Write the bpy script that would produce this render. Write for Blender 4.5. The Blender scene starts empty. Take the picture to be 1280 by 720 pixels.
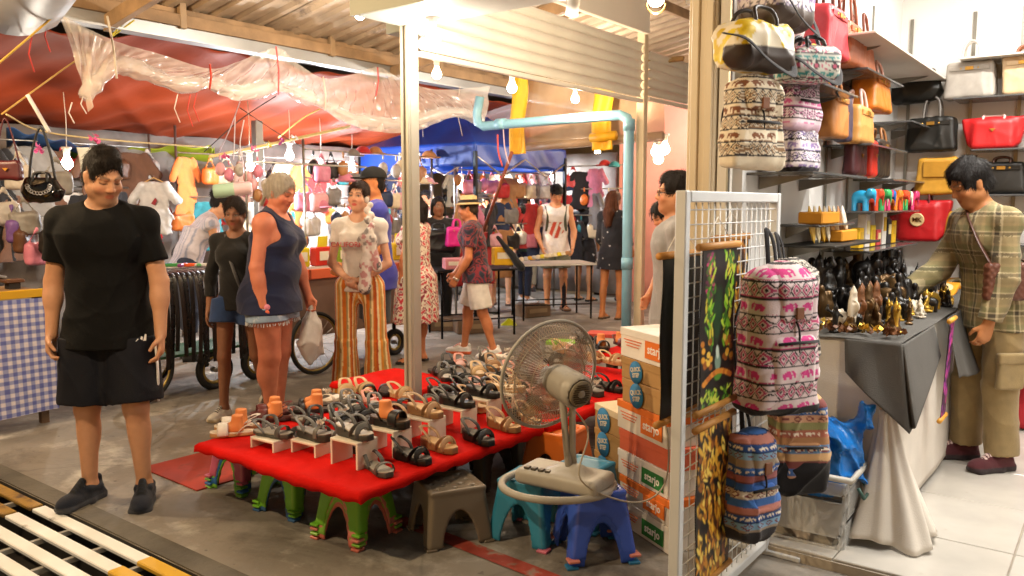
import bpy, bmesh, math, random
import numpy as np
from mathutils import Vector, Matrix, Euler
random.seed(7); rng = np.random.default_rng(7)
sc = bpy.context.scene
COL = sc.collection
R = math.radians
# ---------------------------------------------------------------- camera, world, sun, exposure
CAMH, PITCH, FPX = 1.52, math.atan(105 / 1020), 1020.0
cam = bpy.data.objects.new('camera', bpy.data.cameras.new('camera'))
COL.objects.link(cam); sc.camera = cam
cam.location = (0, 0, CAMH); cam.rotation_euler = (R(90) - PITCH, 0, 0)
cam.data.sensor_width = 36; cam.data.lens = 36 * FPX / 1280; cam.data.clip_end = 500; cam.data.clip_start = .05
cam.data.dof.use_dof = True; cam.data.dof.focus_distance = 4.3; cam.data.dof.aperture_fstop = 4.0
world = bpy.data.worlds.new('World'); sc.world = world; world.use_nodes = True
_wn = world.node_tree.nodes; _bg = _wn['Background']
_sky = _wn.new('ShaderNodeTexSky'); _sky.sky_type = 'NISHITA'; _sky.sun_disc = False
_sky.sun_elevation = R(3); _sky.sun_rotation = R(205)
world.node_tree.links.new(_sky.outputs[0], _bg.inputs[0]); _bg.inputs[1].default_value = 0.05
_sun = bpy.data.lights.new('sun', 'SUN'); _sun.energy = .05; _sun.angle = R(15); _sun.color = (1, .8, .6)
sun = bpy.data.objects.new('sun', _sun); COL.objects.link(sun); sun.rotation_euler = (R(70), 0, R(-25))
sc.view_settings.view_transform = 'Standard'; sc.view_settings.look = 'None'
sc.view_settings.exposure = 0.5; sc.view_settings.gamma = 1; sc.view_settings.use_curve_mapping = False
sc.render.engine = 'CYCLES'
sc.cycles.use_denoising = True
sc.cycles.max_bounces = 7; sc.cycles.diffuse_bounces = 4; sc.cycles.glossy_bounces = 3
sc.cycles.transmission_bounces = 6; sc.cycles.transparent_max_bounces = 12
sc.cycles.caustics_reflective = False; sc.cycles.caustics_refractive = False
sc.cycles.sample_clamp_indirect = 6
# ---------------------------------------------------------------- picture -> place
def _ray(px, py):
    u = (px - 640) / FPX; v = (360 - py) / FPX
    return (u, math.cos(PITCH) + v * math.sin(PITCH), -math.sin(PITCH) + v * math.cos(PITCH))
def G(px, py, z=0.0):
    r = _ray(px, py); t = (z - CAMH) / r[2]
    return Vector((r[0] * t, r[1] * t, z))
def W(px, py, d):
    r = _ray(px, py); t = d / r[1]
    return Vector((r[0] * t, d, CAMH + r[2] * t))
SA = -R(37)                                    # the shop grid: local x = along the front (v), local y = into the shop (u)
P1 = Vector((-.60, 4.90, 0)); UU = Vector((math.sin(R(37)), math.cos(R(37)), 0)); VV = Vector((math.cos(R(37)), -math.sin(R(37)), 0))
def S(u, v, z=0.0): return P1 + UU * u + VV * v + Vector((0, 0, z))
def SUV(p):
    q = Vector(p) - P1; return q.dot(UU), q.dot(VV), p[2]
def onU(px, py, v):                            # point of the wall plane v = const seen at a pixel
    r = Vector(_ray(px, py)); c = Vector((0, 0, CAMH)); t = (v - (c - P1).dot(VV)) / r.dot(VV); return c + r * t
def onV(px, py, u):
    r = Vector(_ray(px, py)); c = Vector((0, 0, CAMH)); t = (u - (c - P1).dot(UU)) / r.dot(UU); return c + r * t
# ---------------------------------------------------------------- materials
MATS = {}
def mat(name, col=(.5, .5, .5), rough=.6, metal=0.0, var=.12, vscale=6.0, bump=.0, bscale=60.0, alpha=1.0, trans=0.0,
        emit=None, estr=0.0, sheen=0.0, coat=0.0, sss=0.0, vc=False, spec=.5, detail=4, wear=None, ior=1.45, stretch=None):
    if name in MATS: return MATS[name]
    m = bpy.data.materials.new(name); m.use_nodes = True; MATS[name] = m
    nt = m.node_tree; N = nt.nodes; L = nt.links; b = N['Principled BSDF']
    b.inputs['Roughness'].default_value = rough; b.inputs['Metallic'].default_value = metal
    b.inputs['Specular IOR Level'].default_value = spec; b.inputs['IOR'].default_value = ior
    tc = N.new('ShaderNodeTexCoord'); src = tc.outputs['Object']
    if stretch:
        mp = N.new('ShaderNodeMapping'); mp.inputs['Scale'].default_value = stretch; L.new(src, mp.inputs[0]); src = mp.outputs[0]
    if vc:
        at = N.new('ShaderNodeAttribute'); at.attribute_name = 'Col'; base = at.outputs['Color']
    else:
        rgb = N.new('ShaderNodeRGB'); rgb.outputs[0].default_value = (*col, 1); base = rgb.outputs[0]
    if var:
        nz = N.new('ShaderNodeTexNoise'); nz.inputs['Scale'].default_value = vscale; nz.inputs['Detail'].default_value = detail
        L.new(src, nz.inputs['Vector'])
        mr = N.new('ShaderNodeMapRange'); mr.inputs[1].default_value = .3; mr.inputs[2].default_value = .7
        mr.inputs[3].default_value = 1 - var; mr.inputs[4].default_value = 1 + var
        L.new(nz.outputs[0], mr.inputs[0])
        mx = N.new('ShaderNodeVectorMath'); mx.operation = 'SCALE'; L.new(base, mx.inputs[0]); L.new(mr.outputs[0], mx.inputs['Scale'])
        base = mx.outputs[0]
        rr = N.new('ShaderNodeMapRange'); rr.inputs[3].default_value = max(0, rough - .08); rr.inputs[4].default_value = min(1, rough + .08)
        L.new(nz.outputs[0], rr.inputs[0]); L.new(rr.outputs[0], b.inputs['Roughness'])
    if wear:                                    # (colour, scale, threshold): patches of dirt or bare material
        wz = N.new('ShaderNodeTexNoise'); wz.inputs['Scale'].default_value = wear[1]; wz.inputs['Detail'].default_value = 8; wz.inputs['Roughness'].default_value = .65
        L.new(src, wz.inputs['Vector'])
        wr = N.new('ShaderNodeMapRange'); wr.inputs[1].default_value = wear[2]; wr.inputs[2].default_value = wear[2] + .12; L.new(wz.outputs[0], wr.inputs[0])
        mm = N.new('ShaderNodeMix'); mm.data_type = 'RGBA'; L.new(wr.outputs[0], mm.inputs[0]); L.new(base, mm.inputs[6]); mm.inputs[7].default_value = (*wear[0], 1)
        base = mm.outputs[2]
    L.new(base, b.inputs['Base Color'])
    if bump:
        bz = N.new('ShaderNodeTexNoise'); bz.inputs['Scale'].default_value = bscale; bz.inputs['Detail'].default_value = 5
        L.new(src, bz.inputs['Vector'])
        bp = N.new('ShaderNodeBump'); bp.inputs['Strength'].default_value = bump; bp.inputs['Distance'].default_value = .01
        L.new(bz.outputs[0], bp.inputs['Height']); L.new(bp.outputs[0], b.inputs['Normal'])
    b.inputs['Alpha'].default_value = alpha; b.inputs['Transmission Weight'].default_value = trans
    b.inputs['Sheen Weight'].default_value = sheen; b.inputs['Coat Weight'].default_value = coat
    if sss:
        b.inputs['Subsurface Weight'].default_value = sss; b.inputs['Subsurface Radius'].default_value = (.012, .005, .003); b.inputs['Subsurface Scale'].default_value = 1
    if emit:
        b.inputs['Emission Color'].default_value = (*emit, 1); b.inputs['Emission Strength'].default_value = estr
    return m
def hexc(h):
    h = h.lstrip('#'); c = [int(h[i:i + 2], 16) / 255 for i in (0, 2, 4)]
    return tuple((x / 12.92 if x <= .04045 else ((x + .055) / 1.055) ** 2.4) for x in c)
def C(h, kind='plastic', **k):                  # material by display colour and finish
    key = kind + '_' + h + (repr(sorted(k.items())) if k else '')
    if key in MATS: return MATS[key]
    P = dict(plastic=dict(rough=.38, var=.06, bump=.03, bscale=90), cloth=dict(rough=.88, var=.13, vscale=14, bump=.25, bscale=220, sheen=.15),
             leather=dict(rough=.42, var=.1, vscale=20, bump=.12, bscale=260, spec=.5), metal=dict(rough=.35, metal=.85, var=.12, bump=.03),
             paint=dict(rough=.5, var=.09, vscale=3, bump=.04, bscale=40), wood=dict(rough=.55, var=.25, vscale=5, bump=.08, bscale=60, stretch=(1, 1, 8)),
             card=dict(rough=.75, var=.08, vscale=9, bump=.05, bscale=80), gloss=dict(rough=.16, var=.04, coat=.3), hair=dict(rough=.6, spec=.3, var=.35, vscale=60, bump=.5, bscale=160, stretch=(1, 1, .15)))[kind]
    P = dict(P); P.update(k); return mat(key, hexc(h), **P)
# ---------------------------------------------------------------- objects
def tag(o, label=None, cat=None, group=None, kind=None):
    if label: o['label'] = label
    if cat: o['category'] = cat
    if group: o['group'] = group
    if kind: o['kind'] = kind
    return o
def thing(name, label, cat, loc=(0, 0, 0), rz=0.0, group=None):
    o = bpy.data.objects.new(name, None); COL.objects.link(o); o.empty_display_size = .1
    o.location = loc; o.rotation_euler = (0, 0, rz)
    return tag(o, label, cat, group)
class MB:
    """collects shapes; build() links them as one mesh object"""
    def __init__(s): s.v = []; s.f = []; s.n = 0; s.c = []; s.sm = []
    def add(s, v, f, col=None, M=None, smooth=False):
        v = np.asarray(v, float).reshape(-1, 3)
        if M is not None:
            A = np.array(M); v = v @ A[:3, :3].T + A[:3, 3]
        s.v.append(v); s.f += [tuple(int(i) + s.n for i in q) for q in f]; s.sm += [smooth] * len(f); s.n += len(v)
        if col is not None and np.ndim(col) == 1: col = np.tile(np.asarray(col, float)[:3], (len(v), 1))
        s.c.append(col if col is not None else np.full((len(v), 3), -1.0)); return s
    def box(s, c, d, rot=None, col=None, bev=0.0):
        x, y, z = (k / 2 for k in d); b = bev
        if b <= 0:
            v = [(-x, -y, -z), (x, -y, -z), (x, y, -z), (-x, y, -z), (-x, -y, z), (x, -y, z), (x, y, z), (-x, y, z)]
            f = [(3, 2, 1, 0), (4, 5, 6, 7), (0, 1, 5, 4), (1, 2, 6, 5), (2, 3, 7, 6), (3, 0, 4, 7)]
        else:
            b = min(b, x * .49, y * .49, z * .49)
            v = []; f = []
            for sz in (-1, 1):                  # chamfered box: 24 vertices
                for (sx, sy) in ((-1, -1), (1, -1), (1, 1), (-1, 1)):
                    v += [(sx * (x - b), sy * (y - b), sz * z), (sx * x, sy * (y - b), sz * (z - b)), (sx * (x - b), sy * y, sz * (z - b))]
            I = lambda t, k, j: t * 12 + k * 3 + j
            f = [tuple(I(0, k, 0) for k in (3, 2, 1, 0)), tuple(I(1, k, 0) for k in (0, 1, 2, 3))]
            f += [(I(0, 0, 2), I(0, 1, 2), I(1, 1, 2), I(1, 0, 2)), (I(0, 1, 1), I(0, 2, 1), I(1, 2, 1), I(1, 1, 1)),
                  (I(0, 2, 2), I(0, 3, 2), I(1, 3, 2), I(1, 2, 2)), (I(0, 3, 1), I(0, 0, 1), I(1, 0, 1), I(1, 3, 1))]
            for t in (0, 1):
                q = [(I(t, 0, 0), I(t, 1, 0), I(t, 1, 2), I(t, 0, 2)), (I(t, 1, 0), I(t, 2, 0), I(t, 2, 1), I(t, 1, 1)),
                     (I(t, 2, 0), I(t, 3, 0), I(t, 3, 2), I(t, 2, 2)), (I(t, 3, 0), I(t, 0, 0), I(t, 0, 1), I(t, 3, 1))]
                f += q if t == 0 else [w[::-1] for w in q]
                for k in range(4):
                    w = (I(t, k, 0), I(t, k, 1), I(t, k, 2)); f.append(w)
            for k, (j1, j2) in enumerate(((1, 2), (1, 2), (1, 2), (1, 2))):
                f.append((I(0, k, j1), I(0, k, j2), I(1, k, j2), I(1, k, j1)))
        M = Matrix.Translation(Vector(c))
        if rot is not None: M = M @ (rot.to_matrix().to_4x4() if isinstance(rot, Euler) else Matrix(rot).to_4x4())
        return s.add(v, f, col, M)
    def tube(s, pts, r, n=8, col=None, cap=True, closed=False, flat=1.0, up=(0, 0, 1)):
        P = [Vector(p) for p in pts]; m = len(P); rr = [r] * m if np.isscalar(r) else list(r)
        v = []; pn = None
        for i in range(m):
            a = P[(i - 1) % m] if (closed or i > 0) else P[i]; b = P[(i + 1) % m] if (closed or i < m - 1) else P[i]
            t = (b - a); t = t.normalized() if t.length > 1e-9 else Vector((0, 0, 1))
            if pn is None:
                w = Vector(up); pn = w - t * w.dot(t)
                if pn.length < 1e-4: w = Vector((1, 0, 0)); pn = w - t * w.dot(t)
            else: pn = pn - t * pn.dot(t)
            pn.normalize(); q = t.cross(pn)
            for k in range(n):
                a_ = 2 * math.pi * k / n; v.append(P[i] + pn * (math.cos(a_) * rr[i] * flat) + q * (math.sin(a_) * rr[i]))
        f = []
        for i in range(m if closed else m - 1):
            j = (i + 1) % m
            for k in range(n): f.append((i * n + k, i * n + (k + 1) % n, j * n + (k + 1) % n, j * n + k))
        if cap and not closed: f += [tuple(range(n))[::-1], tuple((m - 1) * n + k for k in range(n))]
        return s.add([tuple(q) for q in v], f, col, None, n > 4)
    def lathe(s, prof, n=24, col=None, M=None, a0=0, a1=2 * math.pi, cap=True):
        full = abs(a1 - a0 - 2 * math.pi) < 1e-6; k = n if full else n + 1; v = []; f = []
        for (r, z) in prof:
            for i in range(k):
                a = a0 + (a1 - a0) * i / n; v.append((r * math.cos(a), r * math.sin(a), z))
        for j in range(len(prof) - 1):
            for i in range(n): f.append((j * k + i, j * k + (i + 1) % k, (j + 1) * k + (i + 1) % k, (j + 1) * k + i))
        if cap and full:
            if prof[0][0] > 1e-5: f.append(tuple(range(k))[::-1])
            if prof[-1][0] > 1e-5: f.append(tuple((len(prof) - 1) * k + i for i in range(k)))
        return s.add(v, f, col, M, True)
    def grid(s, fn, nu, nv, col=None, M=None, smooth=True, cfn=None):
        """fn(a, b) with arrays a, b in 0..1 gives (x, y, z) arrays"""
        a, b = np.meshgrid(np.linspace(0, 1, nu), np.linspace(0, 1, nv), indexing='ij')
        x, y, z = fn(a, b); v = np.stack([np.broadcast_to(q, a.shape).ravel() for q in (x, y, z)], 1)
        i = np.arange(nu * nv).reshape(nu, nv)
        f = np.stack([i[:-1, :-1].ravel(), i[1:, :-1].ravel(), i[1:, 1:].ravel(), i[:-1, 1:].ravel()], 1)
        if cfn: col = cfn(a.ravel(), b.ravel())
        return s.add(v, f.tolist(), col, M, smooth)
    def prism(s, pts, h, M=None, col=None):
        """outline in x, z; thickness h along y (centred)"""
        n = len(pts); v = [(x, -h / 2, z) for x, z in pts] + [(x, h / 2, z) for x, z in pts]
        f = [tuple(range(n)), tuple(range(2 * n - 1, n - 1, -1))] + [(i, i + n, (i + 1) % n + n, (i + 1) % n) for i in range(n)]
        return s.add(v, f, col, M)
    def mesh(s, name):
        me = bpy.data.meshes.new(name); v = np.concatenate(s.v) if s.v else np.zeros((0, 3))
        me.from_pydata(v.tolist(), [], s.f); me.polygons.foreach_set('use_smooth', s.sm)
        c = np.concatenate(s.c) if s.c else np.zeros((0, 3))
        if len(c) and c.max() >= 0:
            at = me.color_attributes.new('Col', 'FLOAT_COLOR', 'POINT')
            at.data.foreach_set('color', np.concatenate([np.clip(c, 0, 1), np.ones((len(c), 1))], 1).astype(np.float32).ravel())
        me.validate(); me.update(); return me
    def build(s, name, m, parent=None, loc=(0, 0, 0), rot=(0, 0, 0), thick=0.0, sub=0):
        o = link(name, s.mesh(name), m, parent, loc, rot)
        if thick: q = o.modifiers.new('thickness', 'SOLIDIFY'); q.thickness = thick; q.offset = 0
        if sub: q = o.modifiers.new('round', 'SUBSURF'); q.levels = q.render_levels = sub
        return o
def link(name, me, m, parent=None, loc=(0, 0, 0), rot=(0, 0, 0)):
    o = bpy.data.objects.new(name, me); COL.objects.link(o)
    if m and not me.materials: me.materials.append(m)
    o.parent = parent; o.location = loc; o.rotation_euler = rot; return o
def part(name, mb, m, parent, **k): return mb.build(name, m, parent, **k)
def copy_tree(o, parent=None):
    c = o.copy(); COL.objects.link(c); c.parent = parent
    for ch in list(o.children): copy_tree(ch, c)
    return c
def dup(o, loc, rz=None, label=None, group=None, scale=None):
    c = copy_tree(o); c.location = loc
    if rz is not None: c.rotation_euler = (0, 0, rz)
    if label: c['label'] = label
    if group: c['group'] = group
    if scale: c.scale = (scale,) * 3
    return c
def text(s_, size, m, parent, loc, rot, name='lettering', ext=.0006, align='CENTER', shear=0.0, bold=0.0):
    cu = bpy.data.curves.new(name, 'FONT'); cu.body = s_; cu.size = size; cu.extrude = ext; cu.align_x = align; cu.align_y = 'CENTER'; cu.shear = shear; cu.offset = bold; cu.resolution_u = 3
    o = bpy.data.objects.new(name, cu); me = bpy.data.meshes.new_from_object(o); me.materials.clear(); bpy.data.objects.remove(o)
    return link(name, me, m, parent, loc, rot)
def aim(d, up=(0, 0, 1)):
    """rotation matrix whose z axis is d"""
    z = Vector(d).normalized(); x = Vector(up).cross(z)
    if x.length < 1e-4: x = Vector((1, 0, 0)).cross(z)
    x.normalize(); y = z.cross(x); return Matrix((x, y, z)).transposed()
def arc(c, r, a0, a1, n, ax=(1, 0, 0), ay=(0, 0, 1)):
    c, ax, ay = Vector(c), Vector(ax), Vector(ay)
    return [c + ax * (r * math.cos(a0 + (a1 - a0) * i / (n - 1))) + ay * (r * math.sin(a0 + (a1 - a0) * i / (n - 1))) for i in range(n)]
def smooth_path(pts, n=6):                     # Catmull-Rom
    P = [Vector(p) for p in pts]; P = [P[0] * 2 - P[1]] + P + [P[-1] * 2 - P[-2]]; out = []
    for i in range(1, len(P) - 2):
        for k in range(n):
            t = k / n; a, b, c, d = P[i - 1:i + 3]
            out.append(.5 * ((2 * b) + (c - a) * t + (2 * a - 5 * b + 4 * c - d) * t * t + (3 * b - a - 3 * c + d) * t ** 3))
    return out + [P[-2]]
# ---------------------------------------------------------------- signed-distance modelling (one continuous surface per body)
class SDF:
    def __init__(s, lo, hi, res):
        s.lo = np.array(lo, float); s.res = res; s.n = np.maximum(4, np.ceil((np.array(hi) - s.lo) / res).astype(int) + 1)
        s.D = np.full(s.n, 1.0, np.float32); s.ax = [(s.lo[i] + np.arange(s.n[i]) * res).astype(np.float32) for i in range(3)]
    def blk(s, lo, hi, m):
        a = np.clip(np.floor((np.array(lo) - m - s.lo) / s.res).astype(int), 0, s.n); b = np.clip(np.ceil((np.array(hi) + m - s.lo) / s.res).astype(int) + 1, 0, s.n)
        sl = tuple(slice(a[i], b[i]) for i in range(3))
        if any(b[i] <= a[i] for i in range(3)): return None, None
        X, Y, Z = np.meshgrid(s.ax[0][sl[0]], s.ax[1][sl[1]], s.ax[2][sl[2]], indexing='ij', sparse=True); return sl, (X, Y, Z)
    def comb(s, sl, d, k, op):
        A = s.D[sl]
        if op == 'add':
            if k > 0: h = np.clip(.5 + .5 * (A - d) / k, 0, 1); s.D[sl] = A * (1 - h) + d * h - k * h * (1 - h)
            else: s.D[sl] = np.minimum(A, d)
        elif op == 'sub':
            if k > 0: h = np.clip(.5 - .5 * (A + d) / k, 0, 1); s.D[sl] = A * (1 - h) - d * h + k * h * (1 - h)
            else: s.D[sl] = np.maximum(A, -d)
    def cap(s, a, b, ra, rb=None, k=.02, op='add', flat=None):
        rb = ra if rb is None else rb; a = np.array(a, float); b = np.array(b, float); mr = max(ra, rb)
        sl, q = s.blk(np.minimum(a, b) - mr, np.maximum(a, b) + mr, k + 3 * s.res)
        if sl is None: return s
        ba = b - a; L = max(float(ba @ ba), 1e-9); px, py, pz = q[0] - a[0], q[1] - a[1], q[2] - a[2]
        t = np.clip((px * ba[0] + py * ba[1] + pz * ba[2]) / L, 0, 1)
        d = np.sqrt((px - t * ba[0]) ** 2 + (py - t * ba[1]) ** 2 + (pz - t * ba[2]) ** 2) - (ra + (rb - ra) * t)
        s.comb(sl, d, k, op); return s
    def ell(s, c, r, rot=None, k=.02, op='add', p=2.0):
        c = np.array(c, float); r = np.array(r, float); m = r.max() if rot is not None else r
        sl, q = s.blk(c - m, c + m, k + 3 * s.res)
        if sl is None: return s
        x, y, z = q[0] - c[0], q[1] - c[1], q[2] - c[2]
        if rot is not None:
            A = np.array(rot); x, y, z = (A[0, 0] * x + A[1, 0] * y + A[2, 0] * z, A[0, 1] * x + A[1, 1] * y + A[2, 1] * z, A[0, 2] * x + A[1, 2] * y + A[2, 2] * z)
        if p == 2.0: n = np.sqrt((x / r[0]) ** 2 + (y / r[1]) ** 2 + (z / r[2]) ** 2)
        else: n = (np.abs(x / r[0]) ** p + np.abs(y / r[1]) ** p + np.abs(z / r[2]) ** p) ** (1 / p)
        g = np.sqrt((x / r[0] ** 2) ** 2 + (y / r[1] ** 2) ** 2 + (z / r[2] ** 2) ** 2)
        d = (n * (n - 1) / np.maximum(g, 1e-6)) if p == 2.0 else (n - 1) * r.min()
        s.comb(sl, d, k, op); return s
    def rbox(s, c, hd, r=.01, rot=None, k=.01, op='add', taper=0.0):
        c = np.array(c, float); hd = np.array(hd, float); m = (np.linalg.norm(hd) if rot is not None else hd * (1 + abs(taper)))
        sl, q = s.blk(c - m, c + m, k + 3 * s.res)
        if sl is None: return s
        x, y, z = q[0] - c[0], q[1] - c[1], q[2] - c[2]
        if rot is not None:
            A = np.array(rot); x, y, z = (A[0, 0] * x + A[1, 0] * y + A[2, 0] * z, A[0, 1] * x + A[1, 1] * y + A[2, 1] * z, A[0, 2] * x + A[1, 2] * y + A[2, 2] * z)
        w = 1 - taper * (z / hd[2]) if taper else 1.0
        qx, qy, qz = np.abs(x) - (hd[0] * w - r), np.abs(y) - (hd[1] * w - r), np.abs(z) - (hd[2] - r)
        d = np.sqrt(np.maximum(qx, 0) ** 2 + np.maximum(qy, 0) ** 2 + np.maximum(qz, 0) ** 2) + np.minimum(np.maximum(np.maximum(qx, qy), qz), 0) - r
        s.comb(sl, d, k, op); return s
    def all(s): return np.meshgrid(*s.ax, indexing='ij', sparse=True)
    def clip(s, p, n, k=0.0):                   # keep the side the normal points away from
        X, Y, Z = s.all(); n = np.array(n, float); n /= np.linalg.norm(n)
        s.D = np.maximum(s.D, ((X - p[0]) * n[0] + (Y - p[1]) * n[1] + (Z - p[2]) * n[2]).astype(np.float32)); return s
    def disp(s, fn):
        X, Y, Z = s.all(); s.D = (s.D + fn(X, Y, Z)).astype(np.float32); return s
    def cutfn(s, fn):
        X, Y, Z = s.all(); s.D = np.maximum(s.D, fn(X, Y, Z)).astype(np.float32); return s
    def poly(s):
        D = s.D; D[0], D[-1] = np.maximum(D[0], 1e-3), np.maximum(D[-1], 1e-3); D[:, 0], D[:, -1] = np.maximum(D[:, 0], 1e-3), np.maximum(D[:, -1], 1e-3); D[:, :, 0], D[:, :, -1] = np.maximum(D[:, :, 0], 1e-3), np.maximum(D[:, :, -1], 1e-3)
        I = D < 0; nx, ny, nz = (k - 1 for k in D.shape)
        cnt = np.zeros((nx, ny, nz), np.uint8)
        for i in (0, 1):
            for j in (0, 1):
                for k in (0, 1): cnt += I[i:nx + i, j:ny + j, k:nz + k]
        cells = np.argwhere((cnt > 0) & (cnt < 8)); idx = np.full((nx, ny, nz), -1, np.int64); idx[tuple(cells.T)] = np.arange(len(cells))
        cor = {}
        for i in (0, 1):
            for j in (0, 1):
                for k in (0, 1): cor[i, j, k] = D[cells[:, 0] + i, cells[:, 1] + j, cells[:, 2] + k]
        acc = np.zeros((len(cells), 3)); num = np.zeros(len(cells))
        for axis in range(3):
            for o in ((0, 0), (0, 1), (1, 0), (1, 1)):
                a = list(o); a.insert(axis, 0); b = list(o); b.insert(axis, 1); va, vb = cor[tuple(a)], cor[tuple(b)]
                m = (va < 0) != (vb < 0); t = np.where(m, va / np.where(m, va - vb, 1), 0)
                p = np.tile(np.array(a, float), (len(cells), 1)); p[:, axis] = t; acc += p * m[:, None]; num += m
        V = s.lo + (cells + acc / num[:, None]) * s.res
        F = []
        for axis in range(3):
            A = I[:-1] if axis == 0 else (I[:, :-1] if axis == 1 else I[:, :, :-1]); B = I[1:] if axis == 0 else (I[:, 1:] if axis == 1 else I[:, :, 1:])
            e = np.argwhere(A != B); o1, o2 = [(1, 2), (2, 0), (0, 1)][axis]
            e = e[(e[:, o1] > 0) & (e[:, o2] > 0) & (e[:, o1] < D.shape[o1] - 1) & (e[:, o2] < D.shape[o2] - 1)]
            if not len(e): continue
            d1 = np.zeros(3, int); d1[o1] = 1; d2 = np.zeros(3, int); d2[o2] = 1
            q = np.stack([idx[tuple((e - d1 - d2).T)], idx[tuple((e - d2).T)], idx[tuple(e.T)], idx[tuple((e - d1).T)]], 1)
            fl = ~A[tuple(e.T)]; q[fl] = q[fl][:, ::-1]; F.append(q)
        return V, (np.concatenate(F) if F else np.zeros((0, 4), int))
    def build(s, name, m, parent=None, cfn=None, relax=1, **k):
        V, F = s.poly()
        if relax and len(V):
            for _ in range(relax):
                a = np.zeros_like(V); n = np.zeros(len(V))
                for i in range(4):
                    for j in (1, 3): np.add.at(a, F[:, i], V[F[:, (i + j) % 4]]); np.add.at(n, F[:, i], 1)
                V = V * .5 + .5 * a / np.maximum(n, 1)[:, None]
        me = bpy.data.meshes.new(name); me.vertices.add(len(V)); me.vertices.foreach_set('co', V.astype(np.float32).ravel())
        me.loops.add(4 * len(F)); me.loops.foreach_set('vertex_index', F.astype(np.int32).ravel()); me.polygons.add(len(F))
        me.polygons.foreach_set('loop_start', np.arange(0, 4 * len(F), 4, dtype=np.int32)); me.polygons.foreach_set('use_smooth', np.ones(len(F), bool))
        me.update(calc_edges=True)
        if cfn is not None:
            c = cfn(V); at = me.color_attributes.new('Col', 'FLOAT_COLOR', 'POINT')
            at.data.foreach_set('color', np.concatenate([np.clip(c, 0, 1), np.ones((len(c), 1))], 1).astype(np.float32).ravel())
        return link(name, me, m, parent, **k)
VC = lambda kind='cloth': {'cloth': mat('print_cloth', vc=True, rough=.85, var=.1, vscale=25, bump=.22, bscale=260, sheen=.1), 'skin': mat('skin', vc=True, rough=.5, var=.05, vscale=30, bump=.06, bscale=300, sss=.12, spec=.4),
                           'plastic': mat('print_plastic', vc=True, rough=.4, var=.06), 'card': mat('print_card', vc=True, rough=.7, var=.06, bump=.04), 'paint': mat('print_paint', vc=True, rough=.45, var=.05), 'leather': mat('print_leather', vc=True, rough=.45, var=.08, bump=.1, bscale=240)}[kind]
# ================================================================ the setting
conc = mat('concrete', (.21, .185, .155), rough=.58, var=.3, vscale=1.3, bump=.25, bscale=26, detail=9, wear=((.40, .37, .32), 2.2, .54))
def _ground_dirt(m):
    nt = m.node_tree; N = nt.nodes; L = nt.links; b = N['Principled BSDF']; base = b.inputs['Base Color'].links[0].from_socket
    tc = N.new('ShaderNodeTexCoord'); z = N.new('ShaderNodeTexNoise'); z.inputs['Scale'].default_value = .9; z.inputs['Detail'].default_value = 10; z.inputs['Roughness'].default_value = .7; z.inputs['Distortion'].default_value = .6
    L.new(tc.outputs['Object'], z.inputs['Vector']); r = N.new('ShaderNodeMapRange'); r.inputs[1].default_value = .47; r.inputs[2].default_value = .66; L.new(z.outputs[0], r.inputs[0])
    x = N.new('ShaderNodeMix'); x.data_type = 'RGBA'; x.inputs[7].default_value = (.07, .056, .042, 1); L.new(r.outputs[0], x.inputs[0]); L.new(base, x.inputs[6])
    v = N.new('ShaderNodeTexVoronoi'); v.feature = 'DISTANCE_TO_EDGE'; v.inputs['Scale'].default_value = .45; zz = N.new('ShaderNodeTexNoise'); zz.inputs['Scale'].default_value = 3
    ad = N.new('ShaderNodeMixRGB'); ad.blend_type = 'ADD'; ad.inputs[0].default_value = .25; L.new(tc.outputs['Object'], ad.inputs[1]); L.new(zz.outputs[1], ad.inputs[2]); L.new(tc.outputs['Object'], zz.inputs['Vector']); L.new(ad.outputs[0], v.inputs['Vector'])
    cr = N.new('ShaderNodeMapRange'); cr.inputs[1].default_value = .0; cr.inputs[2].default_value = .006; cr.inputs[3].default_value = .3; cr.inputs[4].default_value = 0; L.new(v.outputs[0], cr.inputs[0])
    y = N.new('ShaderNodeMix'); y.data_type = 'RGBA'; y.inputs[7].default_value = (.04, .034, .028, 1); L.new(cr.outputs[0], y.inputs[0]); L.new(x.outputs[2], y.inputs[6])
    st = N.new('ShaderNodeTexNoise'); st.inputs['Scale'].default_value = 14; st.inputs['Detail'].default_value = 2; L.new(tc.outputs['Object'], st.inputs['Vector'])
    sr = N.new('ShaderNodeMapRange'); sr.inputs[1].default_value = .68; sr.inputs[2].default_value = .73; sr.inputs[4].default_value = .6; L.new(st.outputs[0], sr.inputs[0])
    s2 = N.new('ShaderNodeMix'); s2.data_type = 'RGBA'; s2.inputs[7].default_value = (.05, .042, .034, 1); L.new(sr.outputs[0], s2.inputs[0]); L.new(y.outputs[2], s2.inputs[6])
    L.new(s2.outputs[2], b.inputs['Base Color'])
_ground_dirt(conc)
E2 = Euler((0, 0, SA))
def sgrid(mb, u0, u1, v0, v1, z, nu=2, nv=2):
    mb.grid(lambda a, b: (v0 + a * (v1 - v0), u0 + b * (u1 - u0), z + 0 * a), nu, nv, smooth=False); return mb
def sroot(u, v, z=0.0): return S(u, v, z)
g = MB(); sgrid(g, -1.76, 60, -45, 45, 0); sgrid(g, -14, -2.74, -45, 45, 0)
tag(g.build('ground', conc, None, P1, (0, 0, SA)), 'stained grey concrete market floor', 'ground', kind='structure')
g = MB(); g.grid(lambda a, b: (-20 + 40 * a, -2.74 + .98 * b, -.30 + 0 * a), 2, 2)
for uu in (-2.74, -1.76): g.grid(lambda a, b: (-20 + 40 * a, uu + 0 * a, -.30 + .3 * b), 2, 2)
tag(g.build('drain_channel', mat('drain_dirt', (.03, .026, .022), rough=.8, var=.3), None, P1, (0, 0, SA)), 'dark open drain channel below the gratings', 'drain', kind='structure')  # one near-black colour over the floor and sides of the channel
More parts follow.
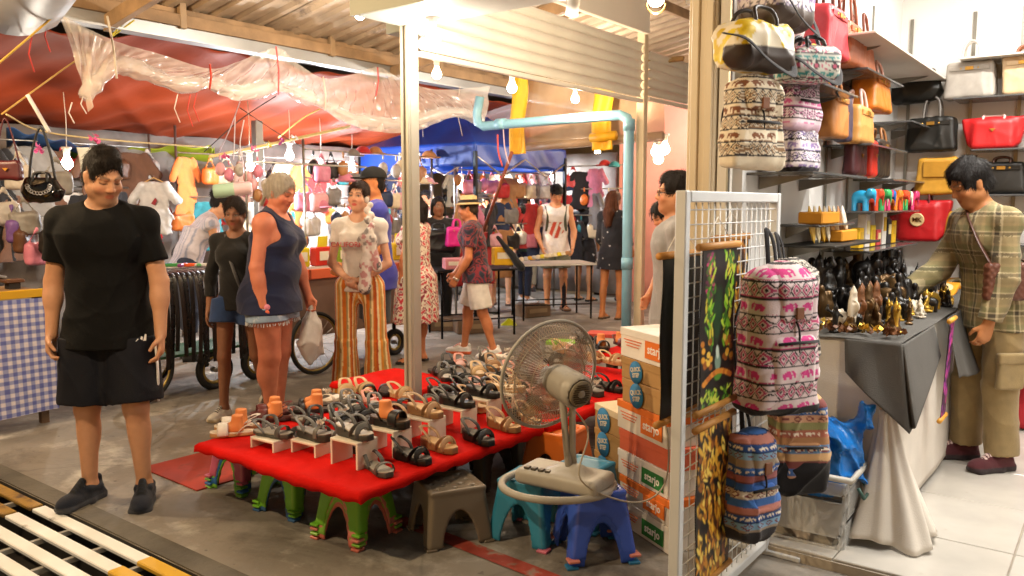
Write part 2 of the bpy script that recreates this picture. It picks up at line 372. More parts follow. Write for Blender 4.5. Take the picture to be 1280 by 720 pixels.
g = MB(); g.box((-4.5, -1.70, .004), (20, .11, .008)); tag(g.build('kerb_strip', mat('kerb_concrete', (.10, .088, .07), rough=.8, var=.35, vscale=3, bump=.4, bscale=40), None, P1, (0, 0, SA)), 'worn cement strip along the drain', 'kerb', kind='structure')
g = MB(); a_, b_ = G(498, 650), G(735, 742); w_ = (b_ - a_).cross(Vector((0, 0, 1))).normalized() * .045
g.add([tuple(a_ - w_), tuple(b_ - w_), tuple(b_ + w_), tuple(a_ + w_)], [(0, 1, 2, 3)]); tag(g.build('painted_line', mat('worn_red_paint', (.34, .05, .03), rough=.7, var=.3, vscale=9, wear=((.24, .20, .16), 9, .5)), None, (0, 0, .004)), 'worn red line painted on the concrete', 'marking', kind='structure')
paintw = lambda n, c, dirt=(.16, .13, .10), th=.62: mat(n, c, rough=.5, var=.1, vscale=4, bump=.06, bscale=50, wear=(dirt, 7, th))
GW, GY = paintw('white_grate_paint', (.74, .73, .70)), paintw('yellow_grate_paint', (.62, .36, .035))
GYO = paintw('old_yellow_paint', (.30, .17, .03), (.08, .05, .03), .5)
def grating(v0, v1, mbar, label, yend=None):
    t = thing('drain_grating', label, 'grating', S(-2.25, v0), SA, 'drain gratings set along the aisle')
    L = v1 - v0
    bar = MB().box((L / 2, 0, -.010), (L, .066, .02), bev=.004).mesh('bar')
    for k in range(8):
        o = link('bar', bar, mbar, t, (0, .445 - .125 * k, .0 if k % 3 else -.004))
        if yend: MB().box((L - yend / 2 + .001, 0, -.0097), (yend, .069, .0232), bev=.005).build('painted_bar_end', GY, o)
    rod = MB().box((0, 0, 0), (.022, .95, .022)).mesh('cross_rod')
    for k in range(int(L / .32)): link('cross_rod', rod, C('8f8a82', 'paint'), t, (.38 + .32 * k - (.0 if yend else .1), .01, -.032))
    return t
grating(-.885, .46, GW, 'white painted drain grating with bright yellow bar ends', .34)
grating(-2.35, -.91, GYO, 'dull worn yellow drain grating in the concrete floor')
grating(.475, 1.9, GYO, 'worn yellow drain grating past the white one')
# ---- steel posts, shutter boxes and shutters of the shoe shop
alu = mat('aluminium_post', (.50, .47, .40), rough=.38, metal=.35, var=.08, vscale=2, bump=.03, bscale=30)
cream = mat('cream_steel', (.62, .53, .38), rough=.45, var=.1, vscale=2, bump=.04, bscale=20, wear=((.35, .25, .15), 6, .68))
def post(u, v, h, w, d, m, label, group=None, rib=True):
    t = thing('steel_post', label, 'post', S(u, v), SA, group)
    MB().box((0, 0, h / 2), (w, d, h), bev=.006).build('column', m, t)
    for x in ((-w * .28, w * .28) if rib else ()):
        MB().box((x, -d / 2 - .006, h / 2 + .01), (w * .3, .016, h - .02), bev=.004).build('guide_rail', m, t)
        MB().box((-w / 2 - .006, x * d / w, h / 2 + .01), (.016, d * .3, h - .02), bev=.004).build('guide_rail', m, t)
    MB().box((0, 0, .006), (w + .06, d + .06, .012), bev=.003).build('base_plate', m, t)
    return t
post(0, 0, 2.58, .075, .075, alu, 'pale steel corner post rising through the shoe tables')
post(2.87, 0, 3.2, .075, .07, cream, 'cream steel post with rusty hinge marks beside the blue pipe', rib=False)
post(0, 1.86, 3.3, .12, .10, cream, 'wide cream steel post between shoe shop and bag shop')
fas = mat('fascia_paint', (.36, .37, .30), rough=.45, var=.06, vscale=2, bump=.03, bscale=15)
whp = mat('white_paint', (.74, .71, .65), rough=.6, var=.05, vscale=2, bump=.05, bscale=60)
t = thing('shutter_box', 'grey green shutter housing box above the shop opening', 'shutter box', S(0, 0, 2.56), SA)
g = MB(); g.box((.98, -.385, .22), (2.1, .02, .46)); g.build('front_panel', fas, t)
g = MB(); g.box((1.0, -.175, -.004), (2.06, .40, .012)); g.build('soffit', mat('soffit_paint', (.60, .60, .54), rough=.42, var=.04), t)
g = MB(); g.box((-.062, -.18, .22), (.02, .40, .44)); g.build('end_panel', fas, t)
t = thing('shutter_box', 'short grey end of the side shutter housing beside the corner post', 'shutter box', S(0, 0, 2.52), SA)
g = MB(); g.box((-.09, .16, .1), (.13, .40, .20), bev=.004); g.build('end_panel', fas, t)
def slat_mesh(L):
    g = MB(); pr = [(-.026, .0), (-.008, .008), (.006, .026), (.011, .05), (.006, .074), (-.008, .091), (-.026, .099)]
    n = len(pr); v = []; f = []
    for x in (0, L):
        v += [(-p, x, z) for p, z in pr]
    f = [(i, i + 1, n + i + 1, n + i) for i in range(n - 1)]
    g.add(v, f, smooth=True); return g
def shutter(u0, u1, v, z0, n, m, label, dz=.076):
    t = thing('roller_shutter', label, 'shutter', S(u0, v, z0), SA, 'half lowered roller shutters')
    me = slat_mesh(u1 - u0).mesh('slat')
    for k in range(n):
        o = link('slat', me, m, t, (0, 0, k * dz)); o.scale = (1, 1, dz / .099)
    MB().box((0, (u1 - u0) / 2, -.018), (.035, u1 - u0, .036), bev=.006).build('bottom_rail', m, t)
    return t
shm = mat('shutter_paint', (.76, .73, .65), rough=.42, var=.06, vscale=3, bump=.03, wear=((.40, .32, .2), 9, .74))
shutter(.06, 2.82, .02, 2.42, 6, shm, 'cream slatted roller shutter half lowered beside the corner post')
shutter(2.93, 6.0, .02, 2.45, 5, shm, 'cream slatted roller shutter beyond the blue pipe')
tag(MB().box((0, 0, 0), (.05, 2.6, .42), bev=.004).build('bulkhead_board', whp, None, S(1.55, .05, 3.17), (0, 0, SA)), 'white bulkhead board above the side shutter', 'board')
tag(MB().box((0, 0, 0), (.05, 3.0, .5), bev=.004).build('bulkhead_board', whp, None, S(4.5, .35, 3.45), (0, 0, SA)), 'white bulkhead board past the cream post', 'board')
tag(MB().box((.9, 0.2, 3.40), (2.3, 1.2, .03)).build('ceiling_board', whp, None, S(0, .2, 0), (0, 0, SA)), 'white ceiling board above the shoe shop front', 'ceiling')
tag(MB().box((1.2, 3.6, 3.55), (1.3, 5.6, .03)).build('ceiling_board', whp, None, S(0, .2, 0), (0, 0, SA)), 'white ceiling panel deep inside the shoe shop', 'ceiling')
# ---- the bag shop: tiled floor, walls, ceiling
t = tag(MB().box((1.7, 1.45, .020), (3.4, 3.2, .04)).build('shop_floor', mat('floor_grout', (.42, .36, .28), rough=.8, var=.2), None, S(0, 1.86), (0, 0, SA)), 'raised shop floor of large white tiles', 'floor', kind='structure')
tm = mat('floor_tile', (.52, .485, .43), rough=.24, var=.09, vscale=3.5, bump=.03, bscale=8, coat=.15, wear=((.44, .38, .30), 2.6, .64))
tile = MB().box((0, 0, 0), (.594, .594, .012), bev=.003).mesh('tile')
hal = MB().box((0, 0, 0), (.594, .494, .012), bev=.003).mesh('tile')
for i in range(6):
    for j in range(6):
        if j == 0: link('tile', hal, tm, t, (.37 + .6 * i - .0, .107, .0465))
        else: link('tile', tile, tm, t, (.37 + .6 * i, .66 + .6 * (j - 1), .0465 + random.uniform(-.0006, .0006)))
wallm = mat('shop_wall_paint', (.74, .73, .71), rough=.65, var=.05, vscale=1.5, bump=.05, bscale=90)
tag(MB().box((.045, 1.56, 1.65), (.09, 3.0, 3.3)).build('shop_wall', wallm, None, S(0, 1.925), (0, 0, SA)), 'white side wall carrying the patterned bags', 'wall')
tag(MB().box((1.7, 3.1, 1.65), (3.5, .08, 3.3)).build('shop_wall', wallm, None, S(0, 1.925), (0, 0, SA)), 'white back wall behind the leather handbags', 'wall')
tag(MB().box((3.45, 1.3, 1.65), (.08, 3.5, 3.3)).build('shop_wall', wallm, None, S(0, 1.925), (0, 0, SA)), 'white wall closing the bag shop opposite the shelves', 'wall')
tag(MB().box((1.7, 1.25, 3.32), (3.5, 3.8, .04)).build('shop_ceiling', whp, None, S(0, 1.925), (0, 0, SA)), 'white ceiling of the bag shop', 'ceiling')
tag(MB().box((.0, .0, 1.6), (.055, .05, 3.2), bev=.004).build('door_jamb', whp, None, S(-.0, 1.955), (0, 0, SA)), 'white jamb strip beside the wide cream post', 'jamb')
# ---- shed roof of corrugated sheets, purlins and beams above the lane
rust = mat('roof_sheet', (.40, .30, .20), rough=.6, metal=.15, var=.28, vscale=2.5, bump=.1, wear=((.16, .12, .09), 3, .58))
steel = mat('galvanised_beam', (.42, .43, .44), rough=.48, metal=.7, var=.15, vscale=2, bump=.03)
woodb = mat('old_timber', (.30, .19, .10), rough=.7, var=.3, vscale=5, bump=.2, bscale=30)
t = thing('shed_roof', 'corrugated metal shed roof on timber purlins over the lane', 'roof', S(0, -3.1, 3.12), SA)
sl = math.atan2(.95, 5.4)
def corr(a, b, w, L, n=8):
    k = a * n; fr = k - np.floor(k); h = np.clip(np.abs(fr - .5) * 8 - 1, 0, 1) * .035
    return (b * L, a * w, h + b * L * math.tan(sl))
sheet = MB().grid(lambda a, b: corr(a, b, 1.78, 5.6), 129, 2, smooth=False).mesh('roof_sheet')
for k in range(8): link('roof_sheet', sheet, rust, t, (-.1, -2.2 + 1.75 * k, .012 * (k % 2)))
for j in range(5):
    x = .05 + 1.3 * j; MB().box((x, 4, x * math.tan(sl) - .075), (.05, 13.4, .10), bev=.004).build('purlin', woodb, t)
for k in range(4): MB().box((2.7, -.2 + 3.1 * k, 2.7 * math.tan(sl) - .19), (5.5, .06, .12), rot=Euler((0, -sl, 0)), bev=.004).build('rafter', woodb, t)
t = thing('eaves_beam', 'shiny galvanised steel beam under the shed eaves', 'beam', S(0, -3.1, 2.98), SA)
MB().box((0, 3, .0), (.07, 15, .15), bev=.006).build('web', steel, t); MB().box((.04, 3, -.085), (.15, 15, .016)).build('lower_flange', steel, t); MB().box((-.02, 3, .13), (.09, 15, .10), bev=.005).build('timber_plate', woodb, t)
for k in range(6): MB().box((.055, -1.2 + 1.62 * k, .18), (.05, .06, .34), bev=.004).build('bracket', C('9a8060', 'paint'), t)
t = thing('gutter_tray', 'bent shiny metal gutter tray above the red tarpaulin', 'gutter', W(40, 22, 5.2), R(-52))
MB().grid(lambda a, b: (-.7 + 2.0 * a, -.3 + .55 * b, .10 * (2 * b - 1) ** 2 + .12 * a), 8, 8).build('tray', steel, t, thick=.004)
# ---- the side of the hall far behind
far = mat('far_wall', (.62, .56, .50), rough=.8, var=.25, vscale=.8)  # wall colour lightened to stand in for bright haze far behind
tag(MB().box((0, 0, 2.4), (46, .2, 4.8)).build('hall_wall', far, None, S(17, 0, 0), (0, 0, SA)), 'wall paled like bright haze closing the market hall far behind', 'wall')
tag(MB().box((0, 0, 2.4), (.2, 34, 4.8)).build('hall_wall', far, None, S(6, -13, 0), (0, 0, SA)), 'side wall paled like bright haze behind the red tarpaulin stalls', 'wall')
tag(MB().box((0, 0, 0), (14, 17, .1)).build('hall_ceiling', mat('hall_ceiling', (.12, .10, .085), rough=.8, var=.2), None, S(9.5, -7.6, 4.0), (0, 0, SA)), 'dark hall ceiling beyond the tarpaulin', 'ceiling')
tag(MB().box((0, 0, 0), (12, 12.5, .1)).build('hall_ceiling', mat('plank_ceiling', (.42, .27, .14), rough=.7, var=.2, stretch=(1, 14, 1), vscale=2), None, S(11.9, 6.0, 3.4), (0, 0, SA)), 'warm brown ceiling over the far shops', 'ceiling')
# ---- lamps: each bulb is an object with its own light
def lamp_light(loc, power, col, rad=.04):
    l = bpy.data.lights.new('bulb_light', 'POINT'); l.energy = power; l.color = col; l.shadow_soft_size = rad
    o = bpy.data.objects.new('bulb_light', l); COL.objects.link(o); o.location = loc; return o
WARM, COOL, NEUT = (1, .74, .44), (.88, .95, 1), (1, .89, .74)
def bulb(loc, label, power, col=WARM, r=.036, holder=True, drop=.09, group='bare light bulbs', wire=0.0, estr=30):
    t = thing('light_bulb', label, 'light bulb', loc, 0, group)
    em = mat('bulb_glow_%d%d%d' % tuple(int(c * 99) for c in col), col, rough=.3, var=0, emit=col, estr=estr)
    MB().lathe([(0.0, -r), (r * .5, -r * .87), (r * .87, -r * .5), (r, 0), (r * .9, r * .45), (r * .55, r * 1.1), (r * .42, r * 1.6)], 14).build('glass', em, t)
    MB().lathe([(r * .42, r * 1.55), (r * .55, r * 1.6), (r * .6, r * 2.6), (r * .9, r * 2.8), (r * .9, r * 3.1), (0, r * 3.1)], 12).build('holder', whp, t)
    if wire: MB().tube([(0, 0, r * 3), (.01, 0, r * 3 + wire * .5), (0, 0, r * 3 + wire)], .004, 5).build('wire', C('d8d0c0', 'plastic'), t)
    l = lamp_light((0, 0, 0), power, col); l.parent = t; l.location = (0, 0, -drop); return t
bulb(W(541, 50, 4.66), 'lit white bulb hanging below the shutter box', 13, NEUT, .042, wire=.06)
bulb(W(546, 93, 6.1), 'lit warm bulb behind the corner post', 12, WARM, .036, wire=.25)
bulb(W(640, 110, 6.9), 'lit warm bulb in front of the yellow banner', 20, WARM, .042, wire=.2)
bulb(W(719, 124, 7.3), 'lit warm bulb between the two yellow banners', 30, WARM, .036, wire=.2)
t = thing('spot_lamp', 'white cylinder spot lamp on the soffit', 'spot lamp', W(716, 8, 4.75), R(20))
MB().lathe([(0, .1), (.035, .1), (.036, -.05), (.03, -.052)], 16, M=Euler((R(18), 0, 0)).to_matrix().to_4x4()).build('can', whp, t)
MB().lathe([(0, -.046), (.031, -.046)], 16, M=Euler((R(18), 0, 0)).to_matrix().to_4x4()).build('lens', mat('spot_glow', (1, .9, .7), var=0, emit=(1, .86, .6), estr=18), t)
l = lamp_light((0, 0, 0), 14, NEUT); l.parent = t; l.location = (0, .05, -.13)
t = thing('wall_lamp', 'cage ring lamp glowing under the shoe shop ceiling', 'lamp', W(820, 2, 5.2), 0)
MB().lathe([(0, -.03), (.03, -.025), (.05, .0), (.05, .03), (0, .04)], 16).build('lens', MATS['spot_glow'], t)
MB().tube(arc((0, 0, -.01), .06, math.pi, 2 * math.pi, 12), .006, 6).build('cage_ring', C('c8a060', 'metal'), t)
l = lamp_light((0, 0, 0), 14, WARM); l.parent = t; l.location = (0, 0, -.09)
def tube_lamp(loc, rz, label, power, col=COOL, L=1.2, group='tube lamps'):
    t = thing('tube_lamp', label, 'tube lamp', loc, rz, group)
    MB().box((0, 0, .05), (L + .05, .06, .05), bev=.006).build('housing', whp, t)
    MB().tube([(-L / 2, 0, 0), (L / 2, 0, 0)], .016, 10).build('tube', mat('tube_glow_%d' % int(col[2] * 99), col, var=0, emit=col, estr=9), t)
    l = bpy.data.lights.new('tube_light', 'AREA'); l.shape = 'RECTANGLE'; l.size = L; l.size_y = .05; l.energy = power; l.color = col
    o = bpy.data.objects.new('tube_light', l); COL.objects.link(o); o.parent = t; o.location = (0, 0, -.025); return t
SHOPW = (1, .96, .89)
tube_lamp(S(.7, 3.3, 3.2), SA, 'white tube lamp over the bag shop entrance', 54, SHOPW, group='tube lamps on the bag shop ceiling')
tube_lamp(S(2.0, 3.3, 3.2), SA, 'white tube lamp near the back wall of the bag shop', 56, SHOPW, group='tube lamps on the bag shop ceiling')
tube_lamp(S(-.2, 4.6, 3.2), SA, 'white tube lamp opposite the patterned bags', 40, SHOPW, group='tube lamps on the bag shop ceiling')
# ---- lamps of the stalls in the lane and beyond, and added fill bulbs
for (px, py, d, pw, cl, lb) in ((312, 208, 8.4, 30, COOL, 'lit white bulb among the pink hanging bags'), (362, 195, 9.6, 30, COOL, 'lit white bulb above the goods racks'), (401, 214, 10.2, 30, COOL, 'lit white bulb on a long wire over the racks'),
                                (529, 222, 10.9, 26, COOL, 'lit white bulb under the blue canopy'), (577, 232, 10.9, 24, WARM, 'lit warm bulb under the blue canopy'), (649, 231, 13.2, 34, COOL, 'lit white bulb behind the dark haired women'),
                                (84, 205, 7.6, 12, NEUT, 'lit bulb behind the hanging handbags'), (747, 190, 14.5, 26, WARM, 'small lit bulb on the brown ceiling'), (440, 208, 11.6, 26, COOL, 'added white fill bulb beside the lettered canopy'), (508, 214, 12.2, 26, COOL, 'added white fill bulb deep under the canopy'), (690, 222, 13.4, 26, COOL, 'added white fill bulb over the man in the vest')):  # last three bulbs are added to brighten the space under the canopy
    bulb(W(px, py, d), lb, pw * 2.2, cl, .05, wire=.5)
for i, (px, py) in enumerate(((820, 190), (831, 187), (823, 199))): bulb(W(px, py, 11.5), 'round white lamp of the cluster on the pink wall', 10, WARM, .07, group='cluster of round lamps on the pink wall')
bulb(S(1.0, -1.5, 3.0), 'added fill bulb under the shed roof over the lane', 60, NEUT, .04, wire=.3)  # added bulb that brightens the lane
bulb(S(4.2, -1.6, 3.0), 'added fill bulb under the shed roof deeper in the lane', 60, NEUT, .04, wire=.3)  # second added lane bulb, put in for brightness
bulb(S(7.6, -1.2, 2.75), 'added fill bulb before the far shop front', 60, NEUT, .045, wire=.4)  # added to lift the dark stretch before the far shop
bulb(S(7.9, 1.6, 2.8), 'added fill bulb near the salmon pink wall', 60, WARM, .045, wire=.4)  # added likewise, brightens the ceiling and wall nearby
bulb(S(-2.6, -2.2, 2.9), 'added unseen fill bulb above the drain gratings', 185, WARM, .04, wire=.3)  # added out of view to light the foreground floor and people
bulb(S(-3.2, .6, 2.9), 'added unseen fill bulb facing the shoe shop', 185, WARM, .04, wire=.3)  # another added bulb out of view, front light for the foreground
# ================================================================ people
def _n(v): v = np.array(v, float); return v / np.linalg.norm(v)
def rot3(ax, deg): return np.array(Matrix.Rotation(R(deg), 3, ax))
def _cone(s, a, b, ra, rb, k=.02, flat=1.0, lo=0.0, hi=1.0):
    """straight tapered tube with flat ends"""
    a = np.array(a, float); b = np.array(b, float); mr = max(ra, rb)
    sl, q = s.blk(np.minimum(a, b) - mr, np.maximum(a, b) + mr, k + 3 * s.res)
    if sl is None: return
    ba = b - a; L = np.linalg.norm(ba); w = ba / L; px, py, pz = q[0] - a[0], q[1] - a[1], q[2] - a[2]
    h = px * w[0] + py * w[1] + pz * w[2]; t = np.clip(h / L, 0, 1)
    rad = np.sqrt(np.maximum((px - h * w[0]) ** 2 + (py - h * w[1]) ** 2 + (pz - h * w[2]) ** 2, 1e-12)) - (ra + (rb - ra) * t)
    s.comb(sl, np.maximum(np.maximum(rad, -h), h - L), k, 'add')
def _loft(s, o, A, secs, k=.02, top=True):
    """stacked ellipses in a frame: secs = [(z, cx, cy, rx, ry)] from low to high"""
    o = np.array(o, float); A = np.array(A); S_ = np.array(secs, float); z0, z1 = S_[0, 0], S_[-1, 0]
    m = max(S_[:, 3].max() + np.abs(S_[:, 1]).max(), S_[:, 4].max() + np.abs(S_[:, 2]).max()); e0 = o + A[:, 2] * z0; e1 = o + A[:, 2] * z1
    sl, q = s.blk(np.minimum(e0, e1) - m, np.maximum(e0, e1) + m, k + 3 * s.res)
    if sl is None: return
    x, y, z = q[0] - o[0], q[1] - o[1], q[2] - o[2]
    x, y, z = (A[0, 0] * x + A[1, 0] * y + A[2, 0] * z, A[0, 1] * x + A[1, 1] * y + A[2, 1] * z, A[0, 2] * x + A[1, 2] * y + A[2, 2] * z)
    f = lambda j: np.interp(z, S_[:, 0], S_[:, j]).astype(np.float32)
    rx, ry = f(3), f(4); d = (np.sqrt(((x - f(1)) / rx) ** 2 + ((y - f(2)) / ry) ** 2) - 1) * np.minimum(rx, ry)
    s.comb(sl, np.maximum(np.maximum(d, z0 - z), z - z1), k, 'add')
def fold_fn(amp, seed=0, fx=1.0):
    r = np.random.default_rng(seed); p = r.uniform(0, 6.28, 9)
    def fn(X, Y, Z):
        w = np.sin(9 * X + 7 * Y + p[0]) * .8 + np.sin(5 * Z + p[1]) * .7
        rd = lambda q, e: (1 - np.abs(np.sin(q))) ** e
        return -amp * (1.0 * rd(5.5 * Z * fx + 8 * X + 4 * Y + 1.5 * w + p[2], 3) + .8 * rd(12 * X - 6 * Z + 9 * Y + 1.9 * w + p[3], 4) + .5 * rd(17 * Z * fx - 9 * X + 2.4 * w + p[5], 4) + .25 * np.sin(43 * (X * .5 - Y * .7 + Z * .6) + p[4] + w) - .45)
    return fn
class Person:
    def __init__(s, label, loc, face, H=1.72, g=1.0, sex='m', res=.011, skin='b98058', lean=0, side=0, twist=0, head=(0, 0, 0), arms=None, legs=None, belly=0.0,
                 bust=1.0, hip=1.0, curl=(30, 30), eyes='open', stubble=0, group=None, hand=None, lips=None, legg=1.0, headscale=1.0):
        s.root = thing('person', label, 'person', loc, R(face), group); s.H, s.g, s.sex, s.res, s.hip, s.belly, s.bust = H, g, sex, res, hip, belly, bust
        f = sex == 'f'; A = {'R': ((.16, 0, -1), (.05, .22, -1)), 'L': ((-.16, 0, -1), (-.05, .22, -1))}; A.update(arms or {})
        Lg = {'R': ((.03, .02, -1), (.0, -.04, -1), 8), 'L': ((-.03, .02, -1), (.0, -.04, -1), 8)}; Lg.update(legs or {}); s.Lg = Lg
        hw = (.058 if f else .052) * H * (hip * .5 + .5); s.J = J = {}
        for q, sg in (('R', 1), ('L', -1)):
            J['hip' + q] = np.array((sg * hw, 0, 0)); J['knee' + q] = J['hip' + q] + _n(Lg[q][0]) * .245 * H; J['ank' + q] = J['knee' + q] + _n(Lg[q][1]) * .232 * H
        dz = .045 * H - min(J['ankR'][2], J['ankL'][2])
        for k_ in J: J[k_] = J[k_] + np.array((0, 0, dz))
        s.hw = hw; s.hem = 0; s.P = P = np.array((0, 0, dz)); s.Rt = Rt = rot3('Z', twist) @ rot3('X', -lean) @ rot3('Y', side); Rh2 = rot3('Z', twist * .4) @ rot3('X', -lean * .45) @ rot3('Y', side * .5)
        s.Wc = Wc = P + Rh2 @ np.array((0, 0, .10 * H)); s.Cc = Wc + Rt @ np.array((0, 0, .12 * H)); s.Nb = Wc + Rt @ np.array((0, -.012, .222 * H))
        sw = (.094 if f else .107) * H
        for q, sg in (('R', 1), ('L', -1)):
            J['sh' + q] = Wc + Rt @ np.array((sg * sw, -.012, .177 * H)); J['el' + q] = J['sh' + q] + _n(A[q][0]) * .172 * H; J['wr' + q] = J['el' + q] + _n(A[q][1]) * .148 * H
        s.hs = hs = H / 1.75 * (.97 if f else 1.0) * headscale; s.Rh = Rh = rot3('Z', twist) @ rot3('X', -lean * .6) @ rot3('Z', head[0]) @ rot3('X', -head[1]) @ rot3('Y', head[2])
        s.Hc = s.Nb + Rt @ np.array((0, .012, .05)) * hs + Rh @ np.array((0, .008, .098)) * hs
        pts = np.array(list(J.values()) + [s.Hc]); s.lo = pts.min(0) - .24; s.hi = pts.max(0) + .24; s.lo[2] = -.03; s.hi[2] = s.Hc[2] + .2
        b = SDF(s.lo, s.hi, res); u = H / 1.75; gg = g * u; k = .045 * u
        b.ell(P + (0, -.008, .035 * u), (.158 * gg * hip, .112 * gg, .13 * u), k=k)
        b.ell(Wc, ((.128 if f else .145) * gg * (1 + belly * .3), (.098 + belly * .06) * gg, .16 * u), Rt, k=k)
        b.ell(s.Cc, ((.138 if f else .163) * gg, .108 * gg, .175 * u), Rt, k=k)
        if belly: b.ell(Wc + Rt @ np.array((0, .05 * belly * gg, -.01)), (.13 * gg, (.10 + .05 * belly) * gg, .13 * u), k=k)
        for q, sg in (('R', 1), ('L', -1)):
            b.cap(J['sh' + q] * .96 + s.Cc * .04, s.Cc + Rt @ np.array((0, -.01, .09 * u)), .055 * gg, .07 * gg, k=.04 * u); b.cap(s.Nb + Rt @ np.array((0, 0, -.005)), J['sh' + q] + Rt @ np.array((0, 0, .008)), .046 * gg, .036 * gg, k=.04 * u)
            b.ell(P + np.array((sg * .072 * gg * hip, -.055 * gg, -.02)), np.array((.088, .088, .10)) * gg, k=.05 * u)
            if f: b.ell(s.Cc + Rt @ np.array((sg * .068 * gg, .085 * gg * (.7 + .3 * bust), -.005 * u - .02 * (bust - 1))), np.array((.060, .054, .062)) * u * bust, k=.055 * u)
            else: b.ell(s.Cc + Rt @ np.array((sg * .07 * gg, .065 * gg, .03 * u)), np.array((.075, .055, .065)) * gg, k=.04 * u)
            h, kn, an = J['hip' + q], J['knee' + q], J['ank' + q]; lg = gg * legg
            b.cap(h, kn, .088 * lg, .054 * lg, k=.05 * u); b.cap(kn, an, .052 * lg, .034 * u * (.6 + .4 * legg), k=.03 * u)
            sh = _n(an - kn); bk = np.array((0, -1, 0)) - sh * (-sh[1]); b.ell(kn + (an - kn) * .3 + _n(bk) * .022 * lg, (.047 * lg, .047 * lg, .11 * u), np.array(aim(sh)), k=.03 * u)
            fy = Lg[q][2]; fd = rot3('Z', -sg * fy) @ np.array((0, 1, 0)); pit = Lg[q][3] if len(Lg[q]) > 3 else 0
            fd = fd * math.cos(R(pit)) - np.array((0, 0, 1)) * math.sin(R(pit)); J['fd' + q] = fd; nu = np.cross(np.cross(fd, (0, 0, 1)), fd); J['fu' + q] = nu; fl = .145 * u
            heel = an - fd * .03 * u - nu * .042 * u; ball = an + fd * .095 * u - nu * .052 * u; toe = an + fd * fl - nu * .058 * u
            b.cap(an, heel, .036 * u, .032 * u, k=.02); b.cap(heel, ball, .031 * u, .03 * u, k=.02); b.cap(an, ball, .033 * u, .026 * u, k=.02); b.cap(ball, toe, .03 * u, .02 * u, k=.02)
            sid = np.cross(fd, nu) * sg
            for w_ in (-.018, .018): b.cap(ball + sid * w_ * u, toe - fd * abs(w_) * .5 + sid * w_ * u, .022 * u, .017 * u, k=.012)
            S_, E_, W_ = J['sh' + q], J['el' + q], J['wr' + q]; ag = gg * (1.0 if not f else .88)
            b.ell(S_ , np.array((.052, .054, .054)) * ag, k=.03 * u); b.cap(S_, E_, .047 * ag, .04 * ag, k=.035 * u); b.cap(E_, W_, .041 * ag, .027 * u * (.7 + .3 * g), k=.02 * u)
            b.ell(E_ + (W_ - E_) * .28, (.043 * ag, .043 * ag, .075 * u), np.array(aim(W_ - E_)), k=.02)
            s._hand(b, q, sg, E_, W_, curl[0 if q == 'R' else 1], u * (.93 if f else 1.0), (hand or {}).get(q))
        b.cap(s.Nb + Rt @ np.array((0, 0, -.03)), s.Hc - Rh @ np.array((0, .01, .03)) * hs, (.047 if f else .058) * u * (.75 + .25 * g), (.045 if f else .053) * u * (.75 + .25 * g), k=.03 * u)
        b.cap(s.Nb + Rt @ np.array((0, .0, .0)), s.Nb + Rt @ np.array((0, .035, -.03)) * u, .045 * u, .04 * u, k=.03)
        s._head(b); s.skin = np.array(hexc(skin)); s.eyes, s.stubble, s.lips = eyes, stubble, lips
        s.body = b.build('body', VC('skin'), s.root, cfn=s._skincol)
    def hp(s, x, y, z): return s.Hc + s.Rh @ (np.array((x, y, z)) * s.hs)
    def _head(s, b):
        h, p, A, f = s.hs, s.hp, s.Rh, s.sex == 'f'; e = lambda c, r, k=.02, op='add': b.ell(p(*c), np.array(r) * h, A, k * h, op)
        e((0, -.012, .035), (.074, .094, .088)); e((0, .03, -.035), (.060 if f else .064, .068, .085 if f else .088), .03); e((0, .062, -.098), (.026 if f else .034, .026, .022), .03)
        for sg in (-1, 1):
            e((sg * .045, -.0, -.062), (.022 if f else .027, .045, .03), .03); e((sg * .042, .066, -.03), (.022, .02, .022), .02)
            if s.res < .013: e((sg * .031, .100, .006), (.018, .016, .012), .012, 'sub')
            if s.res < .008: e((sg * .031, .076, .005), (.0155, .0145, .0125), .003)
            e((sg * .074, -.006, -.012), (.009, .019, .031), .006); e((sg * .079, -.012, .002), (.006, .016, .018), .006)
            b.cap(p(sg * .012, .092, .026), p(sg * .05, .078, .024), .0085 * h, .007 * h, k=.012)
            e((sg * .0125, .1, -.031), (.0085, .010, .008), .007)
        b.cap(p(0, .090, .018), p(0, .108, -.026), .0075 * h, .0115 * h, k=.010); b.cap(p(-.016, .084, -.0575), p(.016, .084, -.0575), .0085 * h, k=.006); b.cap(p(-.013, .083, -.0695), p(.013, .083, -.0695), .0095 * h, k=.006)
        if s.res < .008: b.cap(p(-.02, .0965, -.0632), p(.02, .0965, -.0632), .0028 * h, k=.003, op='sub')
    def _hand(s, b, q, sg, E_, W_, curl, u, spec=None):
        d = _n(W_ - E_)
        if spec and 'dir' in spec: d = _n(spec['dir'])
        n = np.array(spec['palm'] if spec and 'palm' in spec else (-sg, 0.1, 0.0), float); n = _n(n - d * (n @ d)); th = np.array(np.cross(d, n)) * sg
        if not (spec and 'palm' in spec) and th[1] < 0: th = -th
        if spec and 'thumb' in spec and (th @ np.array(spec['thumb'])) < 0: th = -th
        M = np.stack([th, n, d], 1); b.ell(W_ + d * .045 * u, np.array((.040, .0165, .056)) * u, M, k=.015, p=2.6)
        c = R(curl)
        for i, (o, L) in enumerate(((.029, .040), (.0095, .045), (-.0105, .042), (-.029, .033))):
            r = (.0088 if s.res < .008 else .0105) * u; p0 = W_ + d * (.085 - abs(o) * .25) * u + th * o * u; cc = c * (1 + .12 * i)
            d1 = d * math.cos(cc * .6) + n * math.sin(cc * .6); d2 = d * math.cos(cc * 1.6) + n * math.sin(cc * 1.6); p1 = p0 + d1 * L * u; p2 = p1 + d2 * L * .72 * u
            b.cap(p0 - d * .02 * u, p0, r, k=.006); b.cap(p0, p1, r, r * .95, k=.004); b.cap(p1, p2, r * .95, r * .8, k=.003)
